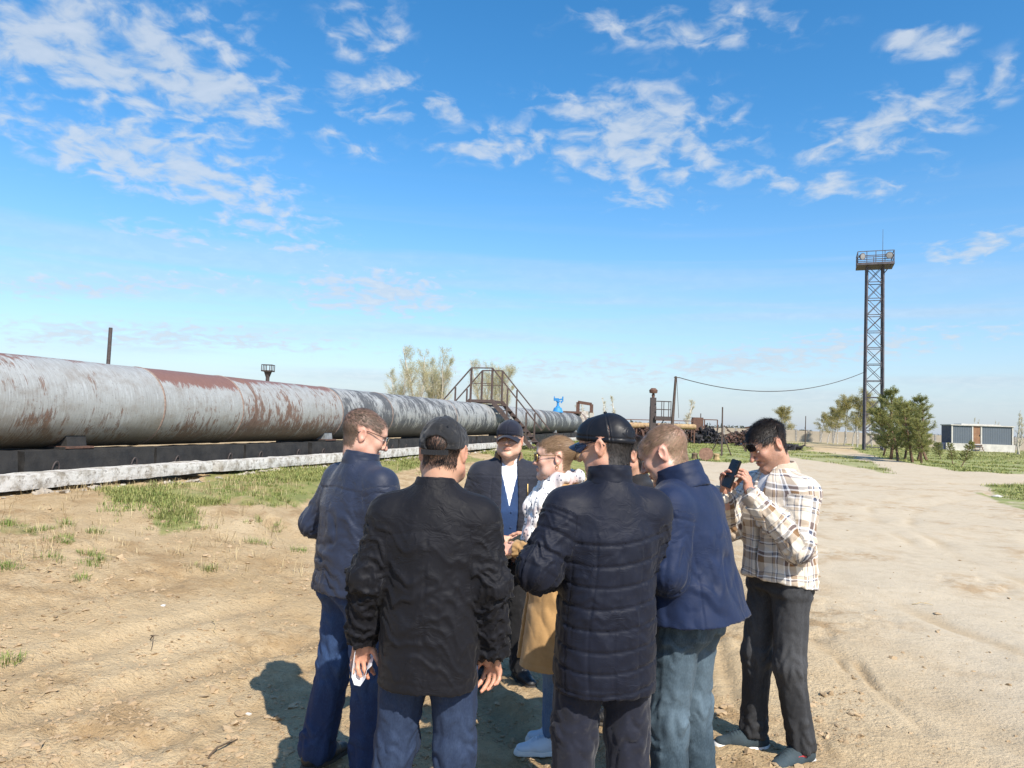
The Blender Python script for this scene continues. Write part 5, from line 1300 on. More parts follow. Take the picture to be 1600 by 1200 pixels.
def jacket_mesh(c):
    """jacket or coat as one skin: body of ovals, sleeves, folds, stitching"""
    j = c['jacket']; prof = j['prof']; h = j.get('h', 0.0068)
    A = [c['armL'], c['armR']]
    allp = np.array([p for a in A for p in a])
    r0 = j.get('arm_r', (0.082, 0.064, 0.048))
    lo = np.minimum(allp.min(0) - 0.10, (-0.30, -0.30, prof[0][0] - 0.02)); hi = np.maximum(allp.max(0) + 0.11, (0.30, 0.30, prof[-1][0] + 0.03))
    v = Vol(lo, hi, h)
    v.loft(prof, 0.0, j.get('n', 2.35))
    for e in j.get('extra', []): v.ell(e[0], e[1], 0.06)
    nb = np.array(c['neck'])
    for sh, el, wr in A:
        sh, el, wr = map(np.array, (sh, el, wr))
        v.cone(nb + np.array((np.sign(sh[0]) * 0.050, 0.0, -0.040)), sh, 0.046, r0[0] * 0.90, 0.05)
        v.cone(sh, el, r0[0], r0[1], 0.065); v.cone(el, wr, r0[1], r0[2], 0.03)
        d = (wr - el) / np.linalg.norm(wr - el)
        # sleeve mouth cut square
        s, P = v.sub(wr - 0.09, wr + 0.09, 0)
        dd = (P[0] - wr[0] - d[0] * 0.012) * d[0] + (P[1] - wr[1] - d[1] * 0.012) * d[1] + (P[2] - wr[2] - d[2] * 0.012) * d[2]
        lat = np.sqrt((P[0] - wr[0]) ** 2 + (P[1] - wr[1]) ** 2 + (P[2] - wr[2]) ** 2)
        v.F[s] = np.where(lat < 0.085, np.maximum(v.F[s], dd), v.F[s])
    if 'slit' in j:                      # open front
        z0, w0, z1, w1, xo = j['slit']
        X, Y, Z = v.ax[0][:, None, None], v.ax[1][None, :, None], v.ax[2][None, None, :]
        wz = w0 + (w1 - w0) * (Z - z0) / (z1 - z0)
        d = np.where((Y < 0.0) & (Z < max(z0, z1) + 0.1), wz - np.abs(X - xo), -0.5)
        v.F = np.maximum(v.F, d)
    v.cut((0, 0, prof[-1][0]), (0, 0, 1))
    if 'hem' in j: v.cut(j['hem'][0], j['hem'][1])
    V, Q = v.surf(); V = relax(V, Q, 2, 0.4); N = vnormals(V, Q)
    P = np.array(prof, np.float32)
    iz = [np.interp(V[:, 2], P[:, 0], P[:, i]) for i in range(1, 5)]
    ux, uy = (V[:, 0] - iz[0]) / iz[2], (V[:, 1] - iz[1]) / iz[3]
    dt = (np.sqrt(ux * ux + uy * uy) - 1) * np.minimum(iz[2], iz[3]); th = np.arctan2(ux, uy)        # 0 at the back
    seed = c['seed']; D = np.zeros(len(V), np.float32)
    uv = np.stack([th * 0.185, V[:, 2], np.zeros(len(V))], 1)
    f = j.get('folds', {})
    zt = V[:, 2]; q0 = np.stack([np.sin(th), np.cos(th), zt * 0], 1)
    wrp = fbm(np.stack([th * 1.3, zt * 3.0, zt * 0 + seed], 1), seed, 3) * 0.5
    ta, tf, sl = f.get('torso', (0.006, 9.0, 0.5))
    u = th * 0.19
    t1 = billow(np.stack([(u + sl * np.abs(zt - 1.1) * np.sign(u)) * 4.0 + wrp, (zt + 0.4 * np.abs(u)) * tf + wrp * 2.0, u * 0 + seed], 1), seed + 1)
    t2 = billow(np.stack([u * 5.0 + wrp, zt * tf * 2.1 - u * 5 + wrp * 2, u * 0], 1), seed + 2)
    t3 = pnoise(np.stack([u * 9.0, zt * 2.2, u * 0 + 3], 1), seed + 3)
    waist = 0.35 + 0.65 * np.exp(-((zt - f.get('waist', 1.05)) / 0.22) ** 2)
    DT = ta * (0.75 * (t1 - 0.45) * waist + 0.45 * (t2 - 0.45) * waist + 0.5 * t3)
    if f.get('ridge'):
        rd = lambda p, s_: np.clip(1 - np.abs(pnoise(p, s_)) * 2.5, 0, 1) ** 2
        g1 = np.stack([(u * 5.0 + 1.6 * (zt - 1.0) * np.sign(u)) + wrp, (zt * tf * 0.9 + 2.5 * np.abs(u)) + wrp * 2.2, u * 0 + seed], 1)
        DT = ta * (0.8 * (rd(g1, seed + 1) - 0.25) * waist + 0.45 * (rd(g1 * 2.1, seed + 2) - 0.2) * waist + 0.6 * t3)
    yoke = sstep(1.26, 1.34, zt); DT *= (1 - 0.5 * yoke)
    warm = np.zeros(len(V), np.float32)
    for i, arm in enumerate(A):
        d, S, TH = chain_param(V, arm); L1 = np.linalg.norm(np.array(arm[1]) - np.array(arm[0])); L2 = np.linalg.norm(np.array(arm[2]) - np.array(arm[1]))
        rr = np.interp(S, (0, L1, L1 + L2), r0); w = sstep(-0.012, 0.012, (dt - (d - rr))) * sstep(-0.01, 0.06, S)
        aa, af = f.get('arm', (0.007, 17.0))
        cs = np.stack([S * af + 0.35 * np.sin(TH + i) + 0.9 * fbm(np.stack([S * 6, np.cos(TH), np.sin(TH)], 1), seed + 5, 2), np.cos(TH) * 1.1, np.sin(TH) * 1.1], 1)
        e = 0.45 + 0.8 * np.exp(-((S - L1) / 0.09) ** 2) + 0.55 * sstep(L1, L1 + L2, S)
        if f.get('ridge'): DA = aa * e * 1.5 * (np.clip(1 - np.abs(pnoise(cs, seed + 7 + i)) * 2.4, 0, 1) ** 2 - 0.25 + 0.5 * np.clip(1 - np.abs(pnoise(cs * np.array((1.7, 1.5, 1.5)), seed + 9)) * 2.6, 0, 1) ** 2)
        else: DA = aa * e * ((billow(cs, seed + 7 + i) - 0.5) + 0.35 * (billow(cs * np.array((1.9, 1.6, 1.6)), seed + 9) - 0.5))
        if 'quilt' in j:
            ph = (S / 0.075) % 1.0; DA += -0.006 * np.exp(-((ph - 0.5) * 0.075 / 0.006) ** 2) + 0.003
        D = D * (1 - w) + DA * w if i else DT * (1 - w) + DA * w
        warm = np.maximum(warm, w)
        uv = np.where((w > 0.5)[:, None], np.stack([TH * 0.062 + 3 + i * 2, S, np.ones(len(V))], 1), uv)
        cuff = np.exp(-((S - (L1 + L2 - 0.035)) / 0.004) ** 2) * w; D -= 0.003 * cuff
        seam = np.exp(-(((S - 0.055)) / 0.005) ** 2) * sstep(0.0, 0.03, rr) * (S > 0.02) * sstep(-0.03, 0.0, dt - (d - rr)); D -= j.get('armseam', 0.003) * seam
    if 'quilt' in j:                     # rows of channel stitching with puffed rows between
        qs = j['quilt']; zz = zt + 0.012 * np.sin(th * 2 + 1) + 0.03 * ux * 0.3
        row = sstep(1.30, 1.28, zz) * (1 - warm)
        ph = ((zz - 0.70) / qs) % 1.0; dz = np.minimum(ph, 1 - ph) * qs
        D += row * (-0.0065 * np.exp(-(dz / 0.0045) ** 2) + 0.002)
        lines = [0.02, 0.52, -0.5, 1.05, -1.02]
        for lx in lines: D += row * (-0.003 * np.exp(-((th - lx - 0.06 * np.sin(zz * 9)) * 0.19 / 0.005) ** 2))
        D += row * 0.0035 * pnoise(np.stack([u * 26, zz / qs * 1.3, u * 0], 1), seed + 31)
    for s in j.get('seams', []):         # (function of theta -> z, depth)
        D -= s[1] * np.exp(-((zt - s[0](th)) / 0.0045) ** 2) * (1 - warm) * (np.abs(th) < s[2])
    for s in j.get('vseams', []):        # (theta, z0, z1, depth)
        D -= s[3] * np.exp(-((th - s[0]) * 0.19 / 0.0045) ** 2) * (1 - warm) * (zt > s[1]) * (zt < s[2])
    hz = np.exp(-((zt - prof[0][0] - 0.035) / 0.004) ** 2) * (1 - warm); D -= 0.0025 * hz
    D += 0.0035 * pnoise(np.stack([u * 22, u * 0, u * 0 + seed], 1), seed + 21) * np.exp(-((zt - prof[0][0]) / 0.07) ** 2) * (1 - warm)
    V = V + N * D[:, None]
    return V, Q, uv

def trousers_mesh(c):
    t = c['trousers']; r = t['r']; h = 0.0085
    L = [c['legL'], c['legR']]
    pts = np.array([p for l in L for p in l])
    lo = np.minimum(pts.min(0) - 0.13, (-0.2, -0.2, 0.0)); hi = np.maximum(pts.max(0) + 0.13, (0.2, 0.2, 1.06))
    lo[2] = t.get('cuff', 0.05) - 0.02
    v = Vol(lo, hi, h)
    hx = c.get('hip', (0, 0))
    v.loft([(0.84, hx[0], hx[1], 0.165, 0.115), (0.92, hx[0], hx[1], 0.172, 0.125), (1.0, hx[0], hx[1], 0.165, 0.115), (1.05, hx[0], hx[1], 0.155, 0.11)], 0.0, 2.2)
    if t.get('seat'): v.ell((hx[0] - 0.075, hx[1] + 0.06, 0.87), (0.085, 0.085, 0.10), 0.04); v.ell((hx[0] + 0.075, hx[1] + 0.06, 0.87), (0.085, 0.085, 0.10), 0.04)
    for a, b, d in L:
        a, b, d = map(np.array, (a, b, d))
        v.cone(a, b, r[0], r[1], 0.045); v.cone(b, d, r[1], r[2], 0.03)
    v.cut((0, 0, t.get('cuff', 0.05)), (0, 0, -1))
    hem = c['jacket']['prof'][0][0]
    if hem < 0.80: v.cut((0, 0, hem + 0.07), (0, 0, 1))      # the rest is under the coat
    V, Q = v.surf(); V = relax(V, Q, 2, 0.4); N = vnormals(V, Q)
    D = np.zeros(len(V), np.float32); fade = np.zeros(len(V), np.float32); seed = c['seed'] + 60
    side = [chain_param(V, l) for l in L]
    m = side[0][0] < side[1][0]
    for i in (0, 1):
        d, S, TH = side[i]; leg = L[i]
        L1 = np.linalg.norm(np.array(leg[1]) - np.array(leg[0])); LL = L1 + np.linalg.norm(np.array(leg[2]) - np.array(leg[1]))
        s = S * 13 + 0.5 * np.sin(TH * 1 + i * 2) + 1.1 * fbm(np.stack([S * 5, np.cos(TH), np.sin(TH) + i * 9], 1), seed, 2)
        cs = np.stack([s, np.cos(TH) * 1.0 + i * 7, np.sin(TH)], 1)
        e = 0.30 + 0.8 * np.exp(-((S - L1) / 0.10) ** 2) + t.get('stack', 1.0) * 1.0 * sstep(LL - 0.22, LL - 0.03, S) + 0.7 * np.exp(-((S - 0.05) / 0.10) ** 2)
        dd = t.get('amp', 0.008) * e * ((billow(cs, seed + i) - 0.5) + 0.4 * (billow(cs * np.array((2.0, 1.5, 1.5)), seed + 3) - 0.5))
        dd += 0.006 * pnoise(np.stack([S * 3, np.cos(TH) * 2.2, np.sin(TH) * 2.2 + i * 4], 1), seed + 8)
        sm = np.exp(-((np.sin(TH)) * 0.075 / 0.004) ** 2) if False else np.exp(-((np.abs(TH) - 1.57) * 0.075 / 0.0045) ** 2)
        dd += 0.0022 * sm * t.get('seam', 1.0)
        k = m if i == 0 else ~m
        D[k] = dd[k]
        fd = np.exp(-((S - 0.22) / 0.2) ** 2) * (0.5 + 0.5 * np.abs(np.cos(TH))) + 0.8 * np.exp(-((S - L1) / 0.12) ** 2) + 0.5 * sm + 1.2 * dd / 0.008 * 0.3
        fade[k] = fd[k]
    up = sstep(0.86, 0.95, V[:, 2]); D *= (1 - 0.7 * up)
    # back pockets: raised patches with stitched edge
    for sx in (-1, 1):
        px, pz = (V[:, 0] - hx[0] - sx * 0.085), V[:, 2] - 0.885
        back = V[:, 1] > hx[1] + 0.03
        e = np.maximum(np.abs(px) / 0.062, np.where(pz < 0, np.abs(pz) / (0.075 - 0.25 * np.abs(px)), np.abs(pz) / 0.06))
        D += back * (0.003 * (e < 1.0)); fade += back * 0.6 * (np.abs(e - 0.95) < 0.06)
    V = V + N * D[:, None]
    return V, Q, np.clip(fade, -0.5, 1.5)

def shoe_parts(ank, toe, kind, par, mats, mirror):
    """shoe under an ankle, pointing along toe (degrees, 0 = straight ahead)"""
    v = Vol((-0.065, -0.235, -0.005), (0.065, 0.10, 0.17), 0.0062)
    hi = 0.115 if kind == 'boot' else 0.085
    v.cone((0, 0.045, 0.045), (0, -0.06, 0.04), 0.040, 0.042, 0.03, flat=(1, 1, 0.95))
    v.cone((0, -0.06, 0.040), (0.006, -0.165, 0.030), 0.043, 0.033, 0.035, flat=(0.95, 1, 1.25))
    v.cone((0, 0.02, 0.05), (0, 0.012, hi), 0.041, 0.036, 0.03)
    v.cone((0, -0.01, 0.075), (0, -0.10, 0.052), 0.026, 0.024, 0.03)
    v.cut((0, 0, 0.018), (0, 0, -1)); v.cut((0, 0, hi + 0.02), (0, 0.25, 1))
    V, Q = v.surf(); V = relax(V, Q, 2, 0.4); N = vnormals(V, Q)
    lace = (np.abs(V[:, 0]) < 0.022) & (V[:, 1] < -0.015) & (V[:, 1] > -0.115) & (N[:, 2] > 0.3)
    V = V + N * (np.where(lace, 0.004 * np.sin(V[:, 1] * 420), 0) - 0.0015 * np.exp(-((V[:, 1] + 0.125) / 0.004) ** 2) * (V[:, 2] > 0.02))[:, None]
    s = Vol((-0.07, -0.235, -0.005), (0.07, 0.11, 0.05), 0.0065)
    sg = 0.004 if mats.get('sole_h', 0) > 0.03 else 0.0
    s.cone((0, 0.045, 0.0), (0, -0.06, 0.0), 0.044 + sg, 0.045 + sg, 0.02); s.cone((0, -0.06, 0.0), (0.006, -0.168, 0.003), 0.046 + sg, 0.037 + sg, 0.02)
    s.cut((0, 0, 0.0), (0, 0, -1)); s.cut((0, 0, mats.get('sole_h', 0.024)), (0, 0, 1))
    V2, Q2 = s.surf(); V2 = relax(V2, Q2, 1, 0.3)
    R = rot3(yaw=toe); T = np.array((ank[0], ank[1], max(0.0, ank[2] - 0.09)), np.float32)
    f = np.array((-1 if mirror else 1, 1, 1))
    q = (lambda a: a[:, ::-1]) if mirror else (lambda a: a)
    o = ob('shoe', mesh_np('shoe', (V * f) @ R.T + T, q(Q)), mats['upper'], par)
    ob('sole', mesh_np('sole', (V2 * f) @ R.T + T, q(Q2)), mats['sole'], o)
    if mats.get('patch'):
        pb = MB().box((0.041, -0.04, 0.055), (0.004, 0.028, 0.012)); a = np.array(pb.V) * f @ R.T + T
        pb.V = [tuple(x) for x in a]; pb.build('patch', mats['patch'], o)
    return o

def strands(name, base, nrm, comb, length, width, mat, par, seed, lift=0.35, curl=0.15, M=None, tone=None):
    r = np.random.default_rng(seed); n = len(base)
    cd = comb(base); cd = cd - nrm * (cd * nrm).sum(1, keepdims=True); cd /= (np.linalg.norm(cd, axis=1, keepdims=True) + 1e-6)
    j = r.normal(0, 0.13, (n, 3)); cd = cd + j - nrm * (j * nrm).sum(1, keepdims=True)
    L = (length(base) if callable(length) else np.full(n, length)) * r.uniform(0.65, 1.15, n)
    L = L[:, None]
    sd = np.cross(nrm, cd); sd /= (np.linalg.norm(sd, axis=1, keepdims=True) + 1e-6)
    sd = sd * (width * r.uniform(0.6, 1.2, (n, 1)) / 2)
    lf = lift * r.uniform(0.6, 1.3, (n, 1))
    p0 = base - nrm * 0.001; p1 = base + nrm * L * lf * 0.55 + cd * L * 0.45 * (1 - lf * 0.4)
    p2 = base + nrm * L * lf * 0.75 + cd * L * (1 - 0.4 * lf) + r.normal(0, curl, (n, 3)) * L * 0.4
    V = np.stack([p0 - sd, p0 + sd, p1 - sd * 0.85, p1 + sd * 0.85, p2], 1).reshape(-1, 3)
    i = (np.arange(n) * 5)[:, None]
    Q = i + np.array([[0, 1, 3, 2]]); T = i + np.array([[2, 3, 4]])
    tn = np.repeat(np.clip(r.uniform(0, 1, n) * 0.7 + (tone(base) if tone else 0) , 0, 1), 5)
    if M is not None: V = V @ np.array(M.to_3x3(), np.float32).T + np.array(M.translation, np.float32)
    return ob(name, mesh_np(name, V.astype(np.float32), [Q, T], True, {'tone': tn}), mat, par)

def place(V, M): return (V @ np.array(M.to_3x3(), np.float32).T + np.array(M.translation, np.float32)).astype(np.float32)

def cap_parts(par, M, mat, vmat, style):
    """baseball cap in the head's frame"""
    v = Vol((-0.11, -0.13, -0.05), (0.11, 0.14, 0.16), 0.0034)
    v.ell((0, 0.016, 0.026), (0.086, 0.106, 0.103) if style != 'leather' else (0.083, 0.102, 0.101), 0)
    v.ell((0, -0.05, 0.050), (0.075, 0.064, 0.068), 0.03)
    tilt = 0.24 if style != 'front' else 0.12
    v.cut((0, 0, 0.018), (0, -tilt, -1))
    if style == 'strap':
        v.ell((0, 0.12, 0.012), (0.044, 0.05, 0.030), 0.002, neg=True)
    V, Q = v.surf(); V = relax(V, Q, 2, 0.35); N = vnormals(V, Q)
    az = np.arctan2(V[:, 0], -(V[:, 1] - 0.016)); D = np.zeros(len(V))
    for k in range(6):
        a = (k + 0.0) * math.pi / 3; d = np.abs((az - a + math.pi) % (2 * math.pi) - math.pi) * 0.085 * np.sqrt(np.clip(1 - ((V[:, 2] - 0.026) / 0.104) ** 2, 0.02, 1))
        D += -0.0018 * np.exp(-(d / 0.0022) ** 2) + 0.0009 * np.exp(-((d - 0.006) / 0.0022) ** 2)
    rim = V[:, 2] + tilt * V[:, 1] - 0.018
    D += -0.002 * np.exp(-((rim - 0.020) / 0.002) ** 2)
    if style == 'strap': D += 0.0045 * fbm(V * 17, 4, 3) + 0.003 * (billow(V * 22, 8) - 0.5)
    elif style == 'leather': D += 0.0012 * fbm(V * 25, 4, 2) + 0.002 * np.exp(-((rim - 0.01) / 0.006) ** 2)
    else: D += 0.0015 * fbm(V * 20, 4, 2)
    if style == 'leather':               # stitched oval emblem low at the back
        e = np.sqrt(((V[:, 0] - 0.010) / 0.036) ** 2 + ((V[:, 2] - 0.035) / 0.024) ** 2)
        D += (V[:, 1] > 0.05) * (0.0022 * (e < 1) + 0.0012 * np.sin(e * 26) * (e < 1))
    V = V + N * D[:, None]
    o = ob('cap', mesh_np('cap', place(V, M), Q), mat, par)
    # visor: curved plate
    U, W = np.meshgrid(np.linspace(-1, 1, 25), np.linspace(0, 1, 9), indexing='ij')
    x = 0.080 * U * (1 - 0.14 * W); y = 0.010 - 0.101 * np.sqrt(np.clip(1 - (0.86 * U) ** 2, 0, 1)) - W * 0.072 * (1 - 0.45 * U ** 2)
    z = 0.040 - 0.030 * U ** 2 - W * (0.016 + 0.006 * U ** 2) + 0.002
    if style == 'front': z = z - 0.010
    top = np.stack([x, y, z], -1).reshape(-1, 3); n = len(top)
    Vv = np.concatenate([top + (0, 0, 0.002), top - (0, 0, 0.002)]); qs = []
    for i in range(24):
        for k in range(8):
            a = i * 9 + k; qs += [(a, a + 9, a + 10, a + 1), (n + a, n + a + 1, n + a + 10, n + a + 9)]
    for i in range(24): a = i * 9; qs += [(a + 8, a + 17, n + a + 17, n + a + 8), (a, n + a, n + a + 9, a + 9)]
    for k in range(8): qs += [(k, k + 1, n + k + 1, n + k), (216 + k, n + 216 + k, n + 217 + k, 217 + k)]
    ob('visor', mesh_np('visor', place(Vv.astype(np.float32), M), np.array(qs)), vmat, o)
    b = MB().lathe([(0.001, 0.006), (0.006, 0.004), (0.0075, 0.0), (0.006, -0.003)][::-1], 12, M @ Matrix.Translation((0, 0.016, 0.130 if style != 'leather' else 0.129)))
    b.build('button', mat, o, smooth=True)
    if style == 'strap':
        pts = [M @ Vector((0.089 * math.sin(t) * 0.97, 0.016 + 0.110 * math.cos(t), 0.002 - 0.022 * math.cos(t))) for t in np.linspace(-0.62, 0.62, 14)]
        bb = MB()
        for a, b2 in zip(pts[:-1], pts[1:]): bb.bar(a, b2, 0.004, 0.018)
        bb.build('strap', mat, o)
        for k in range(6):
            a = math.pi / 6 + k * math.pi / 3; p = Vector((0.079 * math.sin(a), 0.016 - 0.098 * math.cos(a), 0.083))
            MB().lathe([(0.001, 0.002), (0.003, 0.0015), (0.0045, 0)][::-1], 10, M @ Matrix.Translation(p) @ p.to_track_quat('Z', 'Y').to_matrix().to_4x4()).build('eyelet', mat, o, smooth=True)
    return o

def glasses(par, M, lens, framem, dark=False, z=0.010, up=0.0, size=1.0, y0=-0.112):
    o = None; b = MB()
    ring = []
    for s in (-1, 1):
        pts = []
        for t in np.linspace(0, 2 * math.pi, 21):
            cx, cz = math.copysign(abs(math.cos(t)) ** 0.65, math.cos(t)), math.copysign(abs(math.sin(t)) ** 0.65, math.sin(t)) * (1.15 if dark else 1)
            xx = s * 0.033 + 0.026 * size * cx; pts.append(M @ Vector((xx, y0 + (0.55 if dark else 0.25) * max(0, abs(xx) - 0.03), z + 0.018 * size * cz + up)))
        b.tube(pts, 0.0013 if not dark else 0.002, 6); ring.append(pts)
    b.tube([M @ Vector((-0.010, y0, z + 0.006 + up)), M @ Vector((0, y0 - 0.003, z + 0.009 + up)), M @ Vector((0.010, y0, z + 0.006 + up))], 0.0015, 6)
    for s in (-1, 1):
        b.tube([M @ Vector((s * 0.059, y0 + 0.008, z + 0.008 + up)), M @ Vector((s * 0.074, y0 + 0.018, z + 0.010 + up)), M @ Vector((s * 0.083, -0.01, z + 0.010 + up)), M @ Vector((s * 0.085, 0.018, z + 0.006 + up * 0.5)), M @ Vector((s * 0.083, 0.036, z - 0.012 + up * 0.4))], 0.0018, 6)
    o = b.build('glasses' if not dark else 'sunglasses', framem, par, smooth=True)
    for pts in ring:
        l = MB(); c = sum(pts[:-1], Vector()) / (len(pts) - 1); off = (M.to_3x3() @ Vector((0, -1, 0))) * 0.001
        V = [p + off for p in pts[:-1]] + [p - off for p in pts[:-1]] + [c + off * 2.5, c - off]
        n = len(pts) - 1
        F = [(i, (i + 1) % n, 2 * n) for i in range(n)] + [(n + (i + 1) % n, n + i, 2 * n + 1) for i in range(n)] + [(i, n + i, n + (i + 1) % n, (i + 1) % n) for i in range(n)]
        l.add(V, F); l.build('lens', lens, o, smooth=True)
    return o

def collar_part(c, par, mat, kind):
    """stand or fold collar round the neck"""
    k = dict(z0=-0.060, z1=0.030, rx0=0.096, rx1=0.072, ry0=0.092, ry1=0.078, tilt=8, slit=0.0, t=0.006, cy=0.005); k.update(kind)
    nb = np.array(c['neck'], np.float32)
    v = Vol((-0.16, -0.16, -0.12), (0.16, 0.16, 0.10), 0.0058)
    pr = [(k['z0'], 0, k['cy'], k['rx0'], k['ry0']), (0.0, 0, k['cy'], (k['rx0'] + k['rx1']) / 2 - 0.004, (k['ry0'] + k['ry1']) / 2), (k['z1'], 0, k['cy'], k['rx1'], k['ry1'])]
    v.loft(pr, 0.0, 2.1, shell=k['t'])
    if k['slit']:
        X, Y = v.ax[0][:, None, None], v.ax[1][None, :, None]; Z = v.ax[2][None, None, :]
        v.F = np.maximum(v.F, np.where(Y < 0, k['slit'] + 0.35 * np.maximum(Z - k['z0'], 0) - np.abs(X), -0.5))
    V, Q = v.surf(); V = relax(V, Q, 2, 0.4); N = vnormals(V, Q)
    D = 0.004 * fbm(np.stack([V[:, 0] * 14, V[:, 1] * 14, V[:, 2] * 30], 1), c['seed'] + 5, 2) - 0.002 * np.exp(-((V[:, 2] - k['z1'] + 0.010) / 0.003) ** 2)
    V = V + N * D[:, None]
    R = rot3(pitch=k['tilt'], yaw=k.get('yaw', 0)); V = V @ R.T + nb
    return ob('collar', mesh_np('collar', V.astype(np.float32), Q), mat, par)

def person(c):
    sc = c.get('scale', 1.0)
    root = bpy.data.objects.new('person', None); COL.objects.link(root)
    root.empty_display_size = 0.2
    root.location = c['loc']; root.rotation_euler = (0, 0, math.radians(c['rot'])); root.scale = (sc, sc, sc)
    root['label'] = c['label']; root['category'] = 'person'; root['group'] = 'people standing in a loose circle on the sand'
    hm = c['head']; HM = Matrix.Translation(hm['at']) @ Matrix(rot3(hm.get('yaw', 0), hm.get('pitch', 0), hm.get('roll', 0)).tolist()).to_4x4() @ Matrix.Scale(hm.get('size', 1.0), 4)
    g = dict(hm); g['skin'] = c['skin']
    nb = HM.inverted() @ Vector((c['neck'][0], c['neck'][1], c['neck'][2] - 0.05)); g['neck_base'] = tuple(nb)
    parts, (HV, HN) = head_mesh(g)
    BV = []; BQ = []; BC = []; n = 0
    def put(V, Q, C):
        nonlocal n
        BV.append(V); BQ.append(Q + n); BC.append(C); n += len(V)
    for V, Q, C in parts: put(place(V, HM), Q, C)
    for side, arm, hd in (('L', c['armL'], c['handL']), ('R', c['armR'], c['handR'])):
        V, Q, C = hand_mesh(hd.get('curl', (0.35, 0.4, 0.45, 0.5)), hd.get('thumb', 0.3), hd.get('spread', 0.22), mirror=(side == 'R') != hd.get('flip', False), skin=np.array(c['skin']) * np.array((0.98, 0.88, 0.86)))
        wr = np.array(arm[2], float); fd = wr - np.array(arm[1], float)
        R = frame(hd.get('dir', fd), hd.get('palm', (1 if side == 'R' else -1, 0.2, 0)))
        hs = hd.get('size', 1.0)
        put((V * hs @ R.T + wr).astype(np.float32), Q, C)
    # the rest of the body under the clothes
    v = Vol((-0.45, -0.5, 0.0), (0.45, 0.45, 1.56), 0.022)
    P = c['jacket']['prof']
    cyn = lambda z: np.interp(z, [p[0] for p in P], [p[2] for p in P])
    v.loft([(0.85, 0, cyn(0.85), 0.12, 0.075), (1.1, 0, cyn(1.1), 0.13, 0.085), (1.38, 0, cyn(1.38), 0.14, 0.085), (1.45, 0, cyn(1.45), 0.06, 0.05)], 0)
    for a in (c['armL'], c['armR']): v.cone(a[0], a[1], 0.04, 0.032, 0.02); v.cone(a[1], a[2], 0.03, 0.022, 0.02)
    for l in (c['legL'], c['legR']): v.cone(l[0], l[1], 0.06, 0.045, 0.02); v.cone(l[1], l[2], 0.045, 0.03, 0.02)
    V, Q = v.surf(); put(V, Q, np.tile(np.array(c['skin'], np.float32), (len(V), 1)))
    ob('body', mesh_np('body', np.concatenate(BV), np.concatenate(BQ), True, {'col': np.concatenate(BC)}), SKIN, root)
    V, Q, uv = jacket_mesh(c); j = c['jacket']
    jk = ob(j.get('name', 'jacket'), mesh_np('jacket', V, Q, True, {'uvw': uv}), j['mat'], root)
    if 'collar' in j: collar_part(c, jk, j.get('collar_mat', j['mat']), j['collar'])
    V, Q, fade = trousers_mesh(c); t = c['trousers']
    tr = ob('trousers', mesh_np('trousers', V, Q, True, {'fade': fade}), t['mat'], root)
    for s, leg, toe in ((1, c['legL'], c.get('toeL', 12)), (-1, c['legR'], c.get('toeR', -12))):
        shoe_parts(leg[2], toe, c['shoes'].get('kind', 'shoe'), root, c['shoes'], s < 0)
    hr = c.get('hair')
    if hr:
        r = np.random.default_rng(c['seed'])
        d = np.clip(hr['mask'](HV), 0, 1); pr = d / d.sum()
        i = r.choice(len(HV), hr['n'], p=pr)
        b = HV[i] + r.normal(0, 0.0018, (len(i), 3)).astype(np.float32)
        strands('hair', b, HN[i], hr['comb'], hr['len'], hr.get('width', 0.0013), hr['mat'], root, c['seed'], hr.get('lift', 0.35), hr.get('curl', 0.15), HM, hr.get('tone'))
    return root, HM, jk, tr
# ------------------------------------------------------------------ the eight people
NAVY_NYLON = cloth_mat('navy_nylon', (0.019, 0.026, 0.050), 0.52, 1500, 0.1, sheen=0.1, dust=0.02, crease=0.08, rumple=0.30)
BLACK_NYLON = cloth_mat('black_nylon', (0.0056, 0.0058, 0.0088), 0.66, 1500, 0.1, sheen=0.05, dust=0.02, crease=0.05, rumple=0.26)
CHARCOAL = cloth_mat('charcoal_cloth', (0.018, 0.020, 0.030), 0.7, 900, 0.2, crease=0.1, rumple=0.25)
QUILT = cloth_mat('midnight_quilted_nylon', (0.0060, 0.0080, 0.0175), 0.60, 1500, 0.1, sheen=0.05, dust=0.02, crease=0.06, rumple=0.18)
SOFTSHELL = cloth_mat('navy_softshell', (0.0082, 0.017, 0.050), 0.62, 1200, 0.12, sheen=0.08, dust=0.02, crease=0.08, rumple=0.12)
TAN_COAT = cloth_mat('tan_gabardine', (0.42, 0.255, 0.11), 0.75, 1100, 0.15, sheen=0.2, dust=0.0, crease=0.2)
DARK_WOOL = cloth_mat('dark_trouser_cloth', (0.011, 0.013, 0.024), 0.7, 900, 0.2, crease=0.25)
BLACK_CLOTH = cloth_mat('black_cloth', (0.012, 0.012, 0.014), 0.75, 900, 0.2)
BROWN_CORD = cloth_mat('brown_corduroy', (0.23, 0.13, 0.06), 0.85, 700, 0.5)
WHITE_SHIRT = cloth_mat('white_shirt', (0.74, 0.78, 0.86), 0.7, 1500, 0.1, var=0.04, dust=0.0, crease=0.3)
BLUE_VEST = cloth_mat('blue_vest', (0.022, 0.05, 0.13), 0.75, 900, 0.2)
WHITE_TEE = cloth_mat('white_tee', (0.72, 0.72, 0.72), 0.8, 1500, 0.1, var=0.04, dust=0.0)
CAP_BLACK = cloth_mat('faded_black_cotton', (0.017, 0.018, 0.021), 0.85, 800, 0.4, var=0.4, dust=0.12, crease=0.6)
CAP_NAVY = cloth_mat('navy_cotton', (0.010, 0.012, 0.024), 0.8, 800, 0.3)
LEATHER = cloth_mat('black_leather', (0.011, 0.012, 0.016), 0.44, 400, 0.1, sheen=0.0, dust=0.0, crease=0.08)
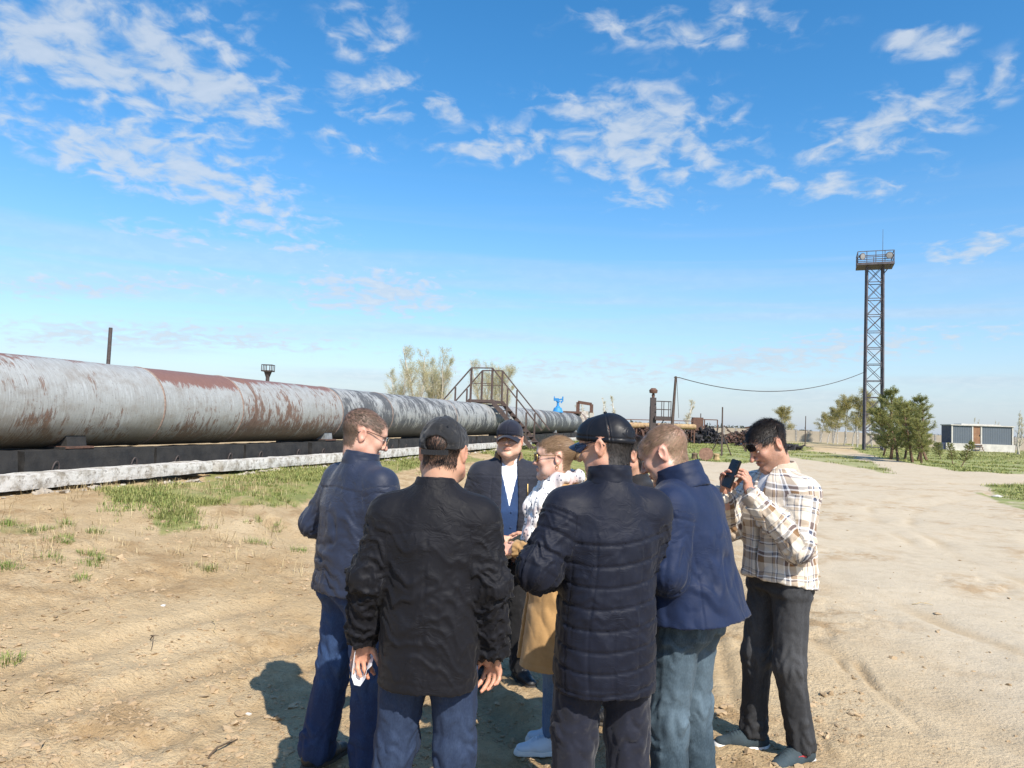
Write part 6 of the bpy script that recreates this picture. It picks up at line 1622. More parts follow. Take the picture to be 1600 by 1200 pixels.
VISOR_BLUE = cloth_mat('navy_visor', (0.012, 0.022, 0.065), 0.35, 800, 0.1)
JEANS_BLUE = denim_mat('blue_denim', (0.007, 0.021, 0.072), (0.04, 0.095, 0.22), 0.30)
JEANS_DARK = denim_mat('dark_denim', (0.009, 0.021, 0.056), (0.045, 0.075, 0.14), 0.14)
JEANS_TEAL = denim_mat('washed_denim', (0.022, 0.042, 0.060), (0.12, 0.175, 0.22), 0.42)
JEANS_BLACK = denim_mat('black_denim', (0.020, 0.021, 0.024), (0.085, 0.088, 0.095), 0.35)
JEANS_PALE = denim_mat('pale_denim', (0.07, 0.13, 0.24), (0.26, 0.36, 0.50), 0.4)
SHOE_BLACK = plain('black_shoe_leather', (0.014, 0.014, 0.015), 0.45, 0.3, bumps=0.2)
SOLE_BLACK = plain('black_rubber', (0.02, 0.02, 0.02), 0.8, 0.3, col2=(0.07, 0.055, 0.04))
SNEAKER = plain('pale_blue_leather', (0.55, 0.64, 0.74), 0.5, 0.1, bumps=0.15)
SOLE_WHITE = plain('white_rubber', (0.68, 0.68, 0.66), 0.6, 0.12)
TRAINER = plain('teal_mesh', (0.028, 0.045, 0.055), 0.8, 0.35, bumps=0.4, bscale=300)
RED_TAB = plain('red_rubber', (0.45, 0.04, 0.05), 0.6, 0.1)

def plaid_mat():
    def f(nt, b):
        a = nd(nt, 'ShaderNodeAttribute', attribute_name='uvw').outputs['Vector']
        co = objco(nt)
        wv = nd(nt, 'ShaderNodeTexNoise', {'Vector': co, 'Scale': 7.0, 'Detail': 2.0}).outputs['Color']
        a2 = vmath(nt, 'ADD', a, vmath(nt, 'SCALE', vmath(nt, 'SUBTRACT', wv, (0.5, 0.5, 0.5)), scale=0.035))
        s = nd(nt, 'ShaderNodeSeparateXYZ', {'Vector': a2})
        def stripes(sock, off):
            fr = fmath(nt, 'FRACT', fmath(nt, 'ADD', fmath(nt, 'MULTIPLY', sock, 1 / 0.168), off))
            r = nd(nt, 'ShaderNodeValToRGB', {'Fac': fr}); r.color_ramp.interpolation = 'CONSTANT'
            cream, brown, slate, white, tan = (0.70, 0.63, 0.53), (0.25, 0.165, 0.105), (0.105, 0.12, 0.165), (0.84, 0.84, 0.84), (0.48, 0.40, 0.31)
            st = [(0, cream), (0.22, brown), (0.42, white), (0.465, slate), (0.56, white), (0.60, cream), (0.78, slate), (0.815, white), (0.85, tan), (0.93, slate), (0.955, cream)]
            e = r.color_ramp.elements
            while len(e) < len(st): e.new(0.5)
            for k, (p, c) in enumerate(st): e[k].position = p; e[k].color = (*c, 1)
            return r.outputs[0]
        c = mix(nt, 0.5, stripes(s.outputs['X'], 0.1), stripes(s.outputs['Y'], 0.35))
        hi = nd(nt, 'ShaderNodeBrightContrast', {'Color': c, 'Bright': 0.0, 'Contrast': 0.12}).outputs[0]
        fz = noise(nt, co, 180.0, 3.0)
        setin(nt, b, 'Base Color', mix(nt, maprange(nt, fz, 0.3, 0.7, 0.0, 0.25), hi, (0.6, 0.55, 0.5), 'MULTIPLY'))
        b.inputs['Sheen Weight'].default_value = 0.25
        cr = nd(nt, 'ShaderNodeTexNoise', {'Vector': co, 'Scale': 22.0, 'Detail': 4.0, 'Distortion': 0.8}).outputs['Fac']
        bump(nt, b, fmath(nt, 'ADD', fmath(nt, 'MULTIPLY', fz, 0.1), fmath(nt, 'MULTIPLY', cr, 0.35)), 0.5, 0.012)
    return material('plaid_flannel', f, 0.9)
PLAID = plaid_mat()

def scarf_mat():
    def f(nt, b):
        co = objco(nt)
        vo = nd(nt, 'ShaderNodeTexVoronoi', {'Vector': co, 'Scale': 46.0, 'Randomness': 0.75})
        dot = maprange(nt, vo.outputs['Distance'], 0.26, 0.22)
        big = nd(nt, 'ShaderNodeTexVoronoi', {'Vector': co, 'Scale': 9.0, 'Randomness': 1.0})
        patch = maprange(nt, big.outputs['Distance'], 0.30, 0.26)
        c = mix(nt, maprange(nt, noise(nt, co, 6.0), 0.53, 0.60), (0.80, 0.79, 0.77), (0.50, 0.45, 0.45))
        c = mix(nt, fmath(nt, 'MULTIPLY', patch, 0.55), c, (0.62, 0.40, 0.36))
        c = mix(nt, dot, c, (0.07, 0.085, 0.12))
        setin(nt, b, 'Base Color', c)
        bump(nt, b, noise(nt, co, 40.0, 4.0), 0.35, 0.01)
    return material('dotted_scarf', f, 0.85)
SCARF = scarf_mat()

HAIR_GREY = hair_mat('greying_brown_hair', (0.030, 0.020, 0.013), (0.22, 0.165, 0.12))
HAIR_BLACK = hair_mat('black_hair', (0.006, 0.005, 0.005), (0.035, 0.028, 0.024))
HAIR_DARKGREY = hair_mat('black_hair_with_grey', (0.007, 0.006, 0.006), (0.09, 0.08, 0.075))
HAIR_LIGHT = hair_mat('light_brown_hair', (0.10, 0.060, 0.032), (0.33, 0.23, 0.15))
HAIR_BLOND = hair_mat('dark_blond_hair', (0.16, 0.095, 0.05), (0.46, 0.31, 0.18))

# where hair grows on a head (head frame)
def hairline(V, front=0.062, temple=0.02, nape=-0.075, side=-0.005):
    x, y, z = V.T
    top = sstep(front - 0.012, front + 0.012, z + 0.25 * (y + 0.08)) * (y < -0.02)
    back = (y >= -0.02) * 1.0
    lower = np.where(y > 0.035, nape, np.where(y > -0.005, side + 0.012, temple))
    d = sstep(lower - 0.010, lower + 0.010, z)
    ear = 1 - ((np.abs(x) > 0.068) & (np.abs(y - 0.014) < 0.034) & (z < 0.034) & (z > -0.045) & (np.abs(x) > 0.074))
    m = np.where(y < -0.02, np.maximum(top, sstep(temple, temple + 0.012, z) * (y > -0.058) * (np.abs(x) > 0.052)), back) * d * ear
    return m
def bald(V, amount, cy=-0.02, ry=0.07, rx=0.05):
    x, y, z = V.T
    return 1 - amount * np.exp(-((x / rx) ** 2 + ((y - cy) / ry) ** 2) ** 1.5) * (z > 0.07)
def comb_fwd(b): return np.tile(np.array((0.0, -0.9, -0.25)), (len(b), 1))
def comb_down(b):
    d = np.stack([b[:, 0] * 3, (b[:, 1] - 0.0) * 5, np.full(len(b), -0.8)], 1); d[:, 1] -= 0.25 * (b[:, 2] > 0.06); return d
def comb_back(b): return np.stack([-b[:, 0] * 4, np.full(len(b), 1.0), 0.2 - b[:, 2] * 2], 1)

LEGS = dict(legL=((0.085, 0, 0.90), (0.10, -0.015, 0.49), (0.115, 0.02, 0.09)), legR=((-0.085, 0, 0.90), (-0.10, -0.015, 0.49), (-0.115, 0.02, 0.09)))
def std_prof(hem, w=1.0, d=1.0, flare=0.0, lean=0.0, belly=0.0, top=1.485, wz=1.12):
    """body ovals from the hem up to the neck opening"""
    rows = []
    for z, rx, ry, cy in ((hem, 0.208 + flare, 0.160 + flare, 0.0), (0.95, 0.203 + flare * 0.6, 0.158 + flare * 0.5, 0.0), (wz, 0.192, 0.145 + belly, -belly * 0.5), (1.25, 0.198, 0.142 + belly * 0.4, 0.0), (1.34, 0.186, 0.128, 0.0), (1.40, 0.140, 0.108, 0.006), (1.435, 0.100, 0.090, 0.012), (1.465, 0.078, 0.078, 0.012), (top, 0.066, 0.070, 0.012)):
        if z < hem: continue
        rows.append((z, 0.0, cy - lean * max(0.0, z - 0.9) / 0.6, rx * w, ry * d))
    return rows
SK_TAN = (0.52, 0.30, 0.20); SK_FAIR = (0.66, 0.42, 0.32); SK_PINK = (0.60, 0.36, 0.265)

# --- man in navy jacket and blue jeans, seen from behind, looking to the side
fade1 = lambda V: hairline(V, 0.072, 0.025, -0.07) * bald(V, 0.5, -0.05, 0.06, 0.045)
c1 = dict(seed=11, loc=(-0.72, 3.56, 0), rot=133, scale=1.0, skin=SK_PINK, label='man with short greying hair and glasses, navy jacket and blue jeans, back turned',
    neck=(0, -0.010, 1.455), head=dict(at=(0.015, -0.025, 1.590), yaw=-26, pitch=20, size=1.06, width=1.04, jowl=0.6, hair_col=(0.07, 0.05, 0.038), scalp=fade1, scalp_tint=0.75, brow=0.6, stubble=0.12),
    armL=((0.173, 0.0, 1.360), (0.285, 0.075, 1.135), (0.12, -0.20, 1.03)), armR=((-0.173, -0.01, 1.360), (-0.262, 0.01, 1.12), (-0.14, -0.22, 1.02)),
    handL=dict(palm=(-0.6, 0, -0.6)), handR=dict(palm=(0.6, 0, -0.6)),
    jacket=dict(mat=NAVY_NYLON, prof=std_prof(0.855, 1.03, 1.10, 0.0, 0.02, 0.03), folds=dict(torso=(0.012, 8.0, 0.9), arm=(0.008, 13.0), waist=1.05), arm_r=(0.076, 0.066, 0.052),
        seams=[(lambda th: 1.345 - 0.02 * np.abs(th), 0.004, 1.5)], collar=dict(z1=0.050, tilt=10, rx1=0.080, ry1=0.086, slit=0.015)),
    trousers=dict(mat=JEANS_BLUE, r=(0.104, 0.078, 0.088), cuff=0.02, amp=0.010, seat=True), shoes=dict(upper=SHOE_BLACK, sole=SOLE_BLACK),
    legL=((0.085, 0, 0.90), (0.11, 0.02, 0.49), (0.15, 0.07, 0.09)), legR=((-0.085, 0, 0.90), (-0.105, -0.03, 0.49), (-0.11, -0.05, 0.09)),
    hair=dict(mask=fade1, n=9000, comb=comb_fwd, len=0.017, mat=HAIR_GREY, width=0.0011, lift=0.16, curl=0.05, tone=lambda b: 0.35 * (b[:, 2] < 0.03)))
# --- man in long black coat, back to the camera, black cap
c2 = dict(seed=23, loc=(-0.268, 2.75, 0), rot=176, scale=0.985, skin=SK_TAN, label='man in long black coat and black cotton cap, back turned, arms hanging',
    neck=(0, 0.0, 1.455), head=dict(at=(-0.018, -0.030, 1.580), yaw=-8, pitch=10, size=1.03, width=1.06, jowl=0.7, hair_col=(0.02, 0.016, 0.014), scalp=lambda V: hairline(V, 0.06, 0.02, -0.055), neck=0.060),
    armL=((0.165, 0.01, 1.335), (0.232, 0.035, 1.11), (0.268, -0.03, 0.865)), armR=((-0.165, 0.01, 1.335), (-0.222, 0.035, 1.10), (-0.235, -0.03, 0.845)),
    handL=dict(palm=(-0.55, 0.8, 0), dir=(0.05, -0.12, -1), curl=(0.5, 0.55, 0.55, 0.5), thumb=0.55), handR=dict(palm=(0.45, 0.85, 0), dir=(-0.02, -0.15, -1), curl=(0.42, 0.5, 0.55, 0.6), thumb=0.4),
    jacket=dict(name='coat', mat=BLACK_NYLON, prof=std_prof(0.728, 0.90, 1.0, -0.004, 0.0, 0.02), folds=dict(torso=(0.010, 11.0, 0.6), arm=(0.0095, 20.0), waist=1.02, ridge=1), arm_r=(0.077, 0.068, 0.058),
        seams=[(lambda th: 1.305 - 0.03 * np.abs(th), 0.0025, 1.2)], vseams=[(0.0, 0.6, 1.3, 0.003)], collar=dict(z1=0.030, tilt=6, rx1=0.074, ry1=0.080, slit=0.01)),
    trousers=dict(mat=JEANS_DARK, r=(0.100, 0.076, 0.064), amp=0.009), shoes=dict(upper=SHOE_BLACK, sole=SOLE_BLACK),
    legL=((0.085, 0, 0.90), (0.118, -0.015, 0.49), (0.145, 0.02, 0.09)), legR=((-0.085, 0, 0.90), (-0.105, -0.015, 0.49), (-0.120, 0.02, 0.09)),
    hair=dict(mask=lambda V: hairline(V, 0.06, 0.02, -0.060) * (V[:, 2] < 0.05), n=4500, comb=comb_down, len=0.014, mat=HAIR_BLACK, lift=0.15, curl=0.05))
# --- man facing the camera, open charcoal jacket
c3 = dict(seed=37, loc=(-0.005, 4.88, 0), rot=6, scale=0.985, skin=(0.60, 0.37, 0.26), label='man in navy cap and open charcoal jacket over white shirt, facing the camera',
    neck=(0, 0.0, 1.455), head=dict(at=(0.0, -0.030, 1.585), yaw=-16, pitch=0, size=1.02, width=1.03, jowl=0.4, hair_col=(0.02, 0.016, 0.014), scalp=lambda V: hairline(V, 0.06, 0.02, -0.055), eye_open=0.0032, neck=0.058),
    armL=((0.178, 0.01, 1.345), (0.275, 0.03, 1.11), (0.125, -0.20, 0.985)), armR=((-0.178, 0.01, 1.345), (-0.270, 0.03, 1.10), (-0.065, -0.215, 0.955)),
    handL=dict(palm=(-0.4, 0.6, -0.6), dir=(-0.8, -0.35, -0.45), curl=(0.5, 0.5, 0.5, 0.5)), handR=dict(palm=(0.3, 0.8, -0.2), dir=(0.75, -0.35, -0.5), curl=(0.6, 0.6, 0.6, 0.6), thumb=0.5),
    jacket=dict(mat=CHARCOAL, prof=std_prof(0.70, 1.08, 1.02, 0.0, 0.0, 0.02), folds=dict(torso=(0.008, 9.0, 0.5), arm=(0.009, 15.0)), slit=(0.70, 0.060, 1.50, 0.050, 0.0), arm_r=(0.077, 0.068, 0.054),
        vseams=[(2.55, 1.1, 1.34, 0.004), (-2.55, 1.1, 1.34, 0.004)], seams=[(lambda th: 1.345 + 0 * th, 0.003, 3.2)], collar=dict(z0=-0.085, z1=0.045, tilt=4, rx1=0.094, ry1=0.086, rx0=0.108, slit=0.030), collar_mat=BROWN_CORD),
    trousers=dict(mat=BLACK_CLOTH, r=(0.100, 0.078, 0.072), amp=0.007), shoes=dict(upper=SHOE_BLACK, sole=SOLE_BLACK), toeL=18, toeR=-8,
    legL=((0.085, 0, 0.90), (0.11, -0.015, 0.49), (0.125, 0.0, 0.09)), legR=((-0.085, 0, 0.90), (-0.11, -0.015, 0.49), (-0.130, 0.03, 0.09)),
    hair=dict(mask=lambda V: hairline(V, 0.06, 0.02, -0.060) * (V[:, 2] < 0.02), n=3000, comb=comb_down, len=0.012, mat=HAIR_BLACK, lift=0.15))
# --- woman in profile, tan coat, spotted scarf
tied = lambda V: hairline(V, 0.058, 0.022, -0.08)
c4 = dict(seed=41, loc=(0.275, 3.90, 0), rot=-88, scale=0.945, skin=SK_FAIR, label='woman in sunglasses, tan coat and spotted white scarf, in profile',
    neck=(0, 0.0, 1.455), head=dict(at=(0.0, -0.035, 1.585), yaw=-4, pitch=4, size=1.04, width=0.98, jowl=0.5, hair_col=(0.24, 0.15, 0.085), scalp=tied, fem=1, neck=0.050, lips=(0.95, 0.42, 0.42), nose=0.8),
    armL=((0.158, 0.02, 1.340), (0.235, 0.03, 1.12), (0.085, -0.235, 1.085)), armR=((-0.158, 0.02, 1.340), (-0.235, 0.0, 1.12), (-0.070, -0.245, 1.07)),
    handL=dict(palm=(-0.7, 0.2, -0.5), curl=(0.7, 0.7, 0.7, 0.7), size=0.92), handR=dict(palm=(0.7, 0.2, -0.5), curl=(0.7, 0.7, 0.7, 0.7), size=0.92),
    jacket=dict(name='coat', mat=TAN_COAT, prof=[(0.47, 0, 0.0, 0.235, 0.215)] + [(z, a, b, rx * 0.98, ry * 1.02) for z, a, b, rx, ry in std_prof(0.80, 1, 1, 0.008, 0, 0.015)], folds=dict(torso=(0.011, 4.0, 0.2), arm=(0.008, 15.0), waist=0.75), arm_r=(0.072, 0.062, 0.052), slit=(0.47, 0.05, 1.4, 0.0, 0.03),
        collar=dict(z1=0.02, tilt=4, slit=0.02)),
    trousers=dict(mat=JEANS_PALE, r=(0.088, 0.062, 0.050), cuff=0.09, amp=0.005), shoes=dict(upper=SNEAKER, sole=SOLE_WHITE, sole_h=0.034), toeL=4, toeR=-4,
    legL=((0.075, 0, 0.90), (0.07, -0.015, 0.49), (0.065, -0.01, 0.09)), legR=((-0.075, 0, 0.90), (-0.07, -0.015, 0.49), (-0.06, 0.06, 0.09)),
    hair=dict(mask=tied, n=9000, comb=comb_back, len=0.030, mat=HAIR_BLOND, lift=0.10, curl=0.04))
# --- man in quilted jacket and leather cap, back to the camera
c5 = dict(seed=53, loc=(0.395, 2.90, 0), rot=190, scale=1.0, skin=SK_TAN, label='man in midnight-blue quilted jacket and black leather cap, back turned, head to the side',
    neck=(0, -0.005, 1.455), head=dict(at=(0.0, -0.045, 1.592), yaw=44, pitch=12, size=1.04, width=1.06, jowl=0.5, hair_col=(0.02, 0.017, 0.015), scalp=lambda V: hairline(V, 0.06, 0.015, -0.075), neck=0.060),
    armL=((0.170, 0.0, 1.345), (0.290, 0.065, 1.125), (0.16, -0.20, 1.06)), armR=((-0.168, 0.0, 1.345), (-0.192, -0.05, 1.12), (-0.06, -0.24, 1.06)),
    handL=dict(palm=(-0.6, 0, -0.6)), handR=dict(palm=(0.6, 0, -0.6)),
    jacket=dict(mat=QUILT, prof=std_prof(0.672, 0.93, 1.0, 0.0, 0.0, 0.02), quilt=0.078, folds=dict(torso=(0.006, 9.0, 0.6), arm=(0.008, 17.0), waist=1.0, ridge=1), arm_r=(0.080, 0.072, 0.058), armseam=0.005,
        collar=dict(z1=0.060, tilt=8, rx1=0.086, ry1=0.092, slit=0.01, t=0.008)),
    trousers=dict(mat=DARK_WOOL, r=(0.102, 0.086, 0.080), amp=0.009, seam=0.0), shoes=dict(upper=SHOE_BLACK, sole=SOLE_BLACK),
    legL=((0.085, 0, 0.90), (0.11, -0.015, 0.49), (0.120, 0.02, 0.09)), legR=((-0.085, 0, 0.90), (-0.105, -0.015, 0.49), (-0.115, 0.02, 0.09)),
    hair=dict(mask=lambda V: hairline(V, 0.06, 0.012, -0.082) * (V[:, 2] < 0.012), n=7000, comb=comb_down, len=0.022, mat=HAIR_DARKGREY, lift=0.14, curl=0.06, tone=lambda b: 0.3 * (np.abs(b[:, 0]) > 0.05)))
# --- man in navy softshell, leaning forward, head bowed
fade6 = lambda V: hairline(V, 0.072, 0.018, -0.075) * bald(V, 0.78, -0.055, 0.075, 0.05)
c6 = dict(seed=67, loc=(0.805, 3.14, 0), rot=234, scale=1.0, skin=SK_PINK, label='man in navy softshell jacket and washed jeans, head bowed, thinning hair',
    neck=(0, -0.085, 1.455), hip=(0, -0.04), head=dict(at=(0.0, -0.155, 1.562), yaw=10, pitch=30, size=1.05, width=1.05, jowl=0.7, hair_col=(0.16, 0.105, 0.068), scalp=fade6, scalp_tint=0.6, brow=0.4),
    armL=((0.183, -0.045, 1.350), (0.255, -0.02, 1.10), (0.135, -0.29, 1.06)), armR=((-0.183, -0.055, 1.350), (-0.25, -0.03, 1.10), (-0.12, -0.30, 1.08)),
    handL=dict(palm=(-0.6, 0, -0.6)), handR=dict(palm=(0.6, 0, -0.6)),
    jacket=dict(mat=SOFTSHELL, prof=std_prof(0.850, 1.08, 1.14, 0.040, 0.085, 0.02), folds=dict(torso=(0.013, 4.0, 0.5), arm=(0.009, 10.0), waist=1.05), arm_r=(0.080, 0.072, 0.060), armseam=0.004, hem=((0, 0, 0.885), (0, 0.10, -1)),
        vseams=[(0.95, 0.85, 1.25, 0.003), (-0.95, 0.85, 1.25, 0.003)], collar=dict(z1=0.055, tilt=22, rx1=0.094, ry1=0.102, rx0=0.115, ry0=0.115, slit=0.02, t=0.007)),
    trousers=dict(mat=JEANS_TEAL, r=(0.106, 0.082, 0.070), amp=0.010, seat=True), shoes=dict(upper=SHOE_BLACK, sole=SOLE_BLACK),
    legL=((0.085, -0.04, 0.90), (0.10, -0.07, 0.49), (0.105, -0.04, 0.09)), legR=((-0.085, -0.04, 0.90), (-0.10, -0.05, 0.49), (-0.115, 0.0, 0.09)),
    hair=dict(mask=fade6, n=8000, comb=comb_fwd, len=0.020, mat=HAIR_LIGHT, width=0.0011, lift=0.16, curl=0.05, tone=lambda b: 0.45 * (b[:, 2] < 0.035)))
# --- someone almost hidden behind the leather cap
c7 = dict(seed=71, loc=(0.70, 4.15, 0), rot=-62, scale=0.955, skin=SK_TAN, label='dark-haired person in black jacket almost hidden behind the leather cap',
    neck=(0, 0.0, 1.455), head=dict(at=(0.0, -0.035, 1.585), yaw=-30, pitch=12, size=1.02, width=1.0, jowl=0.3, hair_col=(0.03, 0.02, 0.015), scalp=lambda V: hairline(V, 0.055, 0.01, -0.085)),
    armL=((0.168, 0.0, 1.345), (0.25, 0.03, 1.11), (0.10, -0.22, 1.05)), armR=((-0.168, 0.0, 1.345), (-0.25, 0.03, 1.11), (-0.10, -0.22, 1.05)), handL=dict(palm=(-0.6, 0, -0.6)), handR=dict(palm=(0.6, 0, -0.6)),
    jacket=dict(mat=BLACK_CLOTH, prof=std_prof(0.80), h=0.009, collar=dict(z1=0.03, slit=0.02)), trousers=dict(mat=BLACK_CLOTH, r=(0.095, 0.070, 0.06)), shoes=dict(upper=SHOE_BLACK, sole=SOLE_BLACK), **LEGS,
    hair=dict(mask=lambda V: hairline(V, 0.055, 0.01, -0.09), n=7000, comb=comb_down, len=0.035, mat=HAIR_BLACK, lift=0.25, width=0.0016))
# --- young man in plaid shirt photographing with a phone
mop = lambda V: hairline(V, 0.066, 0.012, -0.075)
c8 = dict(seed=83, loc=(1.435, 3.90, 0), rot=-68, scale=1.02, skin=(0.52, 0.295, 0.205), label='young man in plaid shirt and black jeans, both hands raised to a phone',
    neck=(0, -0.020, 1.455), head=dict(at=(0.0, -0.088, 1.578), yaw=-10, pitch=33, size=1.02, width=0.97, hair_col=(0.02, 0.015, 0.012), scalp=mop, scalp_tint=0.97, stubble=0.35, nose=1.15, brow=0.95),
    armL=((0.168, -0.01, 1.340), (0.215, -0.075, 1.085), (0.075, -0.255, 1.325)), armR=((-0.168, -0.02, 1.340), (-0.205, -0.17, 1.12), (-0.055, -0.305, 1.325)),
    handL=dict(palm=(-0.55, -0.35, 0.1), dir=(-0.10, -0.20, 1.0), curl=(0.50, 0.55, 0.6, 0.6), thumb=0.2, flip=False), handR=dict(palm=(0.7, -0.1, 0.1), dir=(0.12, -0.05, 1.0), curl=(0.55, 0.6, 0.6, 0.6), thumb=0.2),
    jacket=dict(name='shirt', mat=PLAID, prof=std_prof(0.850, 0.93, 0.96, 0.008, 0.035), folds=dict(torso=(0.010, 8.0, 0.6), arm=(0.011, 14.0), waist=1.0), arm_r=(0.076, 0.068, 0.050), slit=(0.85, 0.0, 1.52, 0.040, 0.0), hem=((0, 0, 0.875), (0, -0.16, -1)),
        collar=dict(z0=-0.06, z1=0.030, tilt=8, rx0=0.110, rx1=0.082, ry0=0.105, ry1=0.084, slit=0.030)),
    trousers=dict(mat=JEANS_BLACK, r=(0.096, 0.074, 0.064), amp=0.008, cuff=0.065), shoes=dict(kind='boot', upper=TRAINER, sole=SOLE_WHITE, patch=RED_TAB, sole_h=0.036), toeL=6, toeR=-20,
    legL=((0.085, 0, 0.90), (0.105, -0.02, 0.49), (0.115, 0.05, 0.09)), legR=((-0.085, 0, 0.90), (-0.10, -0.045, 0.49), (-0.105, -0.06, 0.09)),
    hair=dict(mask=mop, n=9000, comb=lambda b: np.stack([b[:, 0] * 5, -1.0 + 14 * np.clip(b[:, 1] - 0.02, 0, 0.08), np.where(b[:, 2] > 0.075, -0.1, -0.8)], 1), len=lambda b: np.where(b[:, 2] > 0.05, np.where(b[:, 1] < -0.045, 0.022, 0.042), 0.014), mat=HAIR_BLACK, lift=0.30, curl=0.25, width=0.0015))

CAST = {}
for key, c in (('p1', c1), ('p2', c2), ('p3', c3), ('p4', c4), ('p5', c5), ('p6', c6), ('p7', c7), ('p8', c8)):
    CAST[key] = person(c)
# ------------------------------------------------------------------ what they wear and hold
def local(root, p): return Vector(p)
r1, H1, j1, t1 = CAST['p1']; r2, H2, j2, t2 = CAST['p2']; r3, H3, j3, t3 = CAST['p3']; r4, H4, j4, t4 = CAST['p4']
r5, H5, j5, t5 = CAST['p5']; r6, H6, j6, t6 = CAST['p6']; r8, H8, j8, t8 = CAST['p8']
glasses(r1, H1, CLEAR_LENS, BLACK_PLASTIC)
cap_parts(r2, H2, CAP_BLACK, CAP_BLACK, 'strap')
cap_parts(r3, H3, CAP_NAVY, CAP_NAVY, 'front')
glasses(r4, H4, DARK_GLASS, GOLD, True, z=0.006)
cap_parts(r5, H5, LEATHER, VISOR_BLUE, 'leather')
glasses(r5, H5, CLEAR_LENS, BLACK_PLASTIC)
glasses(r8, H8, DARK_GLASS, BLACK_PLASTIC, True, up=0.036, z=0.008, y0=-0.114)

# white shirt and blue vest inside the open jacket
P3 = c3['jacket']['prof']
def inner(name, z0, z1, shrink, mat, root, prof, h=0.010, vneck=None):
    rows = [(z, a, b, max(0.02, rx - shrink), max(0.02, ry - shrink)) for z, a, b, rx, ry in prof if z0 - 0.001 <= z <= z1]
    def at(z): return (z, *[float(np.interp(z, [r[0] for r in prof], [r[i] for r in prof])) for i in (1, 2)], *[float(np.interp(z, [r[0] for r in prof], [r[i] for r in prof])) - shrink for i in (3, 4)])
    rows = [at(z0)] + [r for r in rows if z0 < r[0] < z1] + [at(z1)]
    v = Vol((-0.25, -0.28, z0 - 0.02), (0.25, 0.25, z1 + 0.02), h); v.loft(rows, 0, 2.35)
    if vneck:
        X, Y, Z = v.ax[0][:, None, None], v.ax[1][None, :, None], v.ax[2][None, None, :]
        v.F = np.maximum(v.F, np.where(Y < 0.02, (Z - vneck[0]) * vneck[1] - np.abs(X), -0.5))
    V, Q = v.surf(); V = relax(V, Q, 2, 0.4)
    return ob(name, mesh_np(name, V, Q), mat, root)
sh = inner('shirt', 0.95, 1.52, 0.022, WHITE_SHIRT, r3, P3)
collar_part(dict(c3, seed=5), sh, WHITE_SHIRT, dict(z0=-0.05, z1=0.028, tilt=10, rx0=0.078, rx1=0.070, ry0=0.085, ry1=0.076, slit=0.012, t=0.004))
vs = inner('vest', 0.86, 1.36, 0.015, BLUE_VEST, r3, P3, vneck=(1.16, 0.24))
def front_y(prof, z, shrink=0.0): return float(np.interp(z, [r[0] for r in prof], [r[2] - r[4] for r in prof])) + shrink
for z in (1.12, 1.02, 0.93):
    MB().lathe([(0.001, 0.004), (0.006, 0.003), (0.007, 0.0)][::-1], 12, Matrix.Translation((0.012, front_y(P3, z, 0.014), z)) @ Matrix.Rotation(math.radians(90), 4, 'X')).build('button', BLUE_VEST, vs, smooth=True)
zp = MB()
prv = None
for z in np.linspace(1.12, 1.30, 8):
    x = 0.118; rx = float(np.interp(z, [r[0] for r in P3], [r[3] for r in P3])); ry = float(np.interp(z, [r[0] for r in P3], [r[4] for r in P3]))
    p = Vector((x, -ry * (1 - (x / rx) ** 2.35) ** (1 / 2.35) - 0.006, z))
    if prv: zp.bar(prv, p, 0.005, 0.005)
    prv = p
zp.build('zipper', GOLD, j3)
tee = inner('undershirt', 1.15, 1.50, 0.014, WHITE_TEE, r8, c8['jacket']['prof'])
# shirt pocket flap on the plaid shirt and its wristwatch
wL = Vector(c8['armL'][2]); dl = Vector((-0.10, -0.20, 1.0)).normalized()
q = dl.to_track_quat('Z', 'Y').to_matrix().to_4x4(); Mw = Matrix.Translation(wL + dl * 0.022) @ q
wb = MB(); ring = [Mw @ Vector((0.031 * math.cos(t), 0.027 * math.sin(t), 0)) for t in np.linspace(0, 2 * math.pi, 24)]
for a, b in zip(ring[:-1], ring[1:]): wb.bar(a, b, 0.004, 0.018)
watch = wb.build('watch', BLACK_PLASTIC, r8)
out_dir = (Matrix.Rotation(math.radians(68), 3, 'Z') @ Vector((-0.25, -1, 0.1)))       # towards the camera side
out_dir -= dl * out_dir.dot(dl); out_dir.normalize()
MB().lathe([(0.019, 0.0), (0.020, 0.004), (0.017, 0.008), (0.001, 0.008)], 20, Matrix.Translation(wL + dl * 0.022 + out_dir * 0.027) @ out_dir.to_track_quat('Z', 'Y').to_matrix().to_4x4()).build('dial', STEEL, watch, smooth=True)

# the woman's scarf, bun and earring
v = Vol((-0.26, -0.34, 0.92), (0.26, 0.22, 1.60), 0.0065)
nk = np.array(c4['neck'])
for k in range(14):
    t0, t1_ = 2 * math.pi * k / 14, 2 * math.pi * (k + 1) / 14
    f = lambda t: (0.086 * math.sin(t), 0.01 + 0.085 * math.cos(t), 1.470 + 0.012 * math.cos(t) - 0.02 * (math.cos(t) < -0.3))
    v.cone(f(t0), f(t1_), 0.030, 0.030, 0.02)
v.cone((0.08, -0.04, 1.455), (0.115, -0.115, 1.34), 0.040, 0.050, 0.03); v.cone((0.115, -0.115, 1.34), (0.11, -0.165, 1.18), 0.050, 0.050, 0.03, flat=(1, 1.3, 1))
v.cone((0.11, -0.165, 1.18), (0.095, -0.175, 1.02), 0.050, 0.045, 0.03, flat=(0.9, 1.6, 1))
v.cone((-0.07, -0.06, 1.45), (-0.06, -0.150, 1.30), 0.05, 0.05, 0.03); v.cone((-0.06, -0.150, 1.30), (-0.04, -0.19, 1.08), 0.05, 0.04, 0.03, flat=(1, 1.5, 1))
V, Q = v.surf(); V = relax(V, Q, 2, 0.4); N = vnormals(V, Q)
a = np.arctan2(V[:, 0], V[:, 1])
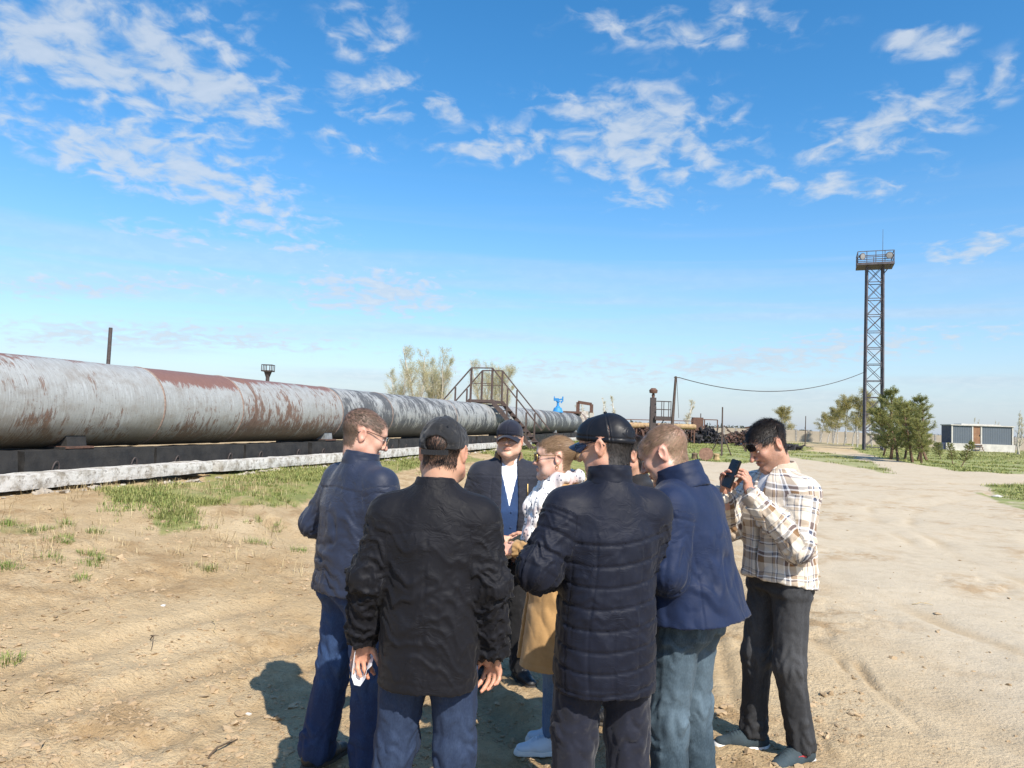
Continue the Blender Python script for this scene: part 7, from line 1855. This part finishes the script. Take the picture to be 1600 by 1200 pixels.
D = 0.012 * (billow(np.stack([V[:, 0] * 26 + V[:, 2] * 4, V[:, 1] * 26, V[:, 2] * 5], 1), 9) - 0.5) + 0.006 * pnoise(V * 30, 4)
ob('scarf', mesh_np('scarf', V + N * D[:, None].astype(np.float32), Q), SCARF, r4)
bun = Vol((-0.06, 0.06, -0.06), (0.06, 0.20, 0.08), 0.005); bun.ell((0, 0.125, 0.015), (0.042, 0.035, 0.042), 0)
V, Q = bun.surf(); N = vnormals(V, Q); V = V + N * (0.004 * np.sin(np.arctan2(V[:, 0], V[:, 2] - 0.015) * 3 + V[:, 1] * 180))[:, None]
ob('hair_bun', mesh_np('hair_bun', place(V.astype(np.float32), H4), Q, True, {'tone': rng.uniform(0, 0.7, len(V))}), HAIR_BLOND, r4)
eb = MB(); ep = [H4 @ Vector((0.080 + 0.003, 0.006 + 0.008 * math.cos(t), -0.046 + 0.011 * math.sin(t))) for t in np.linspace(0, 2 * math.pi, 14)]
eb.tube(ep, 0.0016, 6).build('earring', GOLD, r4, smooth=True)

# jeans back-pocket tab on the man at the edge of the circle
def world_of(root, p):
    return Matrix.Translation(root.location) @ Matrix.Rotation(root.rotation_euler.z, 4, 'Z') @ Matrix.Scale(root.scale[0], 4) @ Vector(p)

# held things, each on its own
def paper_mat():
    def f(nt, b):
        co = objco(nt)
        w = nd(nt, 'ShaderNodeTexWave', {'Vector': co, 'Scale': 40.0, 'Distortion': 0.0}, bands_direction='Z').outputs['Fac']
        lines = fmath(nt, 'MULTIPLY', maprange(nt, w, 0.72, 0.80), maprange(nt, noise(nt, co, 130.0, 1.0), 0.45, 0.5))
        setin(nt, b, 'Base Color', mix(nt, fmath(nt, 'MULTIPLY', lines, 0.35), (0.80, 0.82, 0.85), (0.25, 0.27, 0.33)))
    return material('paper', f, 0.7)
PAPER = paper_mat()
def sheet(name, pts, height, axis, label, cat):
    """bent sheet: a polyline swept along axis, with a little thickness"""
    pts = [Vector(p) for p in pts]; ax = Vector(axis).normalized() * height; V = []; F = []
    n = len(pts)
    for off in (0, 1):
        for i, p in enumerate(pts):
            t = (pts[min(i + 1, n - 1)] - pts[max(i - 1, 0)]).normalized(); nr = t.cross(ax.normalized()) * 0.0011 * off
            V += [p + nr, p + ax + nr]
    m = 2 * n
    for i in range(n - 1):
        a = 2 * i; F += [(a, a + 2, a + 3, a + 1), (m + a, m + a + 1, m + a + 3, m + a + 2), (a, m + a, m + a + 2, a + 2), (a + 1, a + 3, m + a + 3, m + a + 1)]
    F += [(0, 1, m + 1, m), (m - 2, 2 * m - 2, 2 * m - 1, m - 1)]
    c = sum(pts, Vector()) / n
    b = MB(); b.add([v - c for v in V], F)
    return b.build(name, PAPER, None, smooth=True, loc=c, label=label, cat=cat)
# folded sheet in the hanging hand of the man in the black coat
w2 = lambda p: world_of(r2, p)
hx, hy, hz_ = 0.272, -0.045, 0.775
prof2 = [(hx + 0.004, hy + 0.075, hz_ + 0.050), (hx + 0.008, hy + 0.080, hz_ + 0.0), (hx + 0.010, hy + 0.080, hz_ - 0.035), (hx - 0.002, hy + 0.082, hz_ - 0.062), (hx - 0.024, hy + 0.080, hz_ - 0.066), (hx - 0.040, hy + 0.075, hz_ - 0.040), (hx - 0.044, hy + 0.070, hz_ - 0.010), (hx - 0.060, hy + 0.065, hz_ + 0.005)]
sheet('folded_paper', [w2(p) for p in prof2], 0.12, Matrix.Rotation(r2.rotation_euler.z, 3, 'Z') @ Vector((0.15, -1, 0.15)), 'folded white paper in the hanging hand of the man in the black coat', 'paper')
# rolled paper in the woman's hands
w4 = lambda p: world_of(r4, p)
a4, b4 = w4((0.055, -0.315, 1.055)), w4((-0.02, -0.16, 1.10))
axis4 = (Vector((0.02, -0.40, 0.02)) - Vector((0.0, 0, 0)))
c4a = w4((0.10, -0.345, 1.055)); dirr = Vector((-0.25, -0.95, 0.10)).normalized()
e1 = dirr.cross(Vector((0, 0, 1))).normalized(); e2 = dirr.cross(e1)
spiral = [c4a + (e1 * math.cos(t) + e2 * math.sin(t)) * (0.020 + 0.0018 * t) for t in np.linspace(0, 4 * math.pi, 40)]
sheet('rolled_paper', spiral, 0.21, -dirr, 'rolled white papers held out in front of the woman in the tan coat', 'paper')
# phone
w8 = lambda p: world_of(r8, p)
ph = bpy.data.objects.new('phone', None); COL.objects.link(ph)
ph.matrix_world = Matrix.Translation(w8((0.012, -0.325, 1.425))) @ Matrix.Rotation(r8.rotation_euler.z, 4, 'Z') @ Matrix.Rotation(math.radians(8), 4, 'Y') @ Matrix.Rotation(math.radians(-20), 4, 'X')
ph['label'] = 'black smartphone held up by the young man in plaid'; ph['category'] = 'phone'
bm = bmesh.new(); bmesh.ops.create_cube(bm, size=1.0); bmesh.ops.scale(bm, vec=(0.072, 0.0095, 0.150), verts=bm.verts); bmesh.ops.bevel(bm, geom=bm.edges[:], offset=0.0035, segments=2, affect='EDGES')
me = bpy.data.meshes.new('case'); bm.to_mesh(me); bm.free(); case = ob('case', me, BLACK_PLASTIC, ph)
MB().box((0, 0.0050, 0), (0.034, 0.0004, 0.074)).build('screen', DARK_GLASS, ph)
cb_ = MB().box((0.018, -0.0055, 0.055), (0.014, 0.0012, 0.017)).build('camera_bump', BLACK_PLASTIC, ph)
for x, z in ((0.012, 0.062), (0.024, 0.062), (0.012, 0.048)): MB().lathe([(0.0045, 0), (0.0045, 0.001), (0.001, 0.0012)], 12, Matrix.Translation((x, -0.0065, z)) @ Matrix.Rotation(math.radians(90), 4, 'X')).build('camera_lens', DARK_GLASS, cb_)
# small leather tab on the jeans pocket
def verts(o):
    a = np.empty(len(o.data.vertices) * 3, np.float32); o.data.vertices.foreach_get('co', a); return a.reshape(-1, 3)
tv = verts(t1); s_ = tv[(np.abs(tv[:, 0] + 0.088) < 0.012) & (np.abs(tv[:, 2] - 0.905) < 0.012)]
if len(s_):
    y_ = float(s_[:, 1].max()); MB().box((-0.088, y_ + 0.001, 0.905), (0.014, 0.003, 0.006)).build('pocket_tab', plain('brown_leather_tab', (0.30, 0.11, 0.05), 0.7), t1)
# chest pocket with flap on the plaid shirt, laid on the cloth
jv = verts(j8); front = jv[jv[:, 1] < 0.02]
def on_cloth(x, z, out):
    d = (front[:, 0] - x) ** 2 + (front[:, 2] - z) ** 2; i = np.argsort(d)[:24]; i = i[np.argsort(front[i, 1])[:6]]
    return (x, float(front[i, 1].mean()) - out, z)
for nm, z0, z1, out in (('pocket', 1.13, 1.25, 0.004), ('pocket_flap', 1.215, 1.262, 0.010)):
    V = []; UV = []; nx, nz = 9, 7
    for layer in (out, -0.004):
        for a in np.linspace(0.045, 0.150, nx):
            for b in np.linspace(z0, z1, nz):
                dip = 0.010 * (1 - abs(a - 0.0975) / 0.0525) if nm == 'pocket_flap' and b == z0 else 0.0
                p = on_cloth(a, b - dip, layer); V.append(p); UV.append((a + 0.04, b + 0.05, 0))
    n = nx * nz; F = []
    for i in range(nx - 1):
        for k in range(nz - 1):
            q = i * nz + k; F.append((q, q + nz, q + nz + 1, q + 1))
    edge = [i * nz for i in range(nx)] + [(nx - 1) * nz + k for k in range(1, nz)] + [i * nz + nz - 1 for i in range(nx - 2, -1, -1)] + [k for k in range(nz - 2, 0, -1)]
    for a, b in zip(edge, edge[1:] + edge[:1]): F.append((b, a, n + a, n + b))
    ob(nm, mesh_np(nm, np.array(V, np.float32), np.array(F), True, {'uvw': np.array(UV)}), PLAID, j8)
